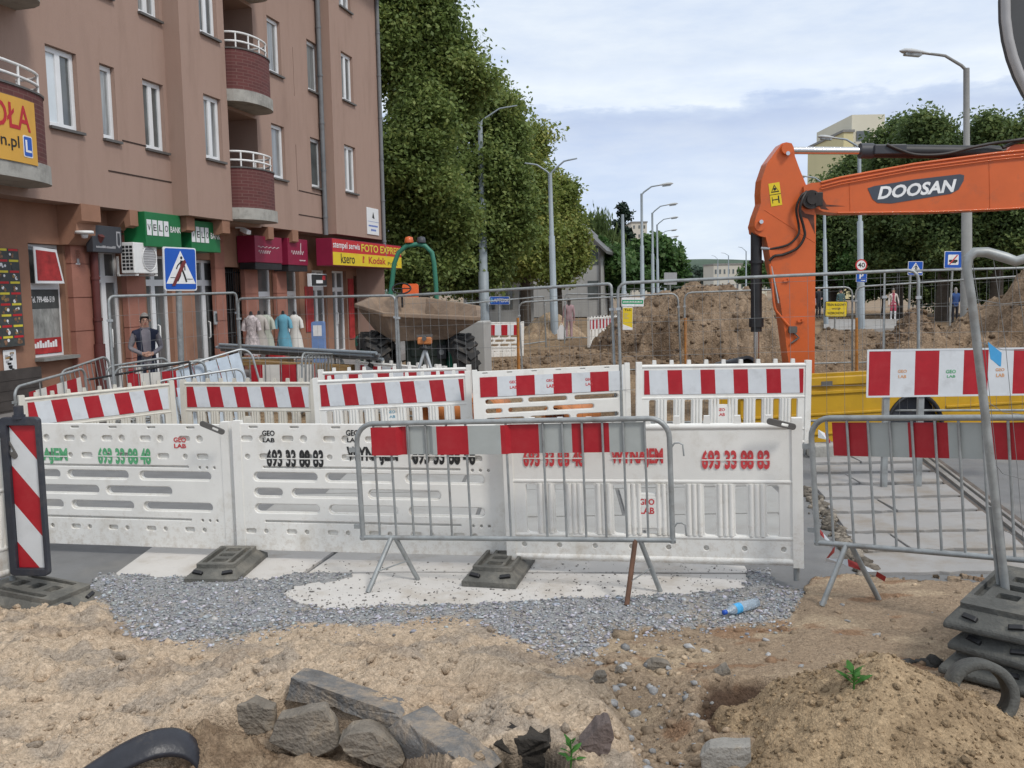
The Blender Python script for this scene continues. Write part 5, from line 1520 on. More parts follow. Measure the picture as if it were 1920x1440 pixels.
# ---- recycled rubber foot plates
def foot_plate(label, Mw, m='rubber', Lx=.39, Ly=.68, h=.115, group='recycled plastic foot plates'):
    root = thing('foot_plate', label, 'foot plate', Mw, group)
    mb = MB()
    a, b = Lx / 2, Ly / 2
    V = [(-a, -b, 0), (a, -b, 0), (a, b, 0), (-a, b, 0), (-a, -b, .035), (a, -b, .035), (a, b, .035), (-a, b, .035),
         (-a + .05, -b + .09, h - .03), (a - .05, -b + .09, h - .03), (a - .05, b - .09, h - .03), (-a + .05, b - .09, h - .03)]
    Fc = [(0, 3, 2, 1), (8, 9, 10, 11)]
    for i in range(4):
        j = (i + 1) % 4
        Fc += [(i, j, 4 + j, 4 + i), (4 + i, 4 + j, 8 + j, 8 + i)]
    mb.add(V, Fc)
    holes = [rrect(-.055, .055, y - .04, y + .04, .012) for y in (-.14, 0, .14)] + [rrect(-a + .075, -a + .12, -.2, .2, .015), rrect(a - .12, a - .075, -.2, .2, .015)]
    plate(mb, rrect(-a + .052, a - .052, -b + .092, b - .092, .02), holes, -.0305, 0, 0, T=Matrix.Translation((0, 0, h - .0305)) @ Matrix.Rotation(R(-90), 4, 'X') @ Matrix.Scale(-1, 4, (0, 0, 1)))
    mb.build('body', m, root, bevel=.012)
    for s in (-1, 1):
        mb = MB()
        Tq = Matrix.Translation((s * .11, -b + .047, .058)) @ Matrix.Rotation(R(38), 4, 'X') @ Matrix.Rotation(R(s * 12), 4, 'Z')
        mb.prism(rrect(-.038, .038, -.026, .026, .012), -.008, .015, 0, Tq @ Matrix.Rotation(R(0), 4, 'X'))
        mb.build('grip_shade', 'black', root)  # solid black block standing in for the shade inside a grip hole
    return root
g = P(433, 1070, 6.95); foot_plate('rubber foot plate under the joint of the green and black lettered panels', place((g.x, 6.88, .02), R(-4)))
g = P(938, 1080, 6.75); foot_plate('rubber foot plate standing clear of dirt on the white slab', place((g.x, 6.66, .026), R(-13)))
g = P(70, 1095, 6.2); foot_plate('dusty rubber foot plate carrying the striped beacon', place((g.x - .02, 6.22, hz(g.x, 6.22) - .02), R(72), R(4)), 'rubber', .46, .78)
base = P(1925, 1290, 4.72)
for k, (dx, dy, rz, tl, lab) in enumerate(((.02, .02, -50, 2, 'lowest foot plate of the tall stack at right'), (-.03, .0, -46, 3, 'second foot plate from the ground in the right hand stack'),
                                    (.035, -.03, -52, 3, 'third foot plate up in the right hand stack'), (-.01, .03, -44, 4, 'topmost foot plate of the right hand stack'))):
    foot_plate(lab, place((base.x + dx, 4.80 + dy, -.03 + k * .123), R(rz), R(tl)), 'rubber_dk', .46, .86, .122, 'foot plates stacked at right')

# ---- wire mesh site fences
def mesh_fence(a, b, label, H=2.0, r=.021, rc=.09, dx=.2, dz=.4, m='galv', wires=True, Ltot=None, lean=0.0, wr=.0022, corner=True, group='wire mesh site fences', bottom=.12, mid=False):
    A = P(*a); B = P(*b); Tm, Ln = span(A, B, lean)
    if Ltot: Ln = Ltot
    Tm = Tm @ Matrix.Translation((0, 0, -H))
    root = thing('mesh_fence', label, 'site fence', Tm, group)
    fr = MB()
    if corner:
        pts = [(0, 0, -.10), (0, 0, H - rc)] + [(rc - rc * math.cos(R(t)), 0, H - rc + rc * math.sin(R(t))) for t in (30, 60)] + [(rc, 0, H), (Ln - rc, 0, H)]
        pts += [(Ln - rc + rc * math.sin(R(t)), 0, H - rc + rc * math.cos(R(t))) for t in (30, 60)] + [(Ln, 0, H - rc), (Ln, 0, -.10)]
    else:
        pts = [(0, 0, -.1), (0, 0, H), (Ln, 0, H), (Ln, 0, -.1)]
    fr.tube(pts, r, 8)
    fr.tube([(0, 0, bottom), (Ln, 0, bottom)], r * .8, 8)
    if mid: fr.tube([(0, 0, H * .52), (Ln, 0, H * .52)], r * .5, 6)
    fr.build('frame', m, root)
    if wires:
        wm = MB()
        x = dx
        while x < Ln - .02:
            wm.tube([(x, 0, bottom), (x, 0, H)], wr, 4, smooth=False); x += dx
        z = bottom + dz
        while z < H - .05:
            wm.tube([(0, .004, z), (Ln, .004, z)], wr, 4, smooth=False); z += dz
        wm.build('wire_mesh', 'wire', root)
    for x in (0, Ln):
        cl = MB(); cl.box(x - .03, x + .03, -.03, .03, H * .82, H * .82 + .035); cl.build('clamp', 'galv_lt', root)
    return root, Tm, Ln
mesh_fence((203, 556, 13.4), (443, 549, 16.2), 'mesh fence panel in front of the man by the shop', group='mesh fences by the shops')
mesh_fence((446, 560, 16.1), (741, 554, 14.9), 'mesh fence panel in front of the hanging dresses', group='mesh fences by the shops')
mesh_fence((743, 555, 14.6), (1146, 532, 12.6), 'mesh fence panel in front of the skip dumper', rc=.05, dx=.16, dz=.35)
mesh_fence((1158, 531, 12.5), (1722, 506, 11.7), 'long mesh fence panel crossing before the excavator stick', rc=.12, dx=.22, dz=.45)
mesh_fence((1659, 509, 12.6), (2010, 500, 12.2), 'mesh fence panel standing before the blue jacketed man', corner=False, dx=.16, dz=.35)
mesh_fence((972, 567, 21.5), (1271, 550, 21.2), 'far mesh fence panel in front of the woman in pink', H=1.8, rc=.16, group='far mesh fences')
mesh_fence((1283, 549, 21.1), (1598, 538, 20.8), 'far mesh fence panel in front of the big spoil heap', H=1.8, rc=.16, group='far mesh fences')
mesh_fence((1604, 538, 20.7), (1990, 513, 20.2), 'far mesh fence panel in front of the walker in red', H=1.8, rc=.16, group='far mesh fences')
mesh_fence((862, 570, 30), (1020, 556, 33), 'distant mesh fence left of the woman in pink', H=1.7, rc=.1, wires=True, group='far mesh fences', r=.025)
mesh_fence((1060, 551, 34), (1178, 552, 34), 'distant mesh fence beside the far striped barrier', H=1.7, rc=.1, wires=True, group='far mesh fences', r=.025)
for u, Y, lab in ((1280, 20.9, 'orange rusty stake beside the far fence joint'), (1601, 20.5, 'orange rusty stake below the yellow warning sign'), (966, 20.5, 'orange rusty stake left of the woman in pink')):
    t = P(u + 5, 596, Y); bt = P(u + 6, 672, Y)
    mb = MB(); mb.tube([bt - t - Vector((0, 0, .3)), (0, 0, 0)], [.035, .03], 7); o = mb.build('stake', 'rust_orange'); o.location = t
    tag(o, lab, 'stake', 'rusty stakes at the fence joints')
# nearest fence, leaning, its post plugged into the stack of plates
A = P(1885, 1100, 4.86); B = P(1812, 492, 4.86)
root = thing('mesh_fence', 'near leaning fence panel with a bent top tube at the right edge', 'site fence', Matrix.Translation(A), 'wire mesh site fences')
rel = lambda u, v, Y: P(u, v, Y) - A
mb = MB()
mb.tube([rel(1886, 1112, 4.86), rel(1850, 800, 4.86), rel(1822, 560, 4.86), rel(1813, 505, 4.86), rel(1816, 483, 4.86), rel(1828, 473, 4.86), rel(1850, 473, 4.86), rel(1885, 483, 4.84), rel(1905, 490, 4.82), rel(1925, 484, 4.8), rel(1990, 470, 4.75), rel(2200, 455, 4.6)],
        [.022] * 3 + [.023, .025, .026, .027, .027, .026, .026, .026, .026], 10)
mb.build('frame', 'galv', root)
mb = MB(); mb.tube([rel(1858, 950, 4.9), rel(1872, 1095, 4.9)], .012, 6); mb.build('plug', 'galv', root)
mb = MB()
for k in range(9):
    t = k / 8
    mb.tube([rel(1822 + 40 * k, 480, 4.84), rel(1845 + 40 * k, 640 + 25 * t, 4.86), rel(1868 + 38 * k, 860, 4.9), rel(1890 + 34 * k, 1080, 4.85)], .0017, 4)
for k, v in enumerate((560, 640, 750, 860, 960)):
    mb.tube([rel(1822 + k * 12, v, 4.86), rel(1880, v + 10 + 6 * k, 4.88), rel(1960, v + 2 + 16 * k, 4.86), rel(2150, v + 20, 4.8)], .0017, 4)
mb.build('wire_mesh', 'wire', root)
mb = MB(); Tq = Matrix.Translation(P(1862, 668, 4.82)); mb.add([(-.026, 0, .075), (-.012, .0, -.015), (.038, -.01, -.055), (.040, -.008, .018), (-.01, .01, .06)], [(0, 1, 2, 3, 4)], 0)
mb.prism([(-.03, .075), (-.014, -.012), (.036, -.055), (.042, .018)], -.003, 0)
o = mb.build('plastic_tag', mat('tag_blue', (.06, .32, .62), .5)); o.matrix_world = Tq; tag(o, 'torn light blue plastic tag tied to the leaning fence', 'plastic tag')

# ---- big striped board on posts
A = P(1625, 744, 9.3); B = P(2040, 738, 9.3)
Tq, Lq = span(A, B)
root = thing('striped_board', 'long red and white warning board standing before the yellow trench box', 'warning board', Tq)
hb = ploc(Tq, 1625, 657)[1]
mb = MB(); e = [ploc(Tq, u, 700)[0] for u in (1625, 1669, 1715, 1760, 1806, 1852, 1899, 1946, 1992, 2040)]
for i in range(9):
    mb.box(e[i] + (0 if i == 0 else .0), e[i + 1], -.004, .004, .0, hb, i % 2)
mb.build('panel', ['red_sheet', 'white_sheet'], root)
mb = MB(); plate(mb, rrect(-.008, Lq + .008, -.008, hb + .008, .01), [rrect(.012, Lq - .012, .01, hb - .01, .006)], -.007, -.0045, 0); mb.build('rim', 'white_sheet', root)
for ink, it in (('ink_orange', [('GEO', 1683, 693, 1700, 699), ('LAB', 1684, 703, 1699, 709)]), ('ink_green', [('GEO', 1773, 693, 1792, 700), ('LAB', 1775, 703, 1791, 708)]), ('ink_orange', [('GEO', 1866, 690, 1883, 696), ('LAB', 1867, 700, 1883, 707)])):
    stencil(root, Tq, it, ink, y=-.0062)
for u in (1664, 1729):
    x = ploc(Tq, u, 744)[0]; mb = MB(); mb.box(x - .028, x + .028, .01, .06, -Tq.translation.z, hb * .9); mb.build('post', 'galv', root)
# ================================================================== TREES
def leaves_mesh(name, ells, n, leaf, mname, seed, clump=.75, per=70, droop=0.0, lobes=13):
    """crown of many small leaf faces gathered in clumps through the ellipsoids; ells: (cx, cy, cz, rx, ry, rz)"""
    rg = np.random.default_rng(seed)
    E = []
    for e in ells:                       # each lobe breaks up into smaller boughs so the outline is uneven
        e = np.array(e, float); E.append(np.concatenate([e[:3], e[3:] * .74]))
        for q_ in range(lobes):
            dq = rg.normal(size=3); dq /= np.linalg.norm(dq); f = rg.uniform(.22, .40)
            E.append(np.concatenate([e[:3] + dq * e[3:] * rg.uniform(.62, .92), np.maximum(e[3:], e[3:].max() * .5) * f * np.array([1.15, 1.15, .8])]))
    E = np.array(E); vol = E[:, 3] * E[:, 4] * E[:, 5]; vol = vol ** .8; pr = vol / vol.sum()
    k = max(6, n // per)
    idx = rg.choice(len(E), k, p=pr)
    d = rg.normal(size=(k, 3)); d /= np.linalg.norm(d, axis=1)[:, None]
    rad = rg.uniform(.15, 1, k) ** .42
    rad *= 1 + .10 * rg.normal(size=k)
    cen = E[idx, :3] + d * rad[:, None] * E[idx, 3:6]
    cr = clump * rg.uniform(.55, 1.35, k)
    pid = np.repeat(np.arange(k), per)
    q = rg.normal(size=(len(pid), 3)); q /= np.linalg.norm(q, axis=1)[:, None]
    q *= (rg.uniform(0, 1, len(pid)) ** .5)[:, None]
    q[:, 2] *= .62
    pos = cen[pid] + q * cr[pid][:, None]
    if droop: pos[:, 2] -= np.abs(rg.normal(size=len(pid))) * droop
    nrm = rg.normal(size=(len(pid), 3)) * .75 + q * .5 + np.array([0, 0, .75])
    nrm /= np.linalg.norm(nrm, axis=1)[:, None]
    t = np.cross(nrm, rg.normal(size=nrm.shape)); t /= np.linalg.norm(t, axis=1)[:, None]
    if droop: t = t * .3 + np.array([0, 0, -1.0]); t /= np.linalg.norm(t, axis=1)[:, None]
    b = np.cross(nrm, t)
    s = leaf * rg.uniform(.6, 1.35, len(pid))[:, None]
    wd = .30 if droop else .62
    V = np.stack([pos - t * s, pos + b * s * wd, pos + t * s * (1.8 if droop else 1), pos - b * s * wd], 1).reshape(-1, 3)
    Q = np.arange(len(V)).reshape(-1, 4)
    return np_mesh(name, V, Q, [mname], False)
def tree(name, label, u, Y, ells_px, n, leaf, mname, seed, clump=.75, group=None, trunk=.22, z0=0.0, per=70, droop=0.0, depth=.9, cat='tree', limbs=7):
    """ells_px: crown lobes as (u, v, half width, half height) in the photo at depth Y"""
    bx_ = XC(u, Y, 0); k = Y / F
    root = thing(name, label, cat, (bx_, Y, z0), group)
    E = []
    for (eu, ev, ru, rv, *dy) in ells_px:
        c = P(eu, ev, Y + (dy[0] if dy else 0)); r = ru * k
        E.append((c.x - bx_, c.y - Y, c.z - z0, r, max(r, .6) * depth, rv * k))
    me = leaves_mesh('crown', E, n, leaf, mname, seed, clump, per, droop)
    o = bpy.data.objects.new('crown', me); COL.objects.link(o); o.parent = root
    rg = random.Random(seed)
    top = max(e[2] for e in E)
    mb = MB()
    mb.tube([(0, 0, -.3), (.04, 0, top * .25), (-.05, .05, top * .55), (.05, 0, top * .95)], [trunk * 1.25, trunk, trunk * .7, trunk * .25], 9)
    for i in range(limbs):
        e = rg.choice(E); z = top * rg.uniform(.22, .6)
        a = Vector((0, 0, z)); c = Vector((e[0] + rg.uniform(-.6, .6) * e[3], e[1] + rg.uniform(-.6, .6) * e[4], e[2] + rg.uniform(-.2, .6) * e[5]))
        m_ = a.lerp(c, .5) + Vector((0, 0, .12 * (c - a).length))
        mb.tube([a, m_, c], [trunk * .5, trunk * .3, trunk * .08], 6)
    mb.build('trunk', 'bark', root)
    return root
gL = 'big street trees on the left'
tree('chestnut_tree', 'tallest dark street tree right behind the corner of the brown building', 792, 37, [(790, 110, 85, 170), (765, 340, 130, 180), (868, 135, 62, 90), (745, 60, 80, 130), (760, 505, 85, 45)], 150000, .088, 'leaf_a', 1, .8, gL, .3)
tree('chestnut_tree', 'dark street tree behind the grey tram pole', 905, 44, [(885, 340, 105, 170), (915, 200, 44, 70), (840, 440, 105, 105), (935, 400, 70, 110), (860, 515, 90, 42)], 105000, .098, 'leaf_a', 2, .85, gL, .3)
tree('maple_tree', 'yellowing street tree left of the twin armed lamp', 985, 52, [(980, 370, 55, 125), (930, 465, 85, 80), (998, 275, 32, 45), (1010, 450, 50, 70)], 66000, .11, 'leaf_b', 3, .9, gL, .28)
tree('maple_tree', 'yellow green street tree behind the twin armed lamp', 1045, 57, [(1040, 400, 34, 85), (1032, 470, 54, 68), (1062, 440, 28, 70), (1046, 500, 44, 34)], 50000, .12, 'leaf_b', 4, .95, gL, .28)
tree('willow_tree', 'pale hanging willow behind the grey gabled house', 1115, 84, [(1112, 430, 36, 50), (1140, 455, 30, 48), (1085, 440, 30, 55)], 12000, .26, 'leaf_w', 5, 1.1, None, .3, droop=1.2)
tree('bush', 'rounded green street bush under the single armed lamps', 1228, 74, [(1228, 490, 48, 46), (1255, 500, 26, 36), (1205, 500, 36, 40)], 15000, .22, 'leaf_d', 6, .9, 'bushes under the lamps', .15)
tree('bush', 'deep green bush between the grey house and the lamps', 1140, 70, [(1140, 495, 48, 52), (1115, 520, 40, 40), (1165, 520, 40, 40)], 14000, .22, 'leaf_d', 7, .9, 'bushes under the lamps', .15)
tree('bush', 'small far bush beside the cream building', 1405, 150, [(1405, 515, 24, 22), (1430, 510, 22, 26)], 3000, .4, 'leaf_d', 8, 1.3, None, .15)
# spruce
Y = 88; root = thing('spruce_tree', 'dark pointed spruce rising behind the bushes', 'tree', (XC(1168, Y), Y, 0))
k = Y / F; ells = []
for i in range(13):
    t = i / 12; v = 378 + 130 * t; r = 3 + 36 * t ** .9
    c = P(1168, v, Y); ells.append((0, 0, c.z, r * k, r * k, 5 * k))
me = leaves_mesh('crown', ells, 14000, .2, 'leaf_s', 15, .55, 40, 0, 1); o = bpy.data.objects.new('crown', me); COL.objects.link(o); o.parent = root
mb = MB(); mb.tube([(0, 0, -.2), (0, 0, P(1168, 376, Y).z)], [.3, .04], 7); mb.build('trunk', 'bark', root)
gR = 'dense trees on the right'
tree('lime_tree', 'lowest dense tree of the right hand row, beside the excavator stick', 1560, 62, [(1560, 410, 50, 75), (1590, 370, 55, 75), (1535, 460, 40, 80), (1530, 400, 30, 60)], 46000, .13, 'leaf_c', 21, .95, gR, .25)
tree('lime_tree', 'dense tree in front of the yellow tower block', 1680, 54, [(1685, 305, 56, 98), (1650, 380, 50, 95), (1700, 430, 85, 100)], 70000, .115, 'leaf_c', 22, .9, gR, .3)
tree('lime_tree', 'tall dense tree left of the big concrete lamp post', 1765, 50, [(1755, 295, 58, 100), (1780, 400, 76, 120)], 70000, .11, 'leaf_c', 23, .85, gR, .3)
tree('lime_tree', 'dense tree behind the big concrete lamp post at right', 1865, 48, [(1860, 285, 54, 84), (1880, 400, 85, 120), (1935, 330, 52, 120)], 74000, .11, 'leaf_c', 24, .85, gR, .3)
for i, (u, v, ru, rv, Y, lab) in enumerate(((1555, 500, 50, 60, 63, 'dark hedge shrub beside the excavator stick'), (1655, 500, 70, 60, 60, 'dark hedge shrub behind the forty limit sign'),
                                  (1770, 500, 75, 60, 58, 'dark hedge shrub behind the crossing sign'), (1895, 490, 90, 78, 56, 'dark hedge shrub at the right edge behind the spoil heap'))):
    tree('hedge_shrub', lab, u, Y, [(u, v, ru, rv), (u - 25, v + 20, ru * .7, rv * .8)], 26000, .12, 'leaf_c' if i != 1 else 'leaf_d', 30 + i, .8, 'hedge shrubs on the right', .1, cat='shrub')
# far wood on the hill
E = []
rg = random.Random(9)
for i in range(34):
    u = 1180 + i * 9; v = 520 - 18 * math.exp(-((u - 1330) / 60) ** 2) - rg.uniform(0, 7); Y = 240 + rg.uniform(-15, 15)
    c = P(u, v, Y); E.append((c.x, c.y, c.z - 2, 1.6 + rg.random(), 2, 2.6 + rg.random()))
M['leaf_far'] = leaf_mat('leaf_far', (.045, .075, .055), (.065, .10, .072), (.09, .13, .085), .2)  # bluish greens: the haze of distance is put into the leaf colour
me = leaves_mesh('distant_wood', E, 16000, .42, 'leaf_far', 40, 1.2, 70, 0, 2); o = bpy.data.objects.new('distant_wood', me); COL.objects.link(o)
tag(o, 'distant wooded hill closing the end of the street', 'wood', kind='stuff')
g = np.linspace(-1, 1, 40); A, B = np.meshgrid(g, g)
zz = 16 * np.exp(-(A.ravel() / .45) ** 2) * np.exp(-(B.ravel() / .7) ** 2) - 1
me = np_mesh('hills', np.stack([A.ravel() * 260 + 90, B.ravel() * 160 + 480, zz], 1), grid_quads(40, 40), [mat('hill_green', (.05, .08, .05), .95, .3, .08)]); o = bpy.data.objects.new('hills', me); COL.objects.link(o); tag(o, kind='structure')  # hill colour likewise has the distance haze mixed in

# ================================================================== FAR BUILDINGS
def block(name, label, u0, u1, vt, Y, depth, m, wins=None, roof=None, group=None, turn=0.0, cat='building', zb=0, wm='glass'):
    A = P(u0, vt, Y); B = P(u1, vt, Y); Tm = Matrix.Translation((A.x, Y, 0)) @ Matrix.Rotation(turn, 4, 'Z'); w_ = (B.x - A.x) / math.cos(turn); h_ = A.z
    root = thing(name, label, cat, Tm, group)
    MB().box(0, w_, 0, depth, zb, h_).build('wall', m, root)
    MB().box(-.15, w_ + .15, -.15, depth + .15, h_ + .002, h_ + .3).build('roof', roof or 'concrete_dark', root)
    if wins:
        nx_, nz_, fw_, fh_ = wins
        for j in range(nz_):
            for i in range(nx_):
                x = w_ * (i + .5) / nx_; z = h_ * (j + .55) / nz_ if nz_ > 1 else h_ * .55
                f = MB(); f.box(x - w_ / nx_ * fw_ / 2, x + w_ / nx_ * fw_ / 2, -.06, -.003, z - h_ / nz_ * fh_ / 2, z + h_ / nz_ * fh_ / 2); f.build('window', wm, root)
    return root, w_, h_
M['cream'] = mat('cream_render', (.52, .49, .42), .9, .06, .3)
M['grey_render'] = mat('grey_render', (.36, .355, .34), .95, .12, .6, dirt=(.24, .23, .21), dscale=.5, damt=.5, dthr=.5)
M['yellow_render'] = mat('yellow_render', (.58, .52, .30), .9, .05, .2)
M['white_render'] = mat('white_render', (.60, .57, .46), .9, .05, .2)
block('tower_block', 'pale tower block peeping out behind the spruce', 1184, 1213, 418, 210, 12, 'cream', (3, 8, .3, .35))
root, w_, h_ = block('tower_block', 'yellow and white tower block above the trees at right', 1582, 1600, 248, 118, 14, 'yellow_render', None, turn=0)
mb = MB(); k = (P(1662, 300, 118).x - P(1600, 300, 118).x)
mb.box(w_ + .01, w_ + k, .6, 14, 0, h_ + 2.2); mb.build('side_wing', 'white_render', root)
for j in range(10):
    z = h_ - 1.2 - j * 2.75
    if z < 2: break
    f = MB(); f.box(w_ + .4, w_ + 2.4, .35, .58, z - .8, z + .1); f.build('balcony', 'cream', root)
    f = MB(); f.box(w_ + .6, w_ + 2.2, .50, .58, z + .12, z + 1.4); f.build('window', 'glass', root)
    f = MB(); f.box(w_ + 3.0, w_ + 4.6, .52, .58, z - .3, z + 1.1); f.build('window', 'glass_curtain', root)
block('long_building', 'long cream building closing the street beyond the lamps', 1338, 1412, 497, 190, 10, 'cream', (9, 2, .4, .3))
block('house', 'small white house far down the street', 1418, 1438, 505, 160, 8, 'white_render', (3, 2, .4, .35))
# grey gabled house between the trees
Y = 66; A = P(1044, 560, Y); Tm = Matrix.Translation((A.x, Y, 0)) @ Matrix.Rotation(R(-13), 4, 'Z')
root = thing('gabled_house', 'weathered grey gabled house between the street trees', 'building', Tm)
zr = P(1100, 398, Y).z; ze = P(1125, 462, Y).z
mb = MB(); mb.prism([(-2.6, 0), (3.0, 0), (3.0, ze), (.6, zr), (-2.6, ze + .4)], 0, 6); mb.build('wall', 'grey_render', root)
mb = MB()
mb.add([(.6, -.4, zr + .12), (3.6, -.4, ze - .35), (3.6, 6.2, ze - .35), (.6, 6.2, zr + .12), (.6, -.4, zr - .02), (3.6, -.4, ze - .55), (3.6, 6.2, ze - .55), (.6, 6.2, zr - .02)], [(0, 1, 2, 3), (7, 6, 5, 4), (0, 4, 5, 1), (1, 5, 6, 2)])
mb.add([(.6, -.4, zr + .12), (-3.2, -.4, ze + .1), (-3.2, 6.2, ze + .1), (.6, 6.2, zr + .12)], [(3, 2, 1, 0)])
mb.build('roof', 'tin_dark', root)
for z in (1.2, 3.6):
    f = MB(); f.box(2.2, 2.95, -.03, -.002, z, z + 1.3); f.build('window', 'glass', root)
mb = MB(); mb.tube([(3.08, -.1, 0), (3.08, -.1, ze - .4)], .07, 6); mb.build('downpipe', 'tin_dark', root)
mb = MB(); mb.box(.0, .8, 1.5, 2.3, zr - .4, zr + 1.0); mb.build('chimney', 'concrete_dark', root)
block('pharmacy', 'low grey shop front behind the skip dumper and the tram pole', 868, 1000, 520, 57, 6, 'grey_render', (4, 1, .6, .5))

# pavement and road far along the street
for nm, pts, z, m in (('footpath', [(1545, 604), (1700, 604), (1700, 622), (1545, 626)], .03, 'slab_grey'),):
    sheet(nm, px_poly(pts), .16, m, .3)
pA = Vector((7.5, 58, 0)); sheet('distant_road', [(pA - SN * 1)[:2], (pA + SN * 9)[:2], (pA + SN * 9 + SD * 260)[:2], (pA - SN * 1 + SD * 260)[:2]], .02, 'asphalt')

# ================================================================== STREET LAMPS AND POLES
def lamp(label, u, Y, vt, arms, r0=.11, r1=.06, m='lamp_steel', group=None, ub=None, base=True, name='street_lamp', lantern=True, collar=None):
    """vt: photo row of the pole top; arms: list of tip pixels (u, v) with a bend"""
    bp = XC(ub if ub else u, Y, 0); top = P(u, vt, Y)
    root = thing(name, label, 'street lamp', (bp, Y, 0), group)
    o0 = Vector((bp, Y, 0)); rel = top - o0
    mb = MB(); h = rel.z
    mb.tube([(0, 0, -.1), rel * .30, rel * .302, rel * .62, rel * .622, rel], [r0, r0, r0 * .82, r0 * .78, r1 * 1.1, r1], 10)
    mb.build('pole', m, root)
    for (uu, vv) in arms:
        tip = P(uu, vv, Y) - o0; d = tip - rel
        mb = MB()
        mid = rel + Vector((d.x * .58, 0, d.z * .86)); 
        mb.tube([rel - Vector((0, 0, .05)), rel + Vector((d.x * .12, 0, d.z * .18)), mid - Vector((d.x * .06, 0, d.z * .04)), mid + Vector((d.x * .1, 0, d.z * .03)), tip], [.04, .04, .036, .034, .03], 8)
        mb.build('arm', m, root)
        if lantern:
            s = 1 if d.x > 0 else -1
            Tq = Matrix.Translation(tip) @ (Matrix.Rotation(0 if s > 0 else math.pi, 4, 'Z')) @ Matrix.Rotation(R(-6), 4, 'Y')
            mb = MB(); V = []; n = 10
            prof = [(-.12, .04), (0, .06), (.15, .10), (.36, .13), (.52, .11), (.62, .03)]
            for x, r in prof:
                for j in range(n):
                    a = 6.283 * j / n; V.append((x, r * math.cos(a), r * .62 * math.sin(a) if math.sin(a) > 0 else r * .42 * math.sin(a)))
            Fc = [(i * n + j, i * n + (j + 1) % n, (i + 1) * n + (j + 1) % n, (i + 1) * n + j) for i in range(len(prof) - 1) for j in range(n)]
            mb.add(V, Fc, 0, Tq, True); mb.add(V[-n:], [tuple(range(n))], 0, Tq)
            l_ = mb.build('lantern', 'lamp_head', root)
            mb = MB(); mb.prism(rrect(.10, .50, -.09, -.03, .03), -.08, .08, 0, Tq); mb.build('lens', 'glass_curtain', l_)
    return root
M['lamp_head'] = mat('lamp_head', (.42, .43, .43), .5, .1, 4)
lamp('twin armed grey lamp post in front of the yellowing trees', 1031, 40, 325, [(984, 306), (1082, 297)], .17, .09, ub=1040, lantern=False, group='lamp posts on the left')
lamp('grey tram pole standing before the dark trees with a lamp arm above', 900, 42.4, 228, [(970, 198)], .24, .11, ub=909, lantern=False, group='lamp posts on the left')
lamp('grey pole without an arm left of the single armed lamps', 1167, 52, 402, [], .15, .09, ub=1171, group='lamp posts on the left')
gl = 'single armed lamps along the left of the road'
for u, vt, tip, Y, lab in ((1203, 363, (1238, 347), 45, 'nearest single armed lamp left of the road'), (1223, 399, (1252, 384), 57, 'second single armed lamp left of the road'),
                      (1232, 421, (1256, 409), 68, 'third single armed lamp left of the road'), (1238, 440, (1257, 432), 84, 'fourth single armed lamp left of the road'), (1246, 450, (1262, 444), 98, 'fifth and farthest single armed lamp left of the road')):
    lamp(lab, u, Y, vt, [tip], .12, .06, group=gl, ub=u + 2)
gr_ = 'lamps along the right of the road'
lamp('tall concrete lamp post beside the right hand signs', 1812, 23, 128, [(1735, 100)], .15, .07, 'lamp_conc', gr_, ub=1813)
lamp('second lamp post on the right, rising behind the boom', 1611, 34, 276, [(1565, 259)], .13, .06, 'lamp_steel', gr_, ub=1615)
lamp('third lamp on the right, seen between stick and boom', 1545, 44, 345, [(1512, 331)], .11, .06, 'lamp_steel', gr_, ub=1549)
for u, vt, tip, Y, lab in ((1399, 471, (1384, 463), 120, 'far lamp nearest the excavator stick'), (1366, 479, (1352, 474), 150, 'far lamp before the cream building'), (1346, 486, (1334, 479), 170, 'far lamp left of the cream building')):
    lamp(lab, u, Y, vt, [tip], .11, .07, 'lamp_steel', 'far lamps before the cream building', lantern=False)

# ================================================================== ROAD SIGNS
def sign_plate(label, u0, v0, u1, v1, Y, face, draw, pole=None, name='road_sign', r=.05, back='galv', polev=None, cat='road sign', group='road signs on poles', rim='white_sign', corner=.05, rot=0.0):
    A = P(u0, v1, Y); B = P(u1, v1, Y); Tm, w_ = span(A, B)
    if rot: Tm = Tm @ Matrix.Rotation(rot, 4, 'Z')
    h_ = ploc(Tm, u0, v0)[1] if not rot else w_
    root = thing(name, label, cat, Tm, group)
    mb = MB(); plate(mb, rrect(0, w_, 0, h_, corner * w_), [], 0, .025, 0); mb.build('plate', rim, root)
    mb = MB(); plate(mb, rrect(w_ * .03, w_ * .97, h_ * .03, h_ * .97, corner * w_), [], -.006, -.001, 0); mb.build('face', face, root)
    if draw: draw(root, w_, h_)
    if pole is not None:
        x = ploc(Tm, pole, v1)[0] if not rot else w_ / 2
        mb = MB(); mb.tube([(x, .06, -A.z - .1), (x, .06, h_ * .95)], r, 10); mb.build('pole', 'galv', root)
    return root, Tm, w_, h_
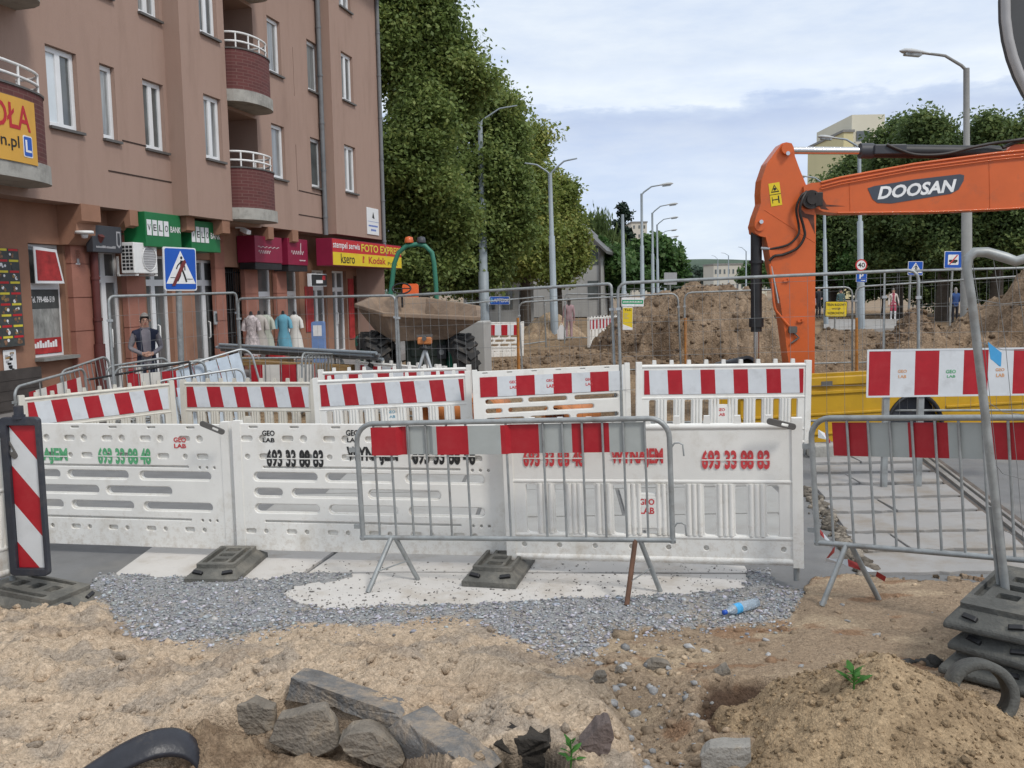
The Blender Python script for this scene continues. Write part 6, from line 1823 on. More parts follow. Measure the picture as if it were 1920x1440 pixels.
def crossing(cross):
    def f(root, w_, h_):
        mb = MB(); mb.prism([(w_ * .05, h_ * .16), (w_ * .95, h_ * .16), (w_ * .5, h_ * .92)], -.010, -.0065); mb.build('triangle', 'pen_white', root)
        mb = MB()
        mb.prism(circ(w_ * .52, h_ * .76, w_ * .036, 12), -.013, -.0105)
        for pts, wd in (([(.53, .70), (.52, .50)], .10), ([(.51, .67), (.40, .58), (.36, .50)], .035), ([(.55, .67), (.62, .56), (.62, .47)], .035), ([(.53, .50), (.60, .36), (.66, .20)], .055), ([(.51, .50), (.46, .34), (.38, .22)], .055), ([(.17, .30), (.37, .30)], .018), ([(.67, .27), (.86, .27)], .018)):
            mb.tube([(w_ * a, -.011, h_ * b) for a, b in pts], wd * w_ / 2, 6, smooth=False)
        mb.v = [(x, -.0105 if y > -.0105 else max(y, -.0135), z) for x, y, z in mb.v]
        mb.build('pictogram', 'pen_black', root)
        if cross:
            mb = MB(); mb.prism([(w_ * .20, h_ * .11), (w_ * .30, h_ * .11), (w_ * .66, h_ * .66), (w_ * .62, h_ * .72), (w_ * .55, h_ * .68)], -.018, -.0145); mb.build('crossing_tape', 'tape_sign', root)
    return f
M['tape_sign'] = mat('tape_sign', (.16, .03, .028), .6, .25, 8)
sign_plate('blue pedestrian crossing sign crossed out with dark red tape before the bank', 309, 462, 391, 545, 15.6, 'blue_sign', crossing(True), 334, r=.052, rot=R(64))
sign_plate('small blue pedestrian crossing sign on a thin post at right', 1702, 490, 1730, 516, 38, 'blue_sign', crossing(False), 1708, r=.045)
def tramx(root, w_, h_):
    mb = MB(); mb.prism(rrect(w_ * .2, w_ * .8, h_ * .2, h_ * .8, .03), -.010, -.0065); mb.build('field', 'pen_white', root)
    mb = MB(); mb.prism(rrect(w_ * .26, w_ * .74, h_ * .36, h_ * .50, .02), -.013, -.0105); mb.prism(rrect(w_ * .34, w_ * .66, h_ * .30, h_ * .35, .01), -.013, -.0105); mb.build('pictogram', 'pen_black', root)
    mb = MB(); mb.prism([(w_ * .24, h_ * .22), (w_ * .32, h_ * .22), (w_ * .76, h_ * .76), (w_ * .68, h_ * .78)], -.017, -.0135); mb.build('crossing_tape', 'ink_red', root)
sign_plate('blue sign with a white field crossed out in orange by the concrete lamp post', 1770, 471, 1803, 503, 36, 'blue_sign', tramx, 1787, r=.04)
def parking(root, w_, h_):
    mb = MB(); text(mb, 'P', w_ * .30, w_ * .68, h_ * .28, h_ * .82, -.0085, 0, None, .03); mb.box(w_ * .45, w_ * .85, -.010, -.0065, h_ * .12, h_ * .18); mb.build('lettering', 'pen_white', root)
sign_plate('blue parking sign under the forty limit disc', 1605, 508, 1625, 529, 33.6, 'blue_sign', parking, None)
A = P(1615, 497, 33.6); root = thing('speed_sign', 'round forty limit sign with a red rim on the lamp post', 'road sign', Matrix.Translation(A), 'road signs on poles')
mb = MB(); mb.prism(circ(0, 0, .21, 24), 0, .02); mb.build('plate', 'red_sign', root)
mb = MB(); mb.prism(circ(0, 0, .165, 24), -.006, -.001); mb.build('face', 'pen_white', root)
mb = MB(); text(mb, '40', -.13, .13, -.085, .085, -.0085, 0, None, .015); mb.build('lettering', 'pen_black', root)
def ysign(root, w_, h_):
    for i, (s, a, b) in enumerate((('TEREN BUDOWY', .06, .94), ('WSTĘP', .30, .70), ('WZBRONIONY', .12, .88))):
        mb = MB(); text(mb, s, w_ * a, w_ * b, h_ * (.70 - i * .27), h_ * (.86 - i * .27), -.0085, 0, None, .02); mb.build('lettering', 'pen_black', root)
sign_plate('yellow site warning board with three lines of black writing', 1546, 565, 1588, 594, 31, 'yellow_sign', ysign, 1567, r=.03, rim='pen_black', name='warning_board')
def tlc(root, w_, h_):
    mb = MB(); text(mb, 'TLC', w_ * .15, w_ * .85, h_ * .84, h_ * .94, -.0085, 0, None, .03); mb.build('lettering', 'pen_black', root)
    mb = MB(); rr = random.Random(2)
    for i in range(6): mb.box(w_ * .15, w_ * rr.uniform(.4, .6), -.0085, -.0065, h_ * (.50 + .045 * i), h_ * (.51 + .045 * i))
    mb.build('small_print', 'pen_grey', root)
    mb = MB(); mb.prism([(w_ * .03, h_ * .02), (w_ * .97, h_ * .02), (w_ * .97, h_ * .10), (w_ * .03, h_ * .26)], -.0095, -.0065); mb.build('corner', 'pen_white', root)
sign_plate('tall yellow information poster hung on the fence left of the big spoil heap', 1167, 576, 1186, 619, 20.6, 'yellow_sign', tlc, None, name='poster', cat='poster', group='notices on the fence')
def green(root, w_, h_):
    mb = MB(); mb.box(w_ * .03, w_ * .97, -.0085, -.0062, h_ * .30, h_ * .75); mb.build('band', 'green_band', root)
    mb = MB()
    for i in range(14): mb.box(w_ * (.08 + .06 * i), w_ * (.12 + .06 * i), -.011, -.0087, h_ * .45, h_ * (.58 + .04 * (i % 2)))
    mb.build('lettering', 'pen_white', root)
M['green_band'] = mat('green_band', (.03, .30, .14), .5)
sign_plate('white and green banner on the fence above the yellow poster', 1165, 558, 1207, 575, 20.7, 'pen_white', green, None, name='banner', cat='banner', group='notices on the fence')
def apt(root, w_, h_):
    mb = MB(); text(mb, 'APTEKA', w_ * .22, w_ * .94, h_ * .3, h_ * .75, -.0085, 0, None, .02); mb.build('lettering', 'pen_white', root)
    mb = MB(); mb.box(w_ * .08, w_ * .16, -.0085, -.0065, h_ * .2, h_ * .8); mb.box(w_ * .04, w_ * .20, -.0105, -.0087, h_ * .42, h_ * .6); mb.build('cross', 'blue_band', root)
M['blue_band'] = mat('blue_band', (.12, .38, .62), .5)
sign_plate('dark blue pharmacy sign behind the fences', 917, 556, 956, 571, 42, 'navy_sign' if 'navy_sign' in M else 'blue_sign', apt, 936, name='shop_sign', cat='shop sign', group=None)
sign_plate('grey back of a large direction board beyond the spoil heap', 1245, 511, 1269, 534, 62, 'pen_grey', None, 1257, name='direction_board', rim='pen_grey', group=None)
# back of a large round sign close to the camera, top right
C = P(2206, -8, 2.6); root = thing('round_sign', 'grey back of a round road sign cut off by the top right corner', 'road sign', Matrix.Translation(C))
mb = MB(); mb.prism(circ(0, 0, .465, 56), 0, .03, smooth=True); mb.build('plate', mat('sign_back', (.055, .058, .062), .55, .15, 3), root)
mb = MB(); mb.tube([(.462 * math.cos(t), -.004, .462 * math.sin(t)) for t in np.linspace(0, 6.2832, 57)[:-1]], .012, 6, closed=True); mb.build('rim', 'pen_grey', root)
mb = MB(); mb.tube([(0, -.05, -C.z), (0, -.05, .40)], .03, 10); mb.build('pole', 'galv', root)
# small white lamp on the crossing sign post, plinth of power box
t = P(1789, 545, 36)

# ================================================================== PEOPLE
def person(label, u, vfeet, Y, H_, facing, J, cloth, hair='hair_dark', hair_len=0.0, z=None, fingers=True, group='people around the works', extras=None, female=False, bulk=1.0):
    """J: joint positions as fractions of the height, x to the figure's left, -y to its front"""
    gx_ = XC(u, Y, 0); z = z if z is not None else 0
    root = thing('person', label, 'person', place((gx_, Y, z), facing))
    S = H_
    base = {'pel': (0, 0, .53), 'wst': (0, 0, .61), 'chs': (0, .005, .72), 'upc': (0, .01, .80), 'nek': (0, .005, .855), 'hdb': (0, -.005, .895), 'hdt': (0, -.005, .965),
            'shl': (.10, .005, .805), 'shr': (-.10, .005, .805), 'ell': (.125, .01, .63), 'elr': (-.125, .01, .63), 'wrl': (.13, -.03, .485), 'wrr': (-.13, -.03, .485), 'hal': (.13, -.035, .44), 'har': (-.13, -.035, .44),
            'hpl': (.052, 0, .50), 'hpr': (-.052, 0, .50), 'knl': (.055, -.008, .28), 'knr': (-.055, -.008, .28), 'anl': (.056, .01, .045), 'anr': (-.056, .01, .045), 'tol': (.062, -.085, .015), 'tor': (-.062, -.085, .015)}
    base.update(J)
    names = list(base)
    rad = {'pel': (.085, .066), 'wst': (.078, .060), 'chs': (.092, .066), 'upc': (.085, .058), 'nek': (.034, .034), 'hdb': (.040, .046), 'hdt': (.042, .050), 'shl': (.040, .040), 'shr': (.040, .040), 'ell': (.028, .028), 'elr': (.028, .028),
           'wrl': (.018, .018), 'wrr': (.018, .018), 'hal': (.020, .012), 'har': (.020, .012), 'hpl': (.055, .055), 'hpr': (.055, .055), 'knl': (.038, .038), 'knr': (.038, .038), 'anl': (.026, .028), 'anr': (.026, .028), 'tol': (.024, .018), 'tor': (.024, .018)}
    if female: rad.update({'wst': (.066, .054), 'chs': (.080, .066), 'shl': (.034, .034), 'shr': (.034, .034), 'pel': (.090, .070)})
    edges = [('pel', 'wst', 'top'), ('wst', 'chs', 'top'), ('chs', 'upc', 'top'), ('upc', 'nek', 'skin'), ('nek', 'hdb', 'skin'), ('hdb', 'hdt', 'skin'), ('upc', 'shl', 'top'), ('upc', 'shr', 'top'), ('shl', 'ell', 'sleeve'), ('shr', 'elr', 'sleeve'),
             ('ell', 'wrl', 'fore'), ('elr', 'wrr', 'fore'), ('wrl', 'hal', 'skin'), ('wrr', 'har', 'skin'), ('pel', 'hpl', 'leg'), ('pel', 'hpr', 'leg'), ('hpl', 'knl', 'leg'), ('hpr', 'knr', 'leg'), ('knl', 'anl', 'shin'), ('knr', 'anr', 'shin'), ('anl', 'tol', 'shoe'), ('anr', 'tor', 'shoe')]
    pos = {k_: Vector(p) * S for k_, p in base.items()}
    if fingers:
        for s in ('l', 'r'):
            w_, h_ = pos['wr' + s], pos['ha' + s]; d = (h_ - w_).normalized(); sd_ = d.cross(Vector((0, 1, 0)))
            sd_ = sd_.normalized() if sd_.length > .1 else Vector((1, 0, 0))
            cv = d.cross(sd_).normalized()
            for i, (off, ln) in enumerate(((-.012, .040), (-.004, .046), (.004, .043), (.012, .034))):
                a = h_ + sd_ * off * S; nm = 'f%s%d' % (s, i)
                pos[nm] = a + d * ln * .55 * S; pos[nm + 'b'] = a + d * ln * S * .9 - cv * .012 * S
                rad[nm] = (.0052, .0052); rad[nm + 'b'] = (.0042, .0042); names += [nm, nm + 'b']
                edges += [('ha' + s, nm, 'skin'), (nm, nm + 'b', 'skin')]
            nm = 't' + s; pos[nm] = w_.lerp(h_, .45) - sd_ * .024 * S; pos[nm + 'b'] = pos[nm] + d * .025 * S; rad[nm] = (.006, .006); rad[nm + 'b'] = (.005, .005); names += [nm, nm + 'b']
            edges += [('wr' + s, nm, 'skin'), (nm, nm + 'b', 'skin')]
    me = bpy.data.meshes.new('body')
    ix = {n_: i for i, n_ in enumerate(names)}
    me.from_pydata([pos[n_] for n_ in names], [(ix[a], ix[b]) for a, b, c in edges], [])
    ob = bpy.data.objects.new('body', me); COL.objects.link(ob)
    ob.modifiers.new('skin', 'SKIN'); sb = ob.modifiers.new('sub', 'SUBSURF'); sb.levels = 2
    for n_ in names:
        sv = me.skin_vertices[0].data[ix[n_]]; f = bulk if n_ in ('pel', 'wst', 'chs', 'upc') else 1
        sv.radius = (rad[n_][0] * S * f, rad[n_][1] * S * f); sv.use_root = n_ == 'pel'
    dg = bpy.context.evaluated_depsgraph_get()
    m2 = bpy.data.meshes.new_from_object(ob.evaluated_get(dg))
    bpy.data.objects.remove(ob)
    keys = ['skin'] + [k_ for k_ in cloth]
    for k_ in keys: m2.materials.append(M['skin'] if k_ == 'skin' else M[cloth[k_]])
    seg = [(pos[a], pos[b], rad[a][0] * S, rad[b][0] * S, c) for a, b, c in edges]
    for p in m2.polygons:
        c = p.center; best = None
        for a, b, ra, rb, g_ in seg:
            ab = b - a; t = max(0, min(1, (c - a).dot(ab) / max(ab.length_squared, 1e-9)))
            dd = (c - (a + ab * t)).length - (ra + (rb - ra) * t) * .9
            if best is None or dd < best[0]: best = (dd, g_)
        g_ = best[1]
        if g_ == 'top' and 'front' in cloth and p.normal.y < -.2 and abs(c.x) < .036 * S: g_ = 'front'
        if g_ == 'fore' and 'fore' not in cloth: g_ = 'sleeve' if 'sleeve' in cloth else 'top'
        if g_ == 'sleeve' and 'sleeve' not in cloth: g_ = 'top'
        if g_ == 'shin' and 'shin' not in cloth: g_ = 'leg'
        p.material_index = keys.index(g_) if g_ in keys else 0
        p.use_smooth = True
    bo = bpy.data.objects.new('body', m2); COL.objects.link(bo); bo.parent = root
    hd = pos['hdb'].lerp(pos['hdt'], .5)
    mb = MB(); V = []; n = 14; Fc = []
    rows = 8
    for i in range(rows + 1):
        a = math.pi * .5 * i / rows * (1.28 if not hair_len else 1.75)
        for j in range(n):
            b = 6.283 * j / n; rr = math.sin(min(a, math.pi * .9)) if a < math.pi / 2 else 1.0 - .10 * (a - math.pi / 2)
            back = .5 - .5 * math.cos(b - math.pi / 2) if False else (1 if math.sin(b) > -.25 else 0)
            zz = math.cos(a) if back else max(math.cos(a), .50)
            V.append((hd.x + .0455 * S * rr * math.cos(b), hd.y + .053 * S * rr * math.sin(b) + .010 * S, hd.z + .006 * S + .077 * S * zz - (hair_len * S * .3 if (back and i == rows) else 0)))
    Fc = [(i * n + j, (i + 1) * n + j, (i + 1) * n + (j + 1) % n, i * n + (j + 1) % n) for i in range(rows) for j in range(n)]
    mb.add(V, Fc, 0, None, True); mb.build('hair', hair, root)
    mb = MB(); f = hd + Vector((0, -.050 * S, -.008 * S))
    mb.add([f + Vector((0, -.016 * S, -.010 * S)), f + Vector((-.009 * S, .006 * S, -.012 * S)), f + Vector((.009 * S, .006 * S, -.012 * S)), f + Vector((0, .006 * S, .018 * S))], [(0, 3, 1), (0, 2, 3), (0, 1, 2)]); mb.build('nose', 'skin', root)
    for s in (-1, 1):
        mb = MB(); mb.prism(circ(hd.x + s * .018 * S, hd.z + .008 * S, .006 * S, 8), hd.y - .0555 * S, hd.y - .05 * S); mb.build('eye', 'black', root)
        mb = MB(); mb.lathe([(0, 0), (.012 * S, .004 * S), (.013 * S, .014 * S), (.005 * S, .024 * S)], 8, 0, Matrix.Translation((hd.x + s * .050 * S, hd.y + .004 * S, hd.z - .012 * S)) @ Matrix.Scale(.5, 4, (1, 0, 0))); mb.build('ear', 'skin', root)
    mb = MB(); mb.box(hd.x - .014 * S, hd.x + .014 * S, hd.y - .052 * S, hd.y - .046 * S, hd.z - .034 * S, hd.z - .030 * S); mb.build('mouth', 'tape_red', root)
    if extras: extras(root, S, pos, hd)
    return root
M['c_navy'] = mat('c_navy', (.018, .022, .045), .9, .2, 8); M['c_shirt'] = mat('c_shirt', (.22, .20, .22), .9, .12, 14); M['c_jeans'] = mat('c_jeans', (.02, .025, .045), .9, .2, 8)
M['c_pink'] = mat('c_pink', (.34, .225, .235), .9, .1, 8); M['c_red'] = mat('c_red', (.42, .07, .11), .9, .2, 10); M['c_cream'] = mat('c_cream', (.62, .55, .50), .9, .1, 8); M['c_white'] = mat('c_white', (.68, .68, .68), .9, .06, 8)
M['c_blue'] = mat('c_blue', (.03, .07, .20), .9, .15, 8); M['c_dark'] = mat('c_dark', (.02, .02, .025), .9, .2, 8); M['c_shoe'] = mat('c_shoe', (.05, .045, .04), .8, .2, 8); M['c_teal'] = mat('c_teal', (.10, .17, .17), .9, .2, 8)
def man_x(root, S, pos, hd):
    mb = MB()
    for s in (-1, 1): mb.tube([(hd.x + s * .019 * S + .013 * S * math.cos(t), hd.y - .057 * S, hd.z + .008 * S + .009 * S * math.sin(t)) for t in np.linspace(0, 6.28, 11)[:-1]], .0016 * S, 4, closed=True)
    mb.tube([(hd.x - .033 * S, hd.y - .052 * S, hd.z + .011 * S), (hd.x - .051 * S, hd.y + .01 * S, hd.z + .012 * S)], .0015 * S, 4); mb.tube([(hd.x + .033 * S, hd.y - .052 * S, hd.z + .011 * S), (hd.x + .051 * S, hd.y + .01 * S, hd.z + .012 * S)], .0015 * S, 4)
    mb.build('spectacles', 'black', root)
person('elderly man in a navy vest and grey shirt standing by the shop doors', 281, 770, 16.6, 1.76, R(28), {'ell': (.150, .03, .655), 'elr': (-.150, .03, .655), 'wrl': (.055, -.085, .595), 'wrr': (-.05, -.085, .60), 'hal': (.010, -.105, .588), 'har': (-.012, -.100, .606)},
       {'top': 'c_navy', 'front': 'c_shirt', 'sleeve': 'c_shirt', 'leg': 'c_jeans', 'shoe': 'c_shoe'}, 'hair_grey', extras=man_x, z=.0, bulk=1.14)
def bag_x(root, S, pos, hd):
    p = pos['har']
    mb = MB(); V = [(p.x - .10, p.y - .07, p.z - .42), (p.x + .10, p.y - .07, p.z - .42), (p.x + .10, p.y + .07, p.z - .42), (p.x - .10, p.y + .07, p.z - .42), (p.x - .06, p.y - .02, p.z - .03), (p.x + .06, p.y - .02, p.z - .03), (p.x + .06, p.y + .02, p.z - .03), (p.x - .06, p.y + .02, p.z - .03)]
person('woman in a pink tracksuit walking away past the small sand heap', 1067, 640, 37.0, 1.66, R(186), {'knl': (.055, -.06, .285), 'anl': (.055, .0, .05), 'tol': (.06, -.08, .02), 'anr': (-.055, .06, .06), 'tor': (-.06, -.01, .015), 'wrl': (.15, -.03, .49), 'hal': (.155, -.04, .445)},
       {'top': 'c_pink', 'sleeve': 'c_pink', 'leg': 'c_pink', 'shoe': 'c_white'}, 'hair_dark', .2, female=True, z=.0, bulk=1.18)
t = P(1053, 622, 36.8); root = thing('carrier_bag', 'pale carrier bag in the hand of the woman in pink', 'bag', Matrix.Translation((t.x, 36.9, t.z - .3)))
mb = MB(); mb.prism([(-.16, 0), (.16, 0), (.17, .34), (.06, .55), (-.06, .55), (-.17, .34)], -.08, .08); mb.build('sack', 'c_white', root, bevel=.03)
mb = MB(); mb.tube([(-.05, 0, .54), (0, 0, .64), (.05, 0, .54)], .012, 6); mb.build('handle', 'c_white', root)
person('woman in a red dress and pale cardigan walking at right', 1674, 600, 49, 1.62, R(-15), {'ell': (.15, .03, .64), 'elr': (-.135, .01, .64), 'wrl': (.17, -.02, .52), 'hal': (.175, -.03, .475), 'anl': (.05, -.06, .05), 'tol': (.055, -.14, .02), 'knl': (.05, -.06, .28)},
       {'top': 'c_cream', 'front': 'c_red', 'sleeve': 'c_cream', 'leg': 'c_red', 'shin': 'c_white', 'shoe': 'c_white'}, 'hair_grey', .1, female=True, z=.1)
person('grey haired man in a blue jacket standing with his back turned at right', 1790, 606, 46, 1.74, R(176), {'ell': (.125, -.01, .65), 'elr': (-.125, -.01, .65), 'wrl': (.09, -.06, .58), 'wrr': (-.09, -.06, .58), 'hal': (.07, -.08, .575), 'har': (-.07, -.08, .575)},
       {'top': 'c_blue', 'sleeve': 'c_blue', 'leg': 'c_dark', 'shoe': 'c_shoe'}, 'hair_grey', .1, z=.0, bulk=1.08)
person('person in dark clothes behind the far barriers left of the yellow warning board', 1534, 600, 50, 1.7, R(20), {'wrl': (.06, -.08, .60), 'hal': (.03, -.1, .60)}, {'top': 'c_dark', 'sleeve': 'c_dark', 'fore': 'c_pink', 'leg': 'c_dark', 'shoe': 'c_shoe'}, z=.2)
person('person in a grey green top behind the yellow warning board', 1576, 600, 52, 1.62, R(-20), {}, {'top': 'c_teal', 'leg': 'c_dark', 'shoe': 'c_shoe'}, z=.1)
# ================================================================== EXCAVATOR ARM
YE = 14.0
TE = Matrix.Translation((P(1500, 400, YE).x, YE, 0))
def pe(u, v): return ploc(TE, u, v)
M['grease_thin'] = mat('grease_thin', (.09, .03, .018), .5, .5, 14)
ex = thing('excavator', 'orange excavator reaching in from the right with its arm raised', 'excavator', TE)
def outline(pts): return [pe(u, v) for u, v in pts][::-1]
def slab_part(name, pts, y0, y1, m, parent=ex, bevel=.015):
    mb = MB(); poly = outline(pts)
    a = sum(poly[i][0] * poly[(i + 1) % len(poly)][1] - poly[(i + 1) % len(poly)][0] * poly[i][1] for i in range(len(poly)))
    if a < 0: poly = poly[::-1]
    mb.prism(poly, y0, y1); return mb.build(name, m, parent, bevel=bevel)
boom = slab_part('boom', [(1498, 352), (1512, 346), (1530, 345), (1565, 336), (1700, 311), (1850, 291), (1920, 284), (2050, 262), (2170, 268), (2290, 330), (2420, 520), (2380, 545), (2230, 430), (2140, 386), (2050, 380), (1920, 391), (1880, 394), (1740, 400), (1560, 402), (1535, 399), (1512, 388), (1500, 376)], -.22, .22, 'orange')
e = [pe(1530, 345), pe(1565, 336), pe(1700, 311), pe(1850, 291), pe(1920, 284), pe(2050, 262)]
mb = MB()
for y in (-.225, .225): mb.tube([(x, y, z - .005) for x, z in e], .020, 6)
e2 = [pe(1560, 402), pe(1740, 400), pe(1880, 394), pe(1920, 391)]
mb.tube([(x, -.225, z + .005) for x, z in e2], .016, 6); mb.build('flange', 'orange', boom)
mb = MB(); mb.tube([(x, -.245, z - .06) for x, z in e], .012, 6); mb.tube([(x, -.245, z - .10) for x, z in e[:5]], .010, 6); mb.build('pipe', 'orange', boom)
# maker's name on a slanting dark field
d = [(1616, 356), (1628, 352), (1700, 340), (1786, 330), (1794, 332), (1793, 342), (1784, 358), (1770, 366), (1660, 384), (1634, 383), (1625, 376)]
mb = MB(); poly = outline(d); mb.prism(poly if sum(poly[i][0] * poly[(i + 1) % len(poly)][1] - poly[(i + 1) % len(poly)][0] * poly[i][1] for i in range(len(poly))) > 0 else poly[::-1], -.226, -.2215)
mb.build('name_field', mat('decal_grey', (.055, .065, .085), .4, .1, 5), boom)
x0, z0 = pe(1634, 377); x1, z1 = pe(1780, 338)
mb = MB(); text(mb, 'DOOSAN', 0, 1, 0, 1, 0, 0, None, .035, .22)
mb.v = [(x0 + (x1 - x0) * x, -.229, z0 + (z1 - .19 - z0) * x + .185 * z) for x, y, z in mb.v]
mb.build('lettering', 'pen_white', boom)
stick = slab_part('stick', [(1468, 270), (1460, 272), (1449, 286), (1433, 308), (1422, 340), (1420, 365), (1421, 383), (1412, 408), (1408, 425), (1410, 438), (1420, 444), (1430, 446), (1436, 470), (1441, 500), (1456, 560), (1464, 612), (1470, 660), (1478, 720), (1520, 720), (1521, 640), (1522, 500), (1523, 405), (1516, 380), (1505, 350), (1492, 318), (1484, 296), (1482, 280), (1478, 272)], -.17, .17, 'orange')
mb = MB(); x, z = pe(1468, 283); mb.prism(circ(x, z, .085, 18), -.24, .24); mb.build('pin', 'orange', stick)
mb = MB()
x, z = pe(1468, 292); mb.prism(circ(x, z, .03, 10), -.26, -.241); x, z = pe(1419, 418); mb.prism(circ(x, z, .03, 10), -.26, -.20); mb.build('bolt', 'chrome', stick)
mb = MB(); x, z = pe(1418, 425); mb.prism(circ(x, z, .075, 16), -.20, .20); mb.build('lug', 'orange', stick)
mb = MB(); x, z = pe(1511, 377); mb.prism(circ(x, z, .135, 22), -.27, .27); mb.prism(circ(x, z, .075, 16), -.30, -.271); mb.box(x + .05, x + .16, -.285, -.26, z - .10, z + .10); mb.build('pivot', 'grease', boom, bevel=.008)
mb = MB(); x0, z0 = pe(1437, 388); x1, z1 = pe(1458, 345); Tq = Matrix.Translation(((x0 + x1) / 2, 0, (z0 + z1) / 2)) @ Matrix.Rotation(R(-8), 4, 'Y'); w2, h2 = abs(x1 - x0) / 2, abs(z1 - z0) / 2
mb.box(-w2, w2, -.175, -.1712, -h2, h2, 0, Tq); mb.build('warning_label', 'yellow_sign', stick)
mb = MB(); mb.prism([(-w2 * .75, .03), (w2 * .75, .03), (0, h2 * .85)], -.178, -.1752, 0, Tq); mb.prism([(-w2 * .55, .045), (w2 * .55, .045), (0, h2 * .70)], -.1810, -.1782, 1, Tq); mb.prism(circ(0, .075, .022, 8), -.1835, -.1812, 0, Tq)
mb.box(-w2 * .7, -w2 * .6, -.178, -.1752, -h2 * .75, -h2 * .2, 0, Tq); mb.box(-w2 * .6, w2 * .4, -.178, -.1752, -h2 * .5, -h2 * .42, 0, Tq); mb.box(w2 * .4, w2 * .6, -.178, -.1752, -h2 * .8, -h2 * .15, 0, Tq); mb.box(-w2, w2, -.178, -.1752, -.004, .004, 0, Tq); mb.build('pictogram', ['pen_black', 'yellow_sign'], stick)
for nm, pts, yq, par in (('grease_stain', [(1524, 384), (1530, 394), (1545, 396), (1538, 390), (1575, 389), (1540, 386), (1533, 374), (1528, 372)], -.2215, boom), ('grease_stain', [(1494, 392), (1503, 402), (1519, 405), (1521, 440), (1514, 424), (1508, 412), (1497, 408), (1490, 398)], -.1715, stick)):
    q = outline(pts); a_ = sum(q[i][0] * q[(i + 1) % len(q)][1] - q[(i + 1) % len(q)][0] * q[i][1] for i in range(len(q)))
    mb = MB(); mb.prism(q if a_ > 0 else q[::-1], yq - .001, yq + .0005); mb.build(nm, 'grease_thin', par)
for u0, v0, u1, v1 in ((1582, 334, 1584, 400), (1840, 294, 1842, 394)):
    p0, p1 = pe(u0, v0), pe(u1, v1); mb = MB(); mb.tube([(p0[0], -.221, p0[1]), (p1[0], -.221, p1[1])], .006, 5); mb.build('weld_seam', 'orange', boom)
p0, p1 = pe(1427, 395), pe(1521, 456); mb = MB(); mb.tube([(p0[0], -.171, p0[1]), (p1[0], -.171, p1[1])], .005, 5); mb.build('weld_seam', 'orange', stick)
def cyl(name, a, b, r, m, y=0, parent=ex, n=18):
    mb = MB(); p, q = pe(*a), pe(*b); mb.tube([(p[0], y, p[1]), (q[0], y, q[1])], r, n); return mb.build(name, m, parent)
ac = cyl('arm_cylinder', (1614, 283), (1872, 286), .098, 'black')
cyl('rod', (1482, 282), (1618, 283), .055, 'chrome', parent=ac)
cyl('gland', (1612, 283), (1636, 283), .112, 'anthracite', parent=ac)
cyl('cylinder_eye', (1872, 286), (1898, 287), .075, 'grease', parent=ac)
mb = MB(); p = pe(1640, 276); mb.box(p[0] - .05, p[0] + .42, -.14, -.06, p[1] - .12, p[1] + .02); mb.build('valve_block', 'anthracite', ac, bevel=.015)
slab_part('cylinder_bracket', [(1872, 292), (1890, 274), (1912, 272), (1935, 288), (1935, 300), (1870, 303)], -.12, .12, 'orange', boom)
bc2 = cyl('bucket_cylinder', (1418, 436), (1418, 610), .082, 'black', -.0)
cyl('rod', (1418, 600), (1418.5, 740), .042, 'chrome', parent=bc2)
for a, b, r in (((1418, 596), (1418, 613), .108), ((1418, 613), (1418, 622), .082), ((1418, 488), (1418, 494), .105)): cyl('gland', a, b, r, 'black', parent=bc2)
def hose(pts, r=.018, m='grease', parent=ex):
    mb = MB(); P3 = []
    q = [Vector((pe(u, v)[0], y, pe(u, v)[1])) for u, v, y in pts]
    for i in range(len(q) - 1):                       # Catmull-Rom
        p0, p1, p2, p3 = q[max(i - 1, 0)], q[i], q[i + 1], q[min(i + 2, len(q) - 1)]
        for k in range(6):
            t = k / 6; P3.append(.5 * ((2 * p1) + (p2 - p0) * t + (2 * p0 - 5 * p1 + 4 * p2 - p3) * t * t + (3 * p1 - p0 - 3 * p2 + p3) * t ** 3))
    P3.append(q[-1]); mb.tube(P3, r, 8); return mb.build('hose', m, parent)
hose([(1500, 364, -.26), (1490, 372, -.28), (1483, 395, -.26), (1489, 425, -.22), (1488, 442, -.22), (1470, 460, -.20), (1438, 468, -.16)], .017)
hose([(1503, 362, -.24), (1492, 378, -.31), (1488, 400, -.30), (1497, 428, -.25), (1499, 445, -.24), (1487, 466, -.22), (1462, 478, -.20), (1445, 481, -.20), (1436, 490, -.19)], .02)
hose([(1438, 467, -.16), (1424, 466, -.10)], .022, 'galv_lt')
hose([(1655, 274, -.15), (1680, 285, -.17), (1710, 293, -.16), (1760, 292, -.16), (1810, 280, -.15), (1850, 272, -.14), (1885, 268, -.2), (1925, 262, -.2)], .022)
hose([(1870, 280, -.15), (1900, 268, -.16), (1940, 258, -.2)], .026)
hose([(1437, 495, -.18), (1441, 530, -.18), (1446, 575, -.18), (1455, 590, -.18), (1472, 610, -.18)], .02, 'orange')
hose([(1440, 500, -.18), (1449, 545, -.18), (1453, 568, -.18)], .012, 'galv_lt')
mb = MB(); x, z = pe(1479, 617); mb.prism(rrect(x - .06, x + .06, z - .05, z + .05, .02), -.22, -.171); mb.tube([(x + .02, -.2, z - .05), (x + .09, -.2, z - .12), (x - .02, -.2, z - .20)], .016, 6); mb.build('coupling', 'tin_dark', stick)
for u, v in ((1467, 527), (1493, 602)):
    mb = MB(); x, z = pe(u, v); mb.box(x - .04, x + .04, -.20, -.171, z - .012, z + .012); mb.box(x + .02, x + .05, -.21, -.171, z, z + .035); mb.build('hook', 'orange', stick)
# bucket below, behind the barriers
slab_part('bucket', [(1440, 716), (1528, 706), (1560, 760), (1550, 830), (1470, 850), (1420, 800)], -.5, .5, 'grease')
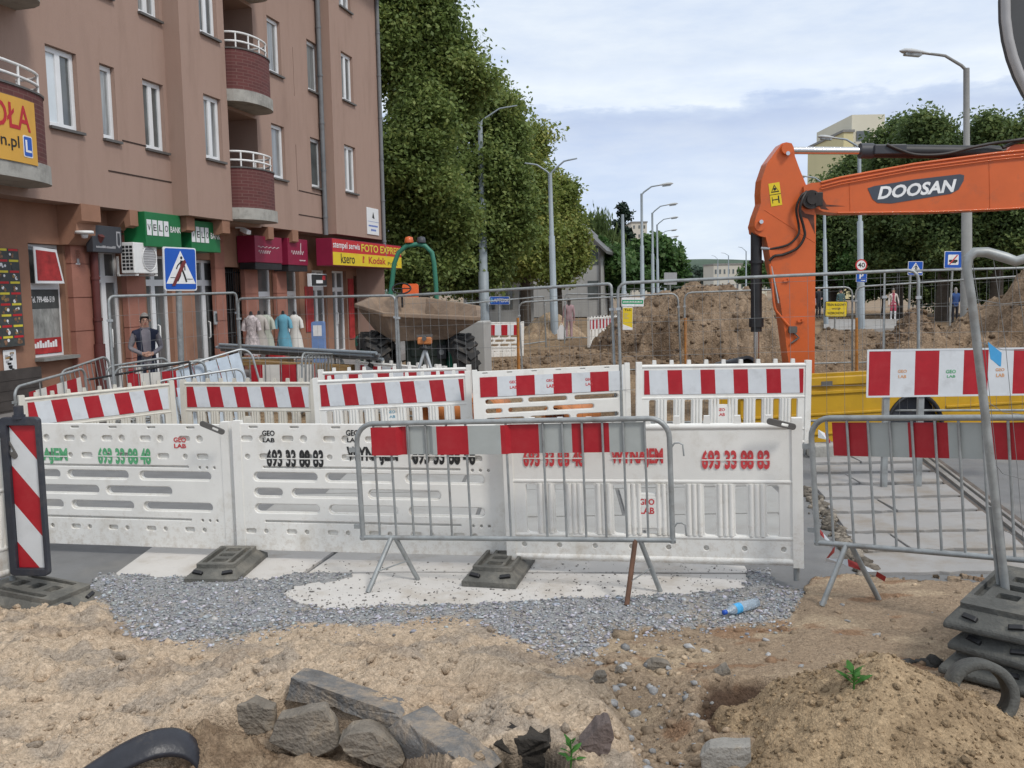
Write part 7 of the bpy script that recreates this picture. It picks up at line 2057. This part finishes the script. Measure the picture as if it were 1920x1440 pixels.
# the machine itself, outside the frame on the right
hx, hzz = pe(2420, 530)
mb = MB(); mb.box(hx - .6, hx + 2.6, -.2, 2.6, 1.05, 2.3); mb.build('superstructure', 'orange', ex, bevel=.08)
mb = MB(); mb.box(hx - .3, hx + 1.3, -1.3, -.25, 1.05, 2.95); mb.build('cab', 'anthracite', ex, bevel=.1)
for y in (-1.2, 1.6):
    mb = MB(); mb.prism(rrect(hx - 1.4, hx + 2.8, .0, .95, .45, 6), y, y + .6); mb.build('track', 'tyre', ex, bevel=.03)

# ================================================================== SKIP DUMPER
YD = 17.0
TD = Matrix.Translation((P(790, 640, YD).x, YD, 0)); TDI = TD.inverted()
def pd(u, v, Y=YD): return TDI @ P(u, v, Y)
du = thing('skip_dumper', 'green skip dumper with a muddy tipping hopper and a tall roll bar', 'dumper', TD)
top = [pd(664, 569, 16.7), pd(718, 586, 16.0), pd(901, 594, 16.1), pd(901, 573, 16.8), pd(800, 557, 17.7), pd(697, 555, 17.7)]
bot = [pd(702, 618, 16.6), pd(738, 641, 16.25), pd(838, 637, 16.4), pd(850, 620, 16.9), pd(800, 606, 17.5), pd(715, 606, 17.5)]
lip = [p + Vector((0, 0, -.075)) for p in top]
cn = sum(top, Vector()) / 6
inn = [cn + (p - cn) * .93 + Vector((0, 0, -.005)) for p in top]; cb = sum(bot, Vector()) / 6
inb = [cb + (p - cb) * .88 + Vector((0, 0, .12)) for p in bot]
out2 = [cn + (p - cn) * .955 + Vector((0, 0, -.08)) for p in top]
mb = MB(); n = 6
V = top + lip + out2 + bot + inn + inb
def ringf(a, b): return [(a * n + i, b * n + i, b * n + (i + 1) % n, a * n + (i + 1) % n) for i in range(n)]
mb.add(V, ringf(0, 1) + ringf(1, 2) + ringf(2, 3) + ringf(4, 0) + ringf(5, 4) + [tuple(3 * n + i for i in range(n))[::-1], tuple(5 * n + i for i in range(n))])
mb.build('hopper', 'skip', du, bevel=.02)
mb = MB()
a, b = pd(757, 612, 16.6), pd(836, 690, 16.6)
mb.box(a.x, b.x, -.3, 1.9, .45, a.z); mb.build('chassis', 'dumper_dark', du, bevel=.04)
mb = MB(); mb.box(a.x + .1, b.x - .1, -.34, -.305, .9, a.z - .05); mb.build('front_panel', 'dumper_dark', du, bevel=.02)
mb = MB(); x, y, z = pd(828, 660, 16.6); mb.box(x - .08, x + .08, -.42, -.345, z - .12, z + .12); mb.prism(circ(x, z, .05, 12), -.44, -.421, 1); mb.build('headlight', ['black', 'glass_curtain'], du)
def wheel(u, v, Y, r, wd, back=0):
    c = pd(u, v, Y); Tq = Matrix.Translation(c) @ Matrix.Rotation(R(22), 4, 'Z') @ Matrix.Rotation(R(90), 4, 'Y')
    mb = MB(); mb.lathe([(r * .45, -wd / 2), (r * .78, -wd / 2), (r * .93, -wd * .42), (r * .95, 0), (r * .93, wd * .42), (r * .78, wd / 2), (r * .45, wd / 2)], 28, 0, Tq)
    for k in range(18):
        for s in (-1, 1):
            a = 2 * math.pi * (k + (.5 if s > 0 else 0)) / 18
            Tr = Tq @ Matrix.Rotation(a, 4, 'Z') @ Matrix.Translation((r * .95, 0, s * wd * .24)) @ Matrix.Rotation(R(s * 32), 4, 'X')
            mb.box(-.03, .045, -.035, .035, -wd * .27, wd * .27, 0, Tr)
    w_ = mb.build('wheel', 'tyre', du)
    mb = MB(); mb.lathe([(0, -wd * .3), (r * .3, -wd * .32), (r * .46, -wd * .45), (r * .46, wd * .45), (0, wd * .3)], 18, 0, Tq); mb.build('rim', 'dumper_green', w_)
wheel(700, 676, 16.7, .50, .42); wheel(862, 682, 16.6, .52, .42); wheel(716, 668, 18.4, .5, .4); wheel(838, 668, 18.5, .5, .4)
mb = MB(); mb.tube([pd(731, 560, 17.9), pd(735, 530, 17.9), pd(739, 495, 17.9), pd(747, 474, 17.9), pd(762, 461, 17.9), pd(782, 458, 17.9), pd(797, 461, 17.9), pd(810, 474, 17.9), pd(814, 495, 17.9), pd(817, 530, 17.9), pd(820, 590, 17.9)], .045, 10); mb.build('roll_bar', 'dumper_green', du)
for u, m in ((767, 'rust_orange'), (790, 'anthracite')):
    p = pd(u, 458, 17.9); mb = MB(); mb.lathe([(.085, 0), (.085, .03), (.07, .10), (0, .12)], 12, 0, Matrix.Translation(p + Vector((0, 0, .03)))); mb.build('beacon_lamp', m if m != 'rust_orange' else 'orange', du)
p = pd(768, 552, 17.8); mb = MB(); mb.prism(rrect(p.x - .13, p.x + .17, p.z - .08, p.z + .20, .05), p.y - .06, p.y + .06); mb.build('seat', mat('seat_orange', (.75, .13, .03), .6), du, bevel=.03)
p = pd(753, 541, 17.4); mb = MB(); mb.tube([p + Vector((.17 * math.cos(t), .05 * math.sin(t), .095 * math.sin(t))) for t in np.linspace(0, 6.283, 21)[:-1]], .016, 6, closed=True); mb.tube([p, p + Vector((0, .05, -.35))], .02, 6); mb.tube([p + Vector((-.17, 0, 0)), p + Vector((.17, 0, 0))], .012, 6); mb.build('steering_wheel', 'black', du)
mb = MB(); p = pd(690, 632, 17.3); mb.box(p.x - .25, p.x + .2, p.y, p.y + .8, p.z - .2, p.z + .02); mb.build('mudguard', 'dumper_green', du, bevel=.04)

# concrete block beside it
A = P(862, 690, 18.8); Tq = Matrix.Translation((A.x, 18.8, -.05)) @ Matrix.Rotation(R(-12), 4, 'Z')
w_ = P(910, 690, 18.8).x - A.x; h_ = P(880, 603, 18.8).z + .05
root = thing('concrete_block', 'tall grey concrete block standing beside the dumper wheel', 'concrete block', Tq)
MB().box(0, w_ * 1.02, 0, .6, 0, h_).build('block', 'grey_render', root, bevel=.02); MB().box(.05, w_ * .5, .02, .55, h_, h_ + .08).build('cap', 'white_paint', root, bevel=.02)

# surveying instrument on a tripod
b0 = P(797, 655, 14.4); root = thing('survey_tripod', 'orange surveying instrument on a grey tripod before the dumper', 'tripod', Matrix.Translation((b0.x, 14.4, 0)))
h_ = b0.z
for dx, dy in ((-.32, -.2), (.30, -.22), (.02, .38)):
    mb = MB(); mb.tube([(dx * 1.2, dy * 1.2, -.05), (dx * .55, dy * .55, h_ * .55), (0, 0, h_)], [.014, .022, .03], 6); mb.build('leg', 'galv_lt', root)
mb = MB(); mb.lathe([(.0, 0), (.09, 0), (.09, .04), (.05, .05), (.06, .07), (0, .07)], 14, 0, Matrix.Translation((0, 0, h_))); mb.build('head', 'black', root)
mb = MB(); mb.box(-.11, .11, -.07, .07, h_ + .08, h_ + .19); mb.build('instrument', 'orange_pvc', root, bevel=.02)
mb = MB(); mb.tube([(0, -.13, h_ + .17), (0, .10, h_ + .17)], .035, 10); mb.box(-.12, .12, -.03, .03, h_ + .192, h_ + .225); mb.build('telescope', 'tin_dark', root)

# ================================================================== YELLOW TRENCH BOX
A = P(1388, 716, 12.0); B = P(2080, 680, 13.0); A2 = Vector((A.x, A.y, A.z)); Tq, Lq = span(A, B)
Tq = Tq @ Matrix.Translation((0, 0, -1.3)); inv = Tq.inverted()
yb = thing('trench_box', 'long yellow steel trench box wall with pressed ribs and a dark round opening', 'trench box', Tq)
zz = lambda u, v: ploc(Tq, u, v)
H_ = 1.3
xo, zo = zz(1714, 806); ro = abs(zz(1766, 806)[0] - xo)
hole = [(xo + ro * math.cos(t), zo + ro * 1.15 * math.sin(t)) for t in np.linspace(0, math.pi, 20)] + [(xo - ro, max(.05, zo - .3)), (xo + ro, max(.05, zo - .3))]
mb = MB(); plate(mb, rrect(0, Lq, 0, H_, .02), [hole], 0, .10, .01); mb.build('panel', 'yellow_steel', yb)
for i, (z0, z1, d) in enumerate(((H_ - .10, H_ + .004, .05), (H_ - .22, H_ - .175, .03), (H_ - .50, H_ - .465, .022), (H_ - .76, H_ - .725, .022), (.04, .12, .05))):
    mb = MB(); 
    if z0 < zo + ro * 1.15 and i > 1:
        mb.box(.01, xo - ro * 1.12, -d, -.001, z0, z1); mb.box(xo + ro * 1.12, Lq - .01, -d, -.001, z0, z1)
    else: mb.box(.01, Lq - .01, -d, -.001, z0, z1)
    mb.build('rib', 'yellow_steel', yb, bevel=.008)
mb = MB(); mb.tube([(x, -.004, z) for x, z in hole[:20]], .03, 6); mb.build('opening_rim', 'black', yb)
mb = MB(); mb.box(xo - ro * 1.3, xo + ro * 1.3, .14, .18, 0, zo + ro * 1.4); mb.build('inner_wall', 'navy', yb)
mb = MB()
for i in range(40): x = .2 + i * .28; 
mb.box(.01, Lq, .9, 1.0, 0, H_ - .05); mb.build('rear_panel', 'yellow_steel', yb)
mb = MB(); p = zz(1536, 719); mb.box(p[0], p[0] + .16, -.054, -.0505, p[1] - .03, p[1] + .03); mb.build('plate_mark', 'tin_dark', yb)
for u, v, w_, lab in ((1520, 858, .9, 'grey concrete kerb lying at the foot of the yellow trench box'),):
    t = G(u, v, 0); mb = MB(); mb.box(0, w_, -.12, .12, 0, .16); o = mb.build('kerb_stone', 'concrete', bevel=.015); o.matrix_world = place((t.x, t.y, 0), R(6)); tag(o, lab, 'kerb stone')

# orange drain pipes lying in the trench
for a, b, r, lab in ((P(800, 768, 13.2), P(890, 764, 13.6), .21, 'orange drain pipe lying behind the barrier below the dumper'), (P(905, 772, 13.3), P(935, 764, 14.8), .22, 'open ended orange drain pipe left behind the slotted striped barrier'), (P(1040, 788, 13.1), P(1105, 772, 13.9), .20, 'orange drain pipe at the middle of the slotted striped barrier')):
    d_ = (b - a); root = thing('drain_pipe', lab, 'pipe', Matrix.Translation(a), 'orange drain pipes')
    n_ = d_.normalized(); Tq = n_.to_track_quat('Z', 'Y').to_matrix().to_4x4()
    mb = MB(); mb.lathe([(r * .9, 0), (r, 0), (r, d_.length), (r * .9, d_.length), (r * .9, 0)], 24, 0, Tq); mb.build('pipe', 'orange_pvc', root)
    mb = MB(); mb.lathe([(r, -.001), (r * 1.14, 0), (r * 1.14, .16), (r, .2)], 24, 0, Tq); mb.build('socket', 'orange_pvc', root)
# black pipe end in the soil bank
t = P(1402, 688, 15.5); root = thing('black_pipe', 'black corrugated pipe end in the soil behind the excavator cylinder', 'pipe', place(t, R(15), R(80)))
mb = MB(); mb.lathe([(.14, 0), (.19, 0), (.19, -1), (.14, -1), (.14, 0)], 20); mb.build('pipe', 'blackpipe', root)

# long grey pipes stacked on timber
for i, (du_, dv_) in enumerate(((0, 0), (6, 4), (-6, 5), (3, 10), (12, 12))):
    a = P(412 + du_, 646 + dv_, 18.4 + i * .04); b = P(706 + du_, 662 + dv_, 15.9 + i * .04)
    mb = MB(); mb.tube([(0, 0, 0), b - a], .030, 10); o = mb.build('steel_pipe', 'zinc' if i % 2 else 'lamp_steel'); o.location = a
    tag(o, 'long grey pipe in the pile lying on timber before the boutique', 'pipe', 'pipes piled before the boutique')
for i, (u0, v0, u1, v1, lab) in enumerate(((405, 668, 545, 672, 'weathered timber beam under the left end of the pipe pile'), (470, 676, 660, 684, 'weathered timber beam under the middle of the pipe pile'))):
    a = P(u0, v0, 18.2 - i); b = P(u1, v1, 17.4 - i); Tq, ln = span(a, b); mb = MB(); mb.box(0, ln, -.1, .1, -.16, 0); o = mb.build('timber', 'wood', bevel=.01); o.matrix_world = Tq; tag(o, lab, 'timber', 'timbers under the pipes')

# heap of steel barriers behind the second row, on the left
M['wrap'] = mat('plastic_wrap', (.56, .64, .72), .35, .2, 4, dirt=(.24, .42, .66), dscale=3, damt=.6, dthr=.58)
gH = 'steel barriers heaped before the shops'
def board_on(root, T, u0, u1, z0, z1, pitch=.24):
    x0 = ploc(T, u0, 690)[0]; x1 = ploc(T, u1, 690)[0]
    mb = MB(); stripes(mb, x0, x1, z0, z1, .022, pitch * 2, .1, 0, 0, 1, .5); mb.build('striped_board', ['red_sheet', 'cloth_white'], root)
r_, T_, l_ = crowd((26, 727, 12.0), (158, 690, 13.6), 'crowd barrier with a red and cream board behind the left end of the second row', group=gH, nbars=2); board_on(r_, T_, 52, 152, .42, .72)
crowd((112, 697, 14.6), (201, 667, 15.6), 'crowd barrier with bars standing by the oxide red pipe', group=gH, nbars=10)
r_, T_, l_ = crowd((198, 688, 14.6), (314, 670, 15.4), 'crowd barrier in front of the man in the vest', group=gH, nbars=8); board_on(r_, T_, 240, 268, .1, .75)
r_, T_, l_ = crowd((214, 690, 14.2), (384, 676, 14.9), 'low crowd barrier with a red panel, in front of the bank doors', group=gH, nbars=7); board_on(r_, T_, 236, 330, .30, .72, .3)
r_, T_, l_ = crowd((240, 716, 14.4), (468, 650, 15.4), 'crowd barrier wrapped in torn pale blue plastic film', group=gH, nbars=9, H=.84, rc=.2, m='galv_lt')
mb = MB()
for i in range(9):
    x0, x1 = l_ * (i + .06) / 10, l_ * (i + .96) / 10
    mb.add([(x0, -.02, .05), (x1, -.018, .05), (x1, -.03 - .01 * (i % 2), .80), (x0, -.022, .80)], [(0, 1, 2, 3)])
mb.build('plastic_film', 'wrap', r_)
r_, T_, l_ = crowd((290, 716, 13.9), (455, 690, 14.6), 'second crowd barrier wrapped in film, half under the first', group=gH, nbars=9, m='galv_lt')
mb = MB()
for i in range(9):
    x0, x1 = l_ * (i + .2) / 10, l_ * (i + .9) / 10; mb.add([(x0, -.02, .02), (x1, -.02, .02), (x1, -.03, .7), (x0, -.025, .7)], [(0, 1, 2, 3)])
mb.build('plastic_film', 'wrap', r_)
r_, T_, l_ = crowd((352, 675, 16.0), (440, 671, 16.2), 'crowd barrier with a red and cream board left of the bundled barriers', group=gH, nbars=3, rc=.2); board_on(r_, T_, 360, 436, .28, .72, .2)
r_, T_, l_ = crowd((438, 672, 16.4), (644, 670, 16.6), 'long crowd barrier with a red and cream board in front of the pipe pile', group=gH, nbars=6); board_on(r_, T_, 470, 640, .25, .72, .3)
r_, T_, l_ = crowd((566, 662, 15.2), (628, 664, 16.6), 'nearest barrier of the upright bundle beside the striped second row', group=gH, nbars=9)
r_, T_, l_ = crowd((573, 666, 15.5), (640, 668, 16.9), 'rear barrier of the upright bundle beside the striped second row', group=gH, nbars=9)
mb = MB(); a, b, c = P(165, 712, 13.9), P(355, 678, 14.3), P(366, 712, 14.1); mb.tube([(0, 0, 0), b - a], .018, 6); mb.tube([b - a, c - a + Vector((0, 0, -.5))], .018, 6); o = mb.build('bent_rod', 'black'); o.location = a; tag(o, 'black bent rod lying across the wrapped barriers', 'rod')

# ================================================================== FOREGROUND DEBRIS
def chunk(name, label, cat, px, Y, depth, m, back=(.0, .0, .0), top=None, group='broken pavement pieces', bev=.008, jit=.004, base_v=None, edge=False):
    """a broken piece: its front outline as seen in the photo at depth Y, carried back into the ground"""
    vb = max(v for u, v in px); ub = sum(u for u, v in px) / len(px)
    if vb > 1230: Y = GT(ub, base_v or (min(vb, 1470) - 4)).y + .01
    yy = lambda u: float(np.interp(XC(u, 4.1, .15), SCARP[0], SCARP[1])) - .05
    pts = [P(u, v - (14 if edge else 0), yy(u) if edge else Y) for u, v in px]; o = pts[0].copy(); rg = random.Random(len(px) * 7 + int(px[0][0]))
    f = []
    for i, p in enumerate(pts):
        q = pts[(i + 1) % len(pts)]
        for t in (0, .34, .67):
            j = Vector((rg.uniform(-jit, jit), rg.uniform(-jit, jit) * 1.5, rg.uniform(-jit, jit))) if t else Vector((0, rg.uniform(-jit, jit), 0))
            f.append(p.lerp(q, t) - o + j)
    bk = [p * .97 + Vector((back[0], depth, back[2])) + Vector((rg.uniform(-jit, jit), rg.uniform(-jit, jit) * 2, rg.uniform(-jit, jit))) for p in f]
    mb = MB(); n = len(f)
    cf = sum(f, Vector()) / n + Vector((0, -.004, 0)); cbk = sum(bk, Vector()) / n
    mb.add(f + bk + [cf, cbk], [(i, n + i, n + (i + 1) % n, (i + 1) % n) for i in range(n)] + [((i + 1) % n, i, 2 * n) if False else (i, (i + 1) % n, 2 * n) for i in range(n)] + [(n + (i + 1) % n, n + i, 2 * n + 1) for i in range(n)])
    ob = mb.build(name, m, bevel=bev); ob.location = o
    bm = bmesh.new(); bm.from_mesh(ob.data); bmesh.ops.recalc_face_normals(bm, faces=bm.faces); bm.to_mesh(ob.data); bm.free()
    return tag(ob, label, cat, group)
M['asph_chunk'] = mat('asphalt_chunk', (.155, .148, .14), .95, .28, 9, .9, 55, dirt=(.40, .31, .22), dscale=6, damt=.85, dthr=.5)
M['asph_chunk2'] = mat('muddy_chunk', (.19, .165, .135), .95, .28, 9, .9, 50, dirt=(.36, .28, .19), dscale=4, damt=.8, dthr=.5)
M['stone_dk'] = mat('dark_stone', (.13, .10, .09), .9, .25, 9, .7, 50, dirt=(.3, .22, .15), dscale=6, damt=.5, dthr=.55)
M['paver'] = mat('paver', (.27, .255, .23), .95, .15, 9, .6, 60, dirt=(.36, .28, .19), dscale=5, damt=.6, dthr=.52)
M['char'] = mat('char', (.03, .025, .02), .95, .5, 9, 1.0, 40)
chunk('pavement_chunk', 'long tilted slab of broken asphalt, leftmost of the torn edge', 'broken asphalt', [(536, 1326), (546, 1284), (640, 1316), (738, 1350), (752, 1362), (722, 1392), (690, 1366), (628, 1340)], 4.22, .17, 'asph_chunk', (.03, 0, -.015), edge=True)
chunk('pavement_chunk', 'torn asphalt slab sloping down to the bottom of the picture', 'broken asphalt', [(722, 1380), (752, 1358), (790, 1392), (846, 1428), (900, 1475), (830, 1500), (770, 1450)], 4.02, .16, 'asph_chunk', (.10, 0, -.015), edge=True)
chunk('pavement_chunk', 'muddy block of broken asphalt standing upright', 'broken asphalt', [(502, 1392), (520, 1348), (606, 1330), (622, 1352), (638, 1400), (590, 1422), (566, 1424)], 3.98, .10, 'asph_chunk2')
chunk('pavement_chunk', 'flat lump of asphalt lying right of the muddy upright block', 'broken asphalt', [(634, 1394), (654, 1376), (700, 1372), (748, 1402), (760, 1424), (742, 1450), (690, 1432), (648, 1414)], 3.88, .12, 'asph_chunk2')
chunk('pavement_chunk', 'sandy block behind the muddy upright one', 'broken asphalt', [(428, 1372), (444, 1322), (470, 1316), (512, 1330), (514, 1366), (490, 1384)], 4.12, .09, 'asph_chunk2')
chunk('stone', 'dark purplish broken stone beside the little green weed', 'stone', [(1088, 1400), (1122, 1362), (1144, 1354), (1152, 1386), (1138, 1418), (1112, 1430), (1098, 1416)], 4.02, .10, 'stone_dk', group=None)
chunk('paving_block', 'grey paving block half buried at the foot of the sandy heap', 'paving block', [(1310, 1416), (1330, 1402), (1408, 1400), (1408, 1440), (1318, 1460)], 3.92, .10, 'paver', (.03, 0, -.01), group=None)
chunk('charred_root', 'black charred lump over the hole at the bottom edge', 'charred lump', [(880, 1425), (912, 1400), (975, 1386), (1028, 1392), (1060, 1420), (1056, 1462), (880, 1462)], 4.02, .10, 'char', group=None, jit=.02)
for px, Y, lab in (([(1108, 1283), (1118, 1266), (1136, 1265), (1140, 1276), (1122, 1288)], 4.75, 'small brown clod on the sand above the dark stone'), ([(1152, 1262), (1164, 1252), (1176, 1256), (1174, 1270), (1158, 1272)], 4.9, 'rounded tan pebble at the edge of the rubble'), ([(1212, 1254), (1226, 1240), (1258, 1246), (1262, 1258), (1230, 1262)], 4.95, 'grey tan cobble among the rubble'), ([(1344, 1266), (1366, 1252), (1372, 1268), (1356, 1276)], 4.9, 'reddish cobble on the pale dirt')):
    chunk('pebble', lab, 'stone', px, Y, .07, 'asph_chunk2', group='larger pebbles on the dirt', bev=.01, jit=.006)
# black pipe hoop at the lower left
yh = GT(250, 1440).y
pts = [P(u, v + 10, yh + dy) for u, v, dy in ((96, 1490, -.06), (140, 1442, -.05), (185, 1410, -.02), (235, 1380, .02), (285, 1359, .06), (325, 1354, .10), (352, 1362, .12), (368, 1378, .13), (372, 1392, .14))]
mb = MB(); o0 = pts[4].copy(); Q = []
for i in range(len(pts) - 1):
    p0, p1, p2, p3 = pts[max(i - 1, 0)], pts[i], pts[i + 1], pts[min(i + 2, len(pts) - 1)]
    for k in range(4):
        t = k / 4; Q.append(.5 * ((2 * p1) + (p2 - p0) * t + (2 * p0 - 5 * p1 + 4 * p2 - p3) * t * t + (3 * p1 - p0 - 3 * p2 + p3) * t ** 3) - o0)
Q.append(pts[-1] - o0)
V = []; band = Vector((.035, -.105, -.075)); n = len(Q)
for i, q in enumerate(Q):
    tg = (Q[min(i + 1, n - 1)] - Q[max(i - 1, 0)]).normalized(); nr = tg.cross(band).normalized()
    if nr.z < 0: nr = -nr
    for s, th in ((0, 0), (.12, .012), (.5, .020), (.88, .012), (1, 0), (.9, -.012), (.5, -.008), (.1, -.012)):
        V.append(q + band * s + nr * th)
mb.add(V, [(i * 8 + j, i * 8 + (j + 1) % 8, (i + 1) * 8 + (j + 1) % 8, (i + 1) * 8 + j) for i in range(n - 1) for j in range(8)], 0, None, True)
o = mb.build('plastic_hoop', 'blackpipe'); o.location = o0; tag(o, 'black plastic band arching out of the sand at the lower left', 'plastic band')
# rubber ring beside the stack of plates
c = P(1846, 1302, 4.15); Tq = Matrix.Translation(c) @ Matrix.Rotation(R(-14), 4, 'Z') @ Matrix.Rotation(R(74), 4, 'X')
root = thing('pipe_collar', 'thick dark rubber pipe collar leaning against the stack of foot plates', 'pipe collar', Tq)
mb = MB(); mb.lathe([(.108, .0), (.118, .012), (.142, .012), (.152, -.005), (.152, -.15), (.145, -.16), (.108, -.16), (.108, 0)], 36); mb.build('collar', 'rubber_dk', root)
# bottle
a = P(1358, 1146, 5.62); a.z = hz(a.x, a.y) + .035; b = P(1420, 1122, 5.8); b.z = hz(b.x, b.y) + .038
d_ = (b - a); Tq = Matrix.Translation(a) @ d_.normalized().to_track_quat('Z', 'Y').to_matrix().to_4x4(); Lb = d_.length
root = thing('water_bottle', 'crushed clear plastic water bottle with a blue cap on the gravel', 'bottle', Tq)
M['pet'] = mat('pet', (.55, .66, .76), .12, .15, 30, .5, 30, spec=.8); M['pet'].node_tree.nodes['Principled BSDF'].inputs['Transmission Weight'].default_value = .6
mb = MB(); mb.lathe([(.012, .012), (.014, .03), (.028, .06), (.033, .08), (.033, .10)] + [(.033 - .002 * (i % 2), .115 + i * .011) for i in range(9)] + [(.032, Lb - .01), (.02, Lb), (0, Lb - .006)], 18); mb.build('body', 'pet', root)
mb = MB(); mb.lathe([(0, -.006), (.0155, -.006), (.0155, .016), (.012, .016)], 14); mb.build('cap', mat('cap_blue', (.02, .09, .45), .4), root)
mb = MB(); mb.lathe([(.0338, .085), (.0342, .09), (.0342, .135), (.0338, .14)], 18); mb.build('label', mat('label_blue', (.06, .33, .62), .45, .3, 40), root)
# weeds
def weed(label, u, v, Y, h, leaf, n, seed, on=None):
    b = on or GT(u, min(v, 1470)); root = thing('weed', label, 'plant', Matrix.Translation(b), 'small green weeds'); rg = random.Random(seed)
    mb = MB(); mb.tube([(0, 0, -.04), (.004, 0, h * .5), (0, .004, h)], [.005, .004, .002], 6); st = mb.build('stem', 'leaf_weed', root)
    mb = MB()
    for i in range(n):
        z = h * (.25 + .75 * (i / n)) ; a = i * 2.4 + rg.uniform(-.3, .3); L_ = leaf * rg.uniform(.7, 1.15) * (1 - .35 * i / n); e = rg.uniform(.15, .7) + .5 * i / n
        d1 = Vector((math.cos(a) * math.cos(e), math.sin(a) * math.cos(e), math.sin(e))); sd_ = Vector((-math.sin(a), math.cos(a), 0)); up = d1.cross(sd_) * -1
        o0 = Vector((0, 0, z)); V = []
        for t, wd, dr in ((.0, .02, 0), (.18, .07, .0), (.42, .19, .01), (.65, .15, -.04), (.85, .08, -.10), (1.0, .0, -.19)):
            p = o0 + d1 * L_ * t + Vector((0, 0, dr * L_)); V += [p - sd_ * wd * L_ + up * .04 * L_ * (wd > 0), p, p + sd_ * wd * L_ + up * .04 * L_ * (wd > 0)]
        mb.add(V, [q for k in range(5) for q in ((k * 3, k * 3 + 1, k * 3 + 4, k * 3 + 3), (k * 3 + 1, k * 3 + 2, k * 3 + 5, k * 3 + 4))])
    mb.build('leaves', 'leaf_weed', root)
weed('small nettle like weed at the bottom edge beside the charred hole', 1070, 1446, 3.92, .11, .075, 11, 3)
from mathutils.bvhtree import BVHTree
hp_o = [q for q in bpy.data.objects if q.get('label', '').startswith('yellowish sandy heap')][0]
tr_ = BVHTree.FromPolygons([v_.co + hp_o.location for v_ in hp_o.data.vertices], [tuple(q.vertices) for q in hp_o.data.polygons])
hit = tr_.ray_cast(Vector((0, 0, EYE)), ray(1600, 1292).normalized())[0]
weed('small broad leaved weed growing beside the yellowish sandy heap', 1592, 1288, 4.45, .09, .10, 11, 5, on=hit)
# litter: dark scraps beside the stack, twig bundle
p = []; rs = np.random.default_rng(4)
for k in range(90): p.append(P(1742 + rs.normal(0, 24), 1243 + rs.normal(0, 7), 4.85)[:])
p = np.array(p); p[:, 2] = .03 + rs.uniform(0, .03, len(p))
stones('asphalt_crumbs', p, rs.gamma(2, .007, len(p)) + .006, .5, np.array((.06, .058, .055)) * rs.uniform(.5, 1.6, (len(p), 1)), 'stone', 'dark asphalt crumbs heaped beside the stack of foot plates', 'rubble')
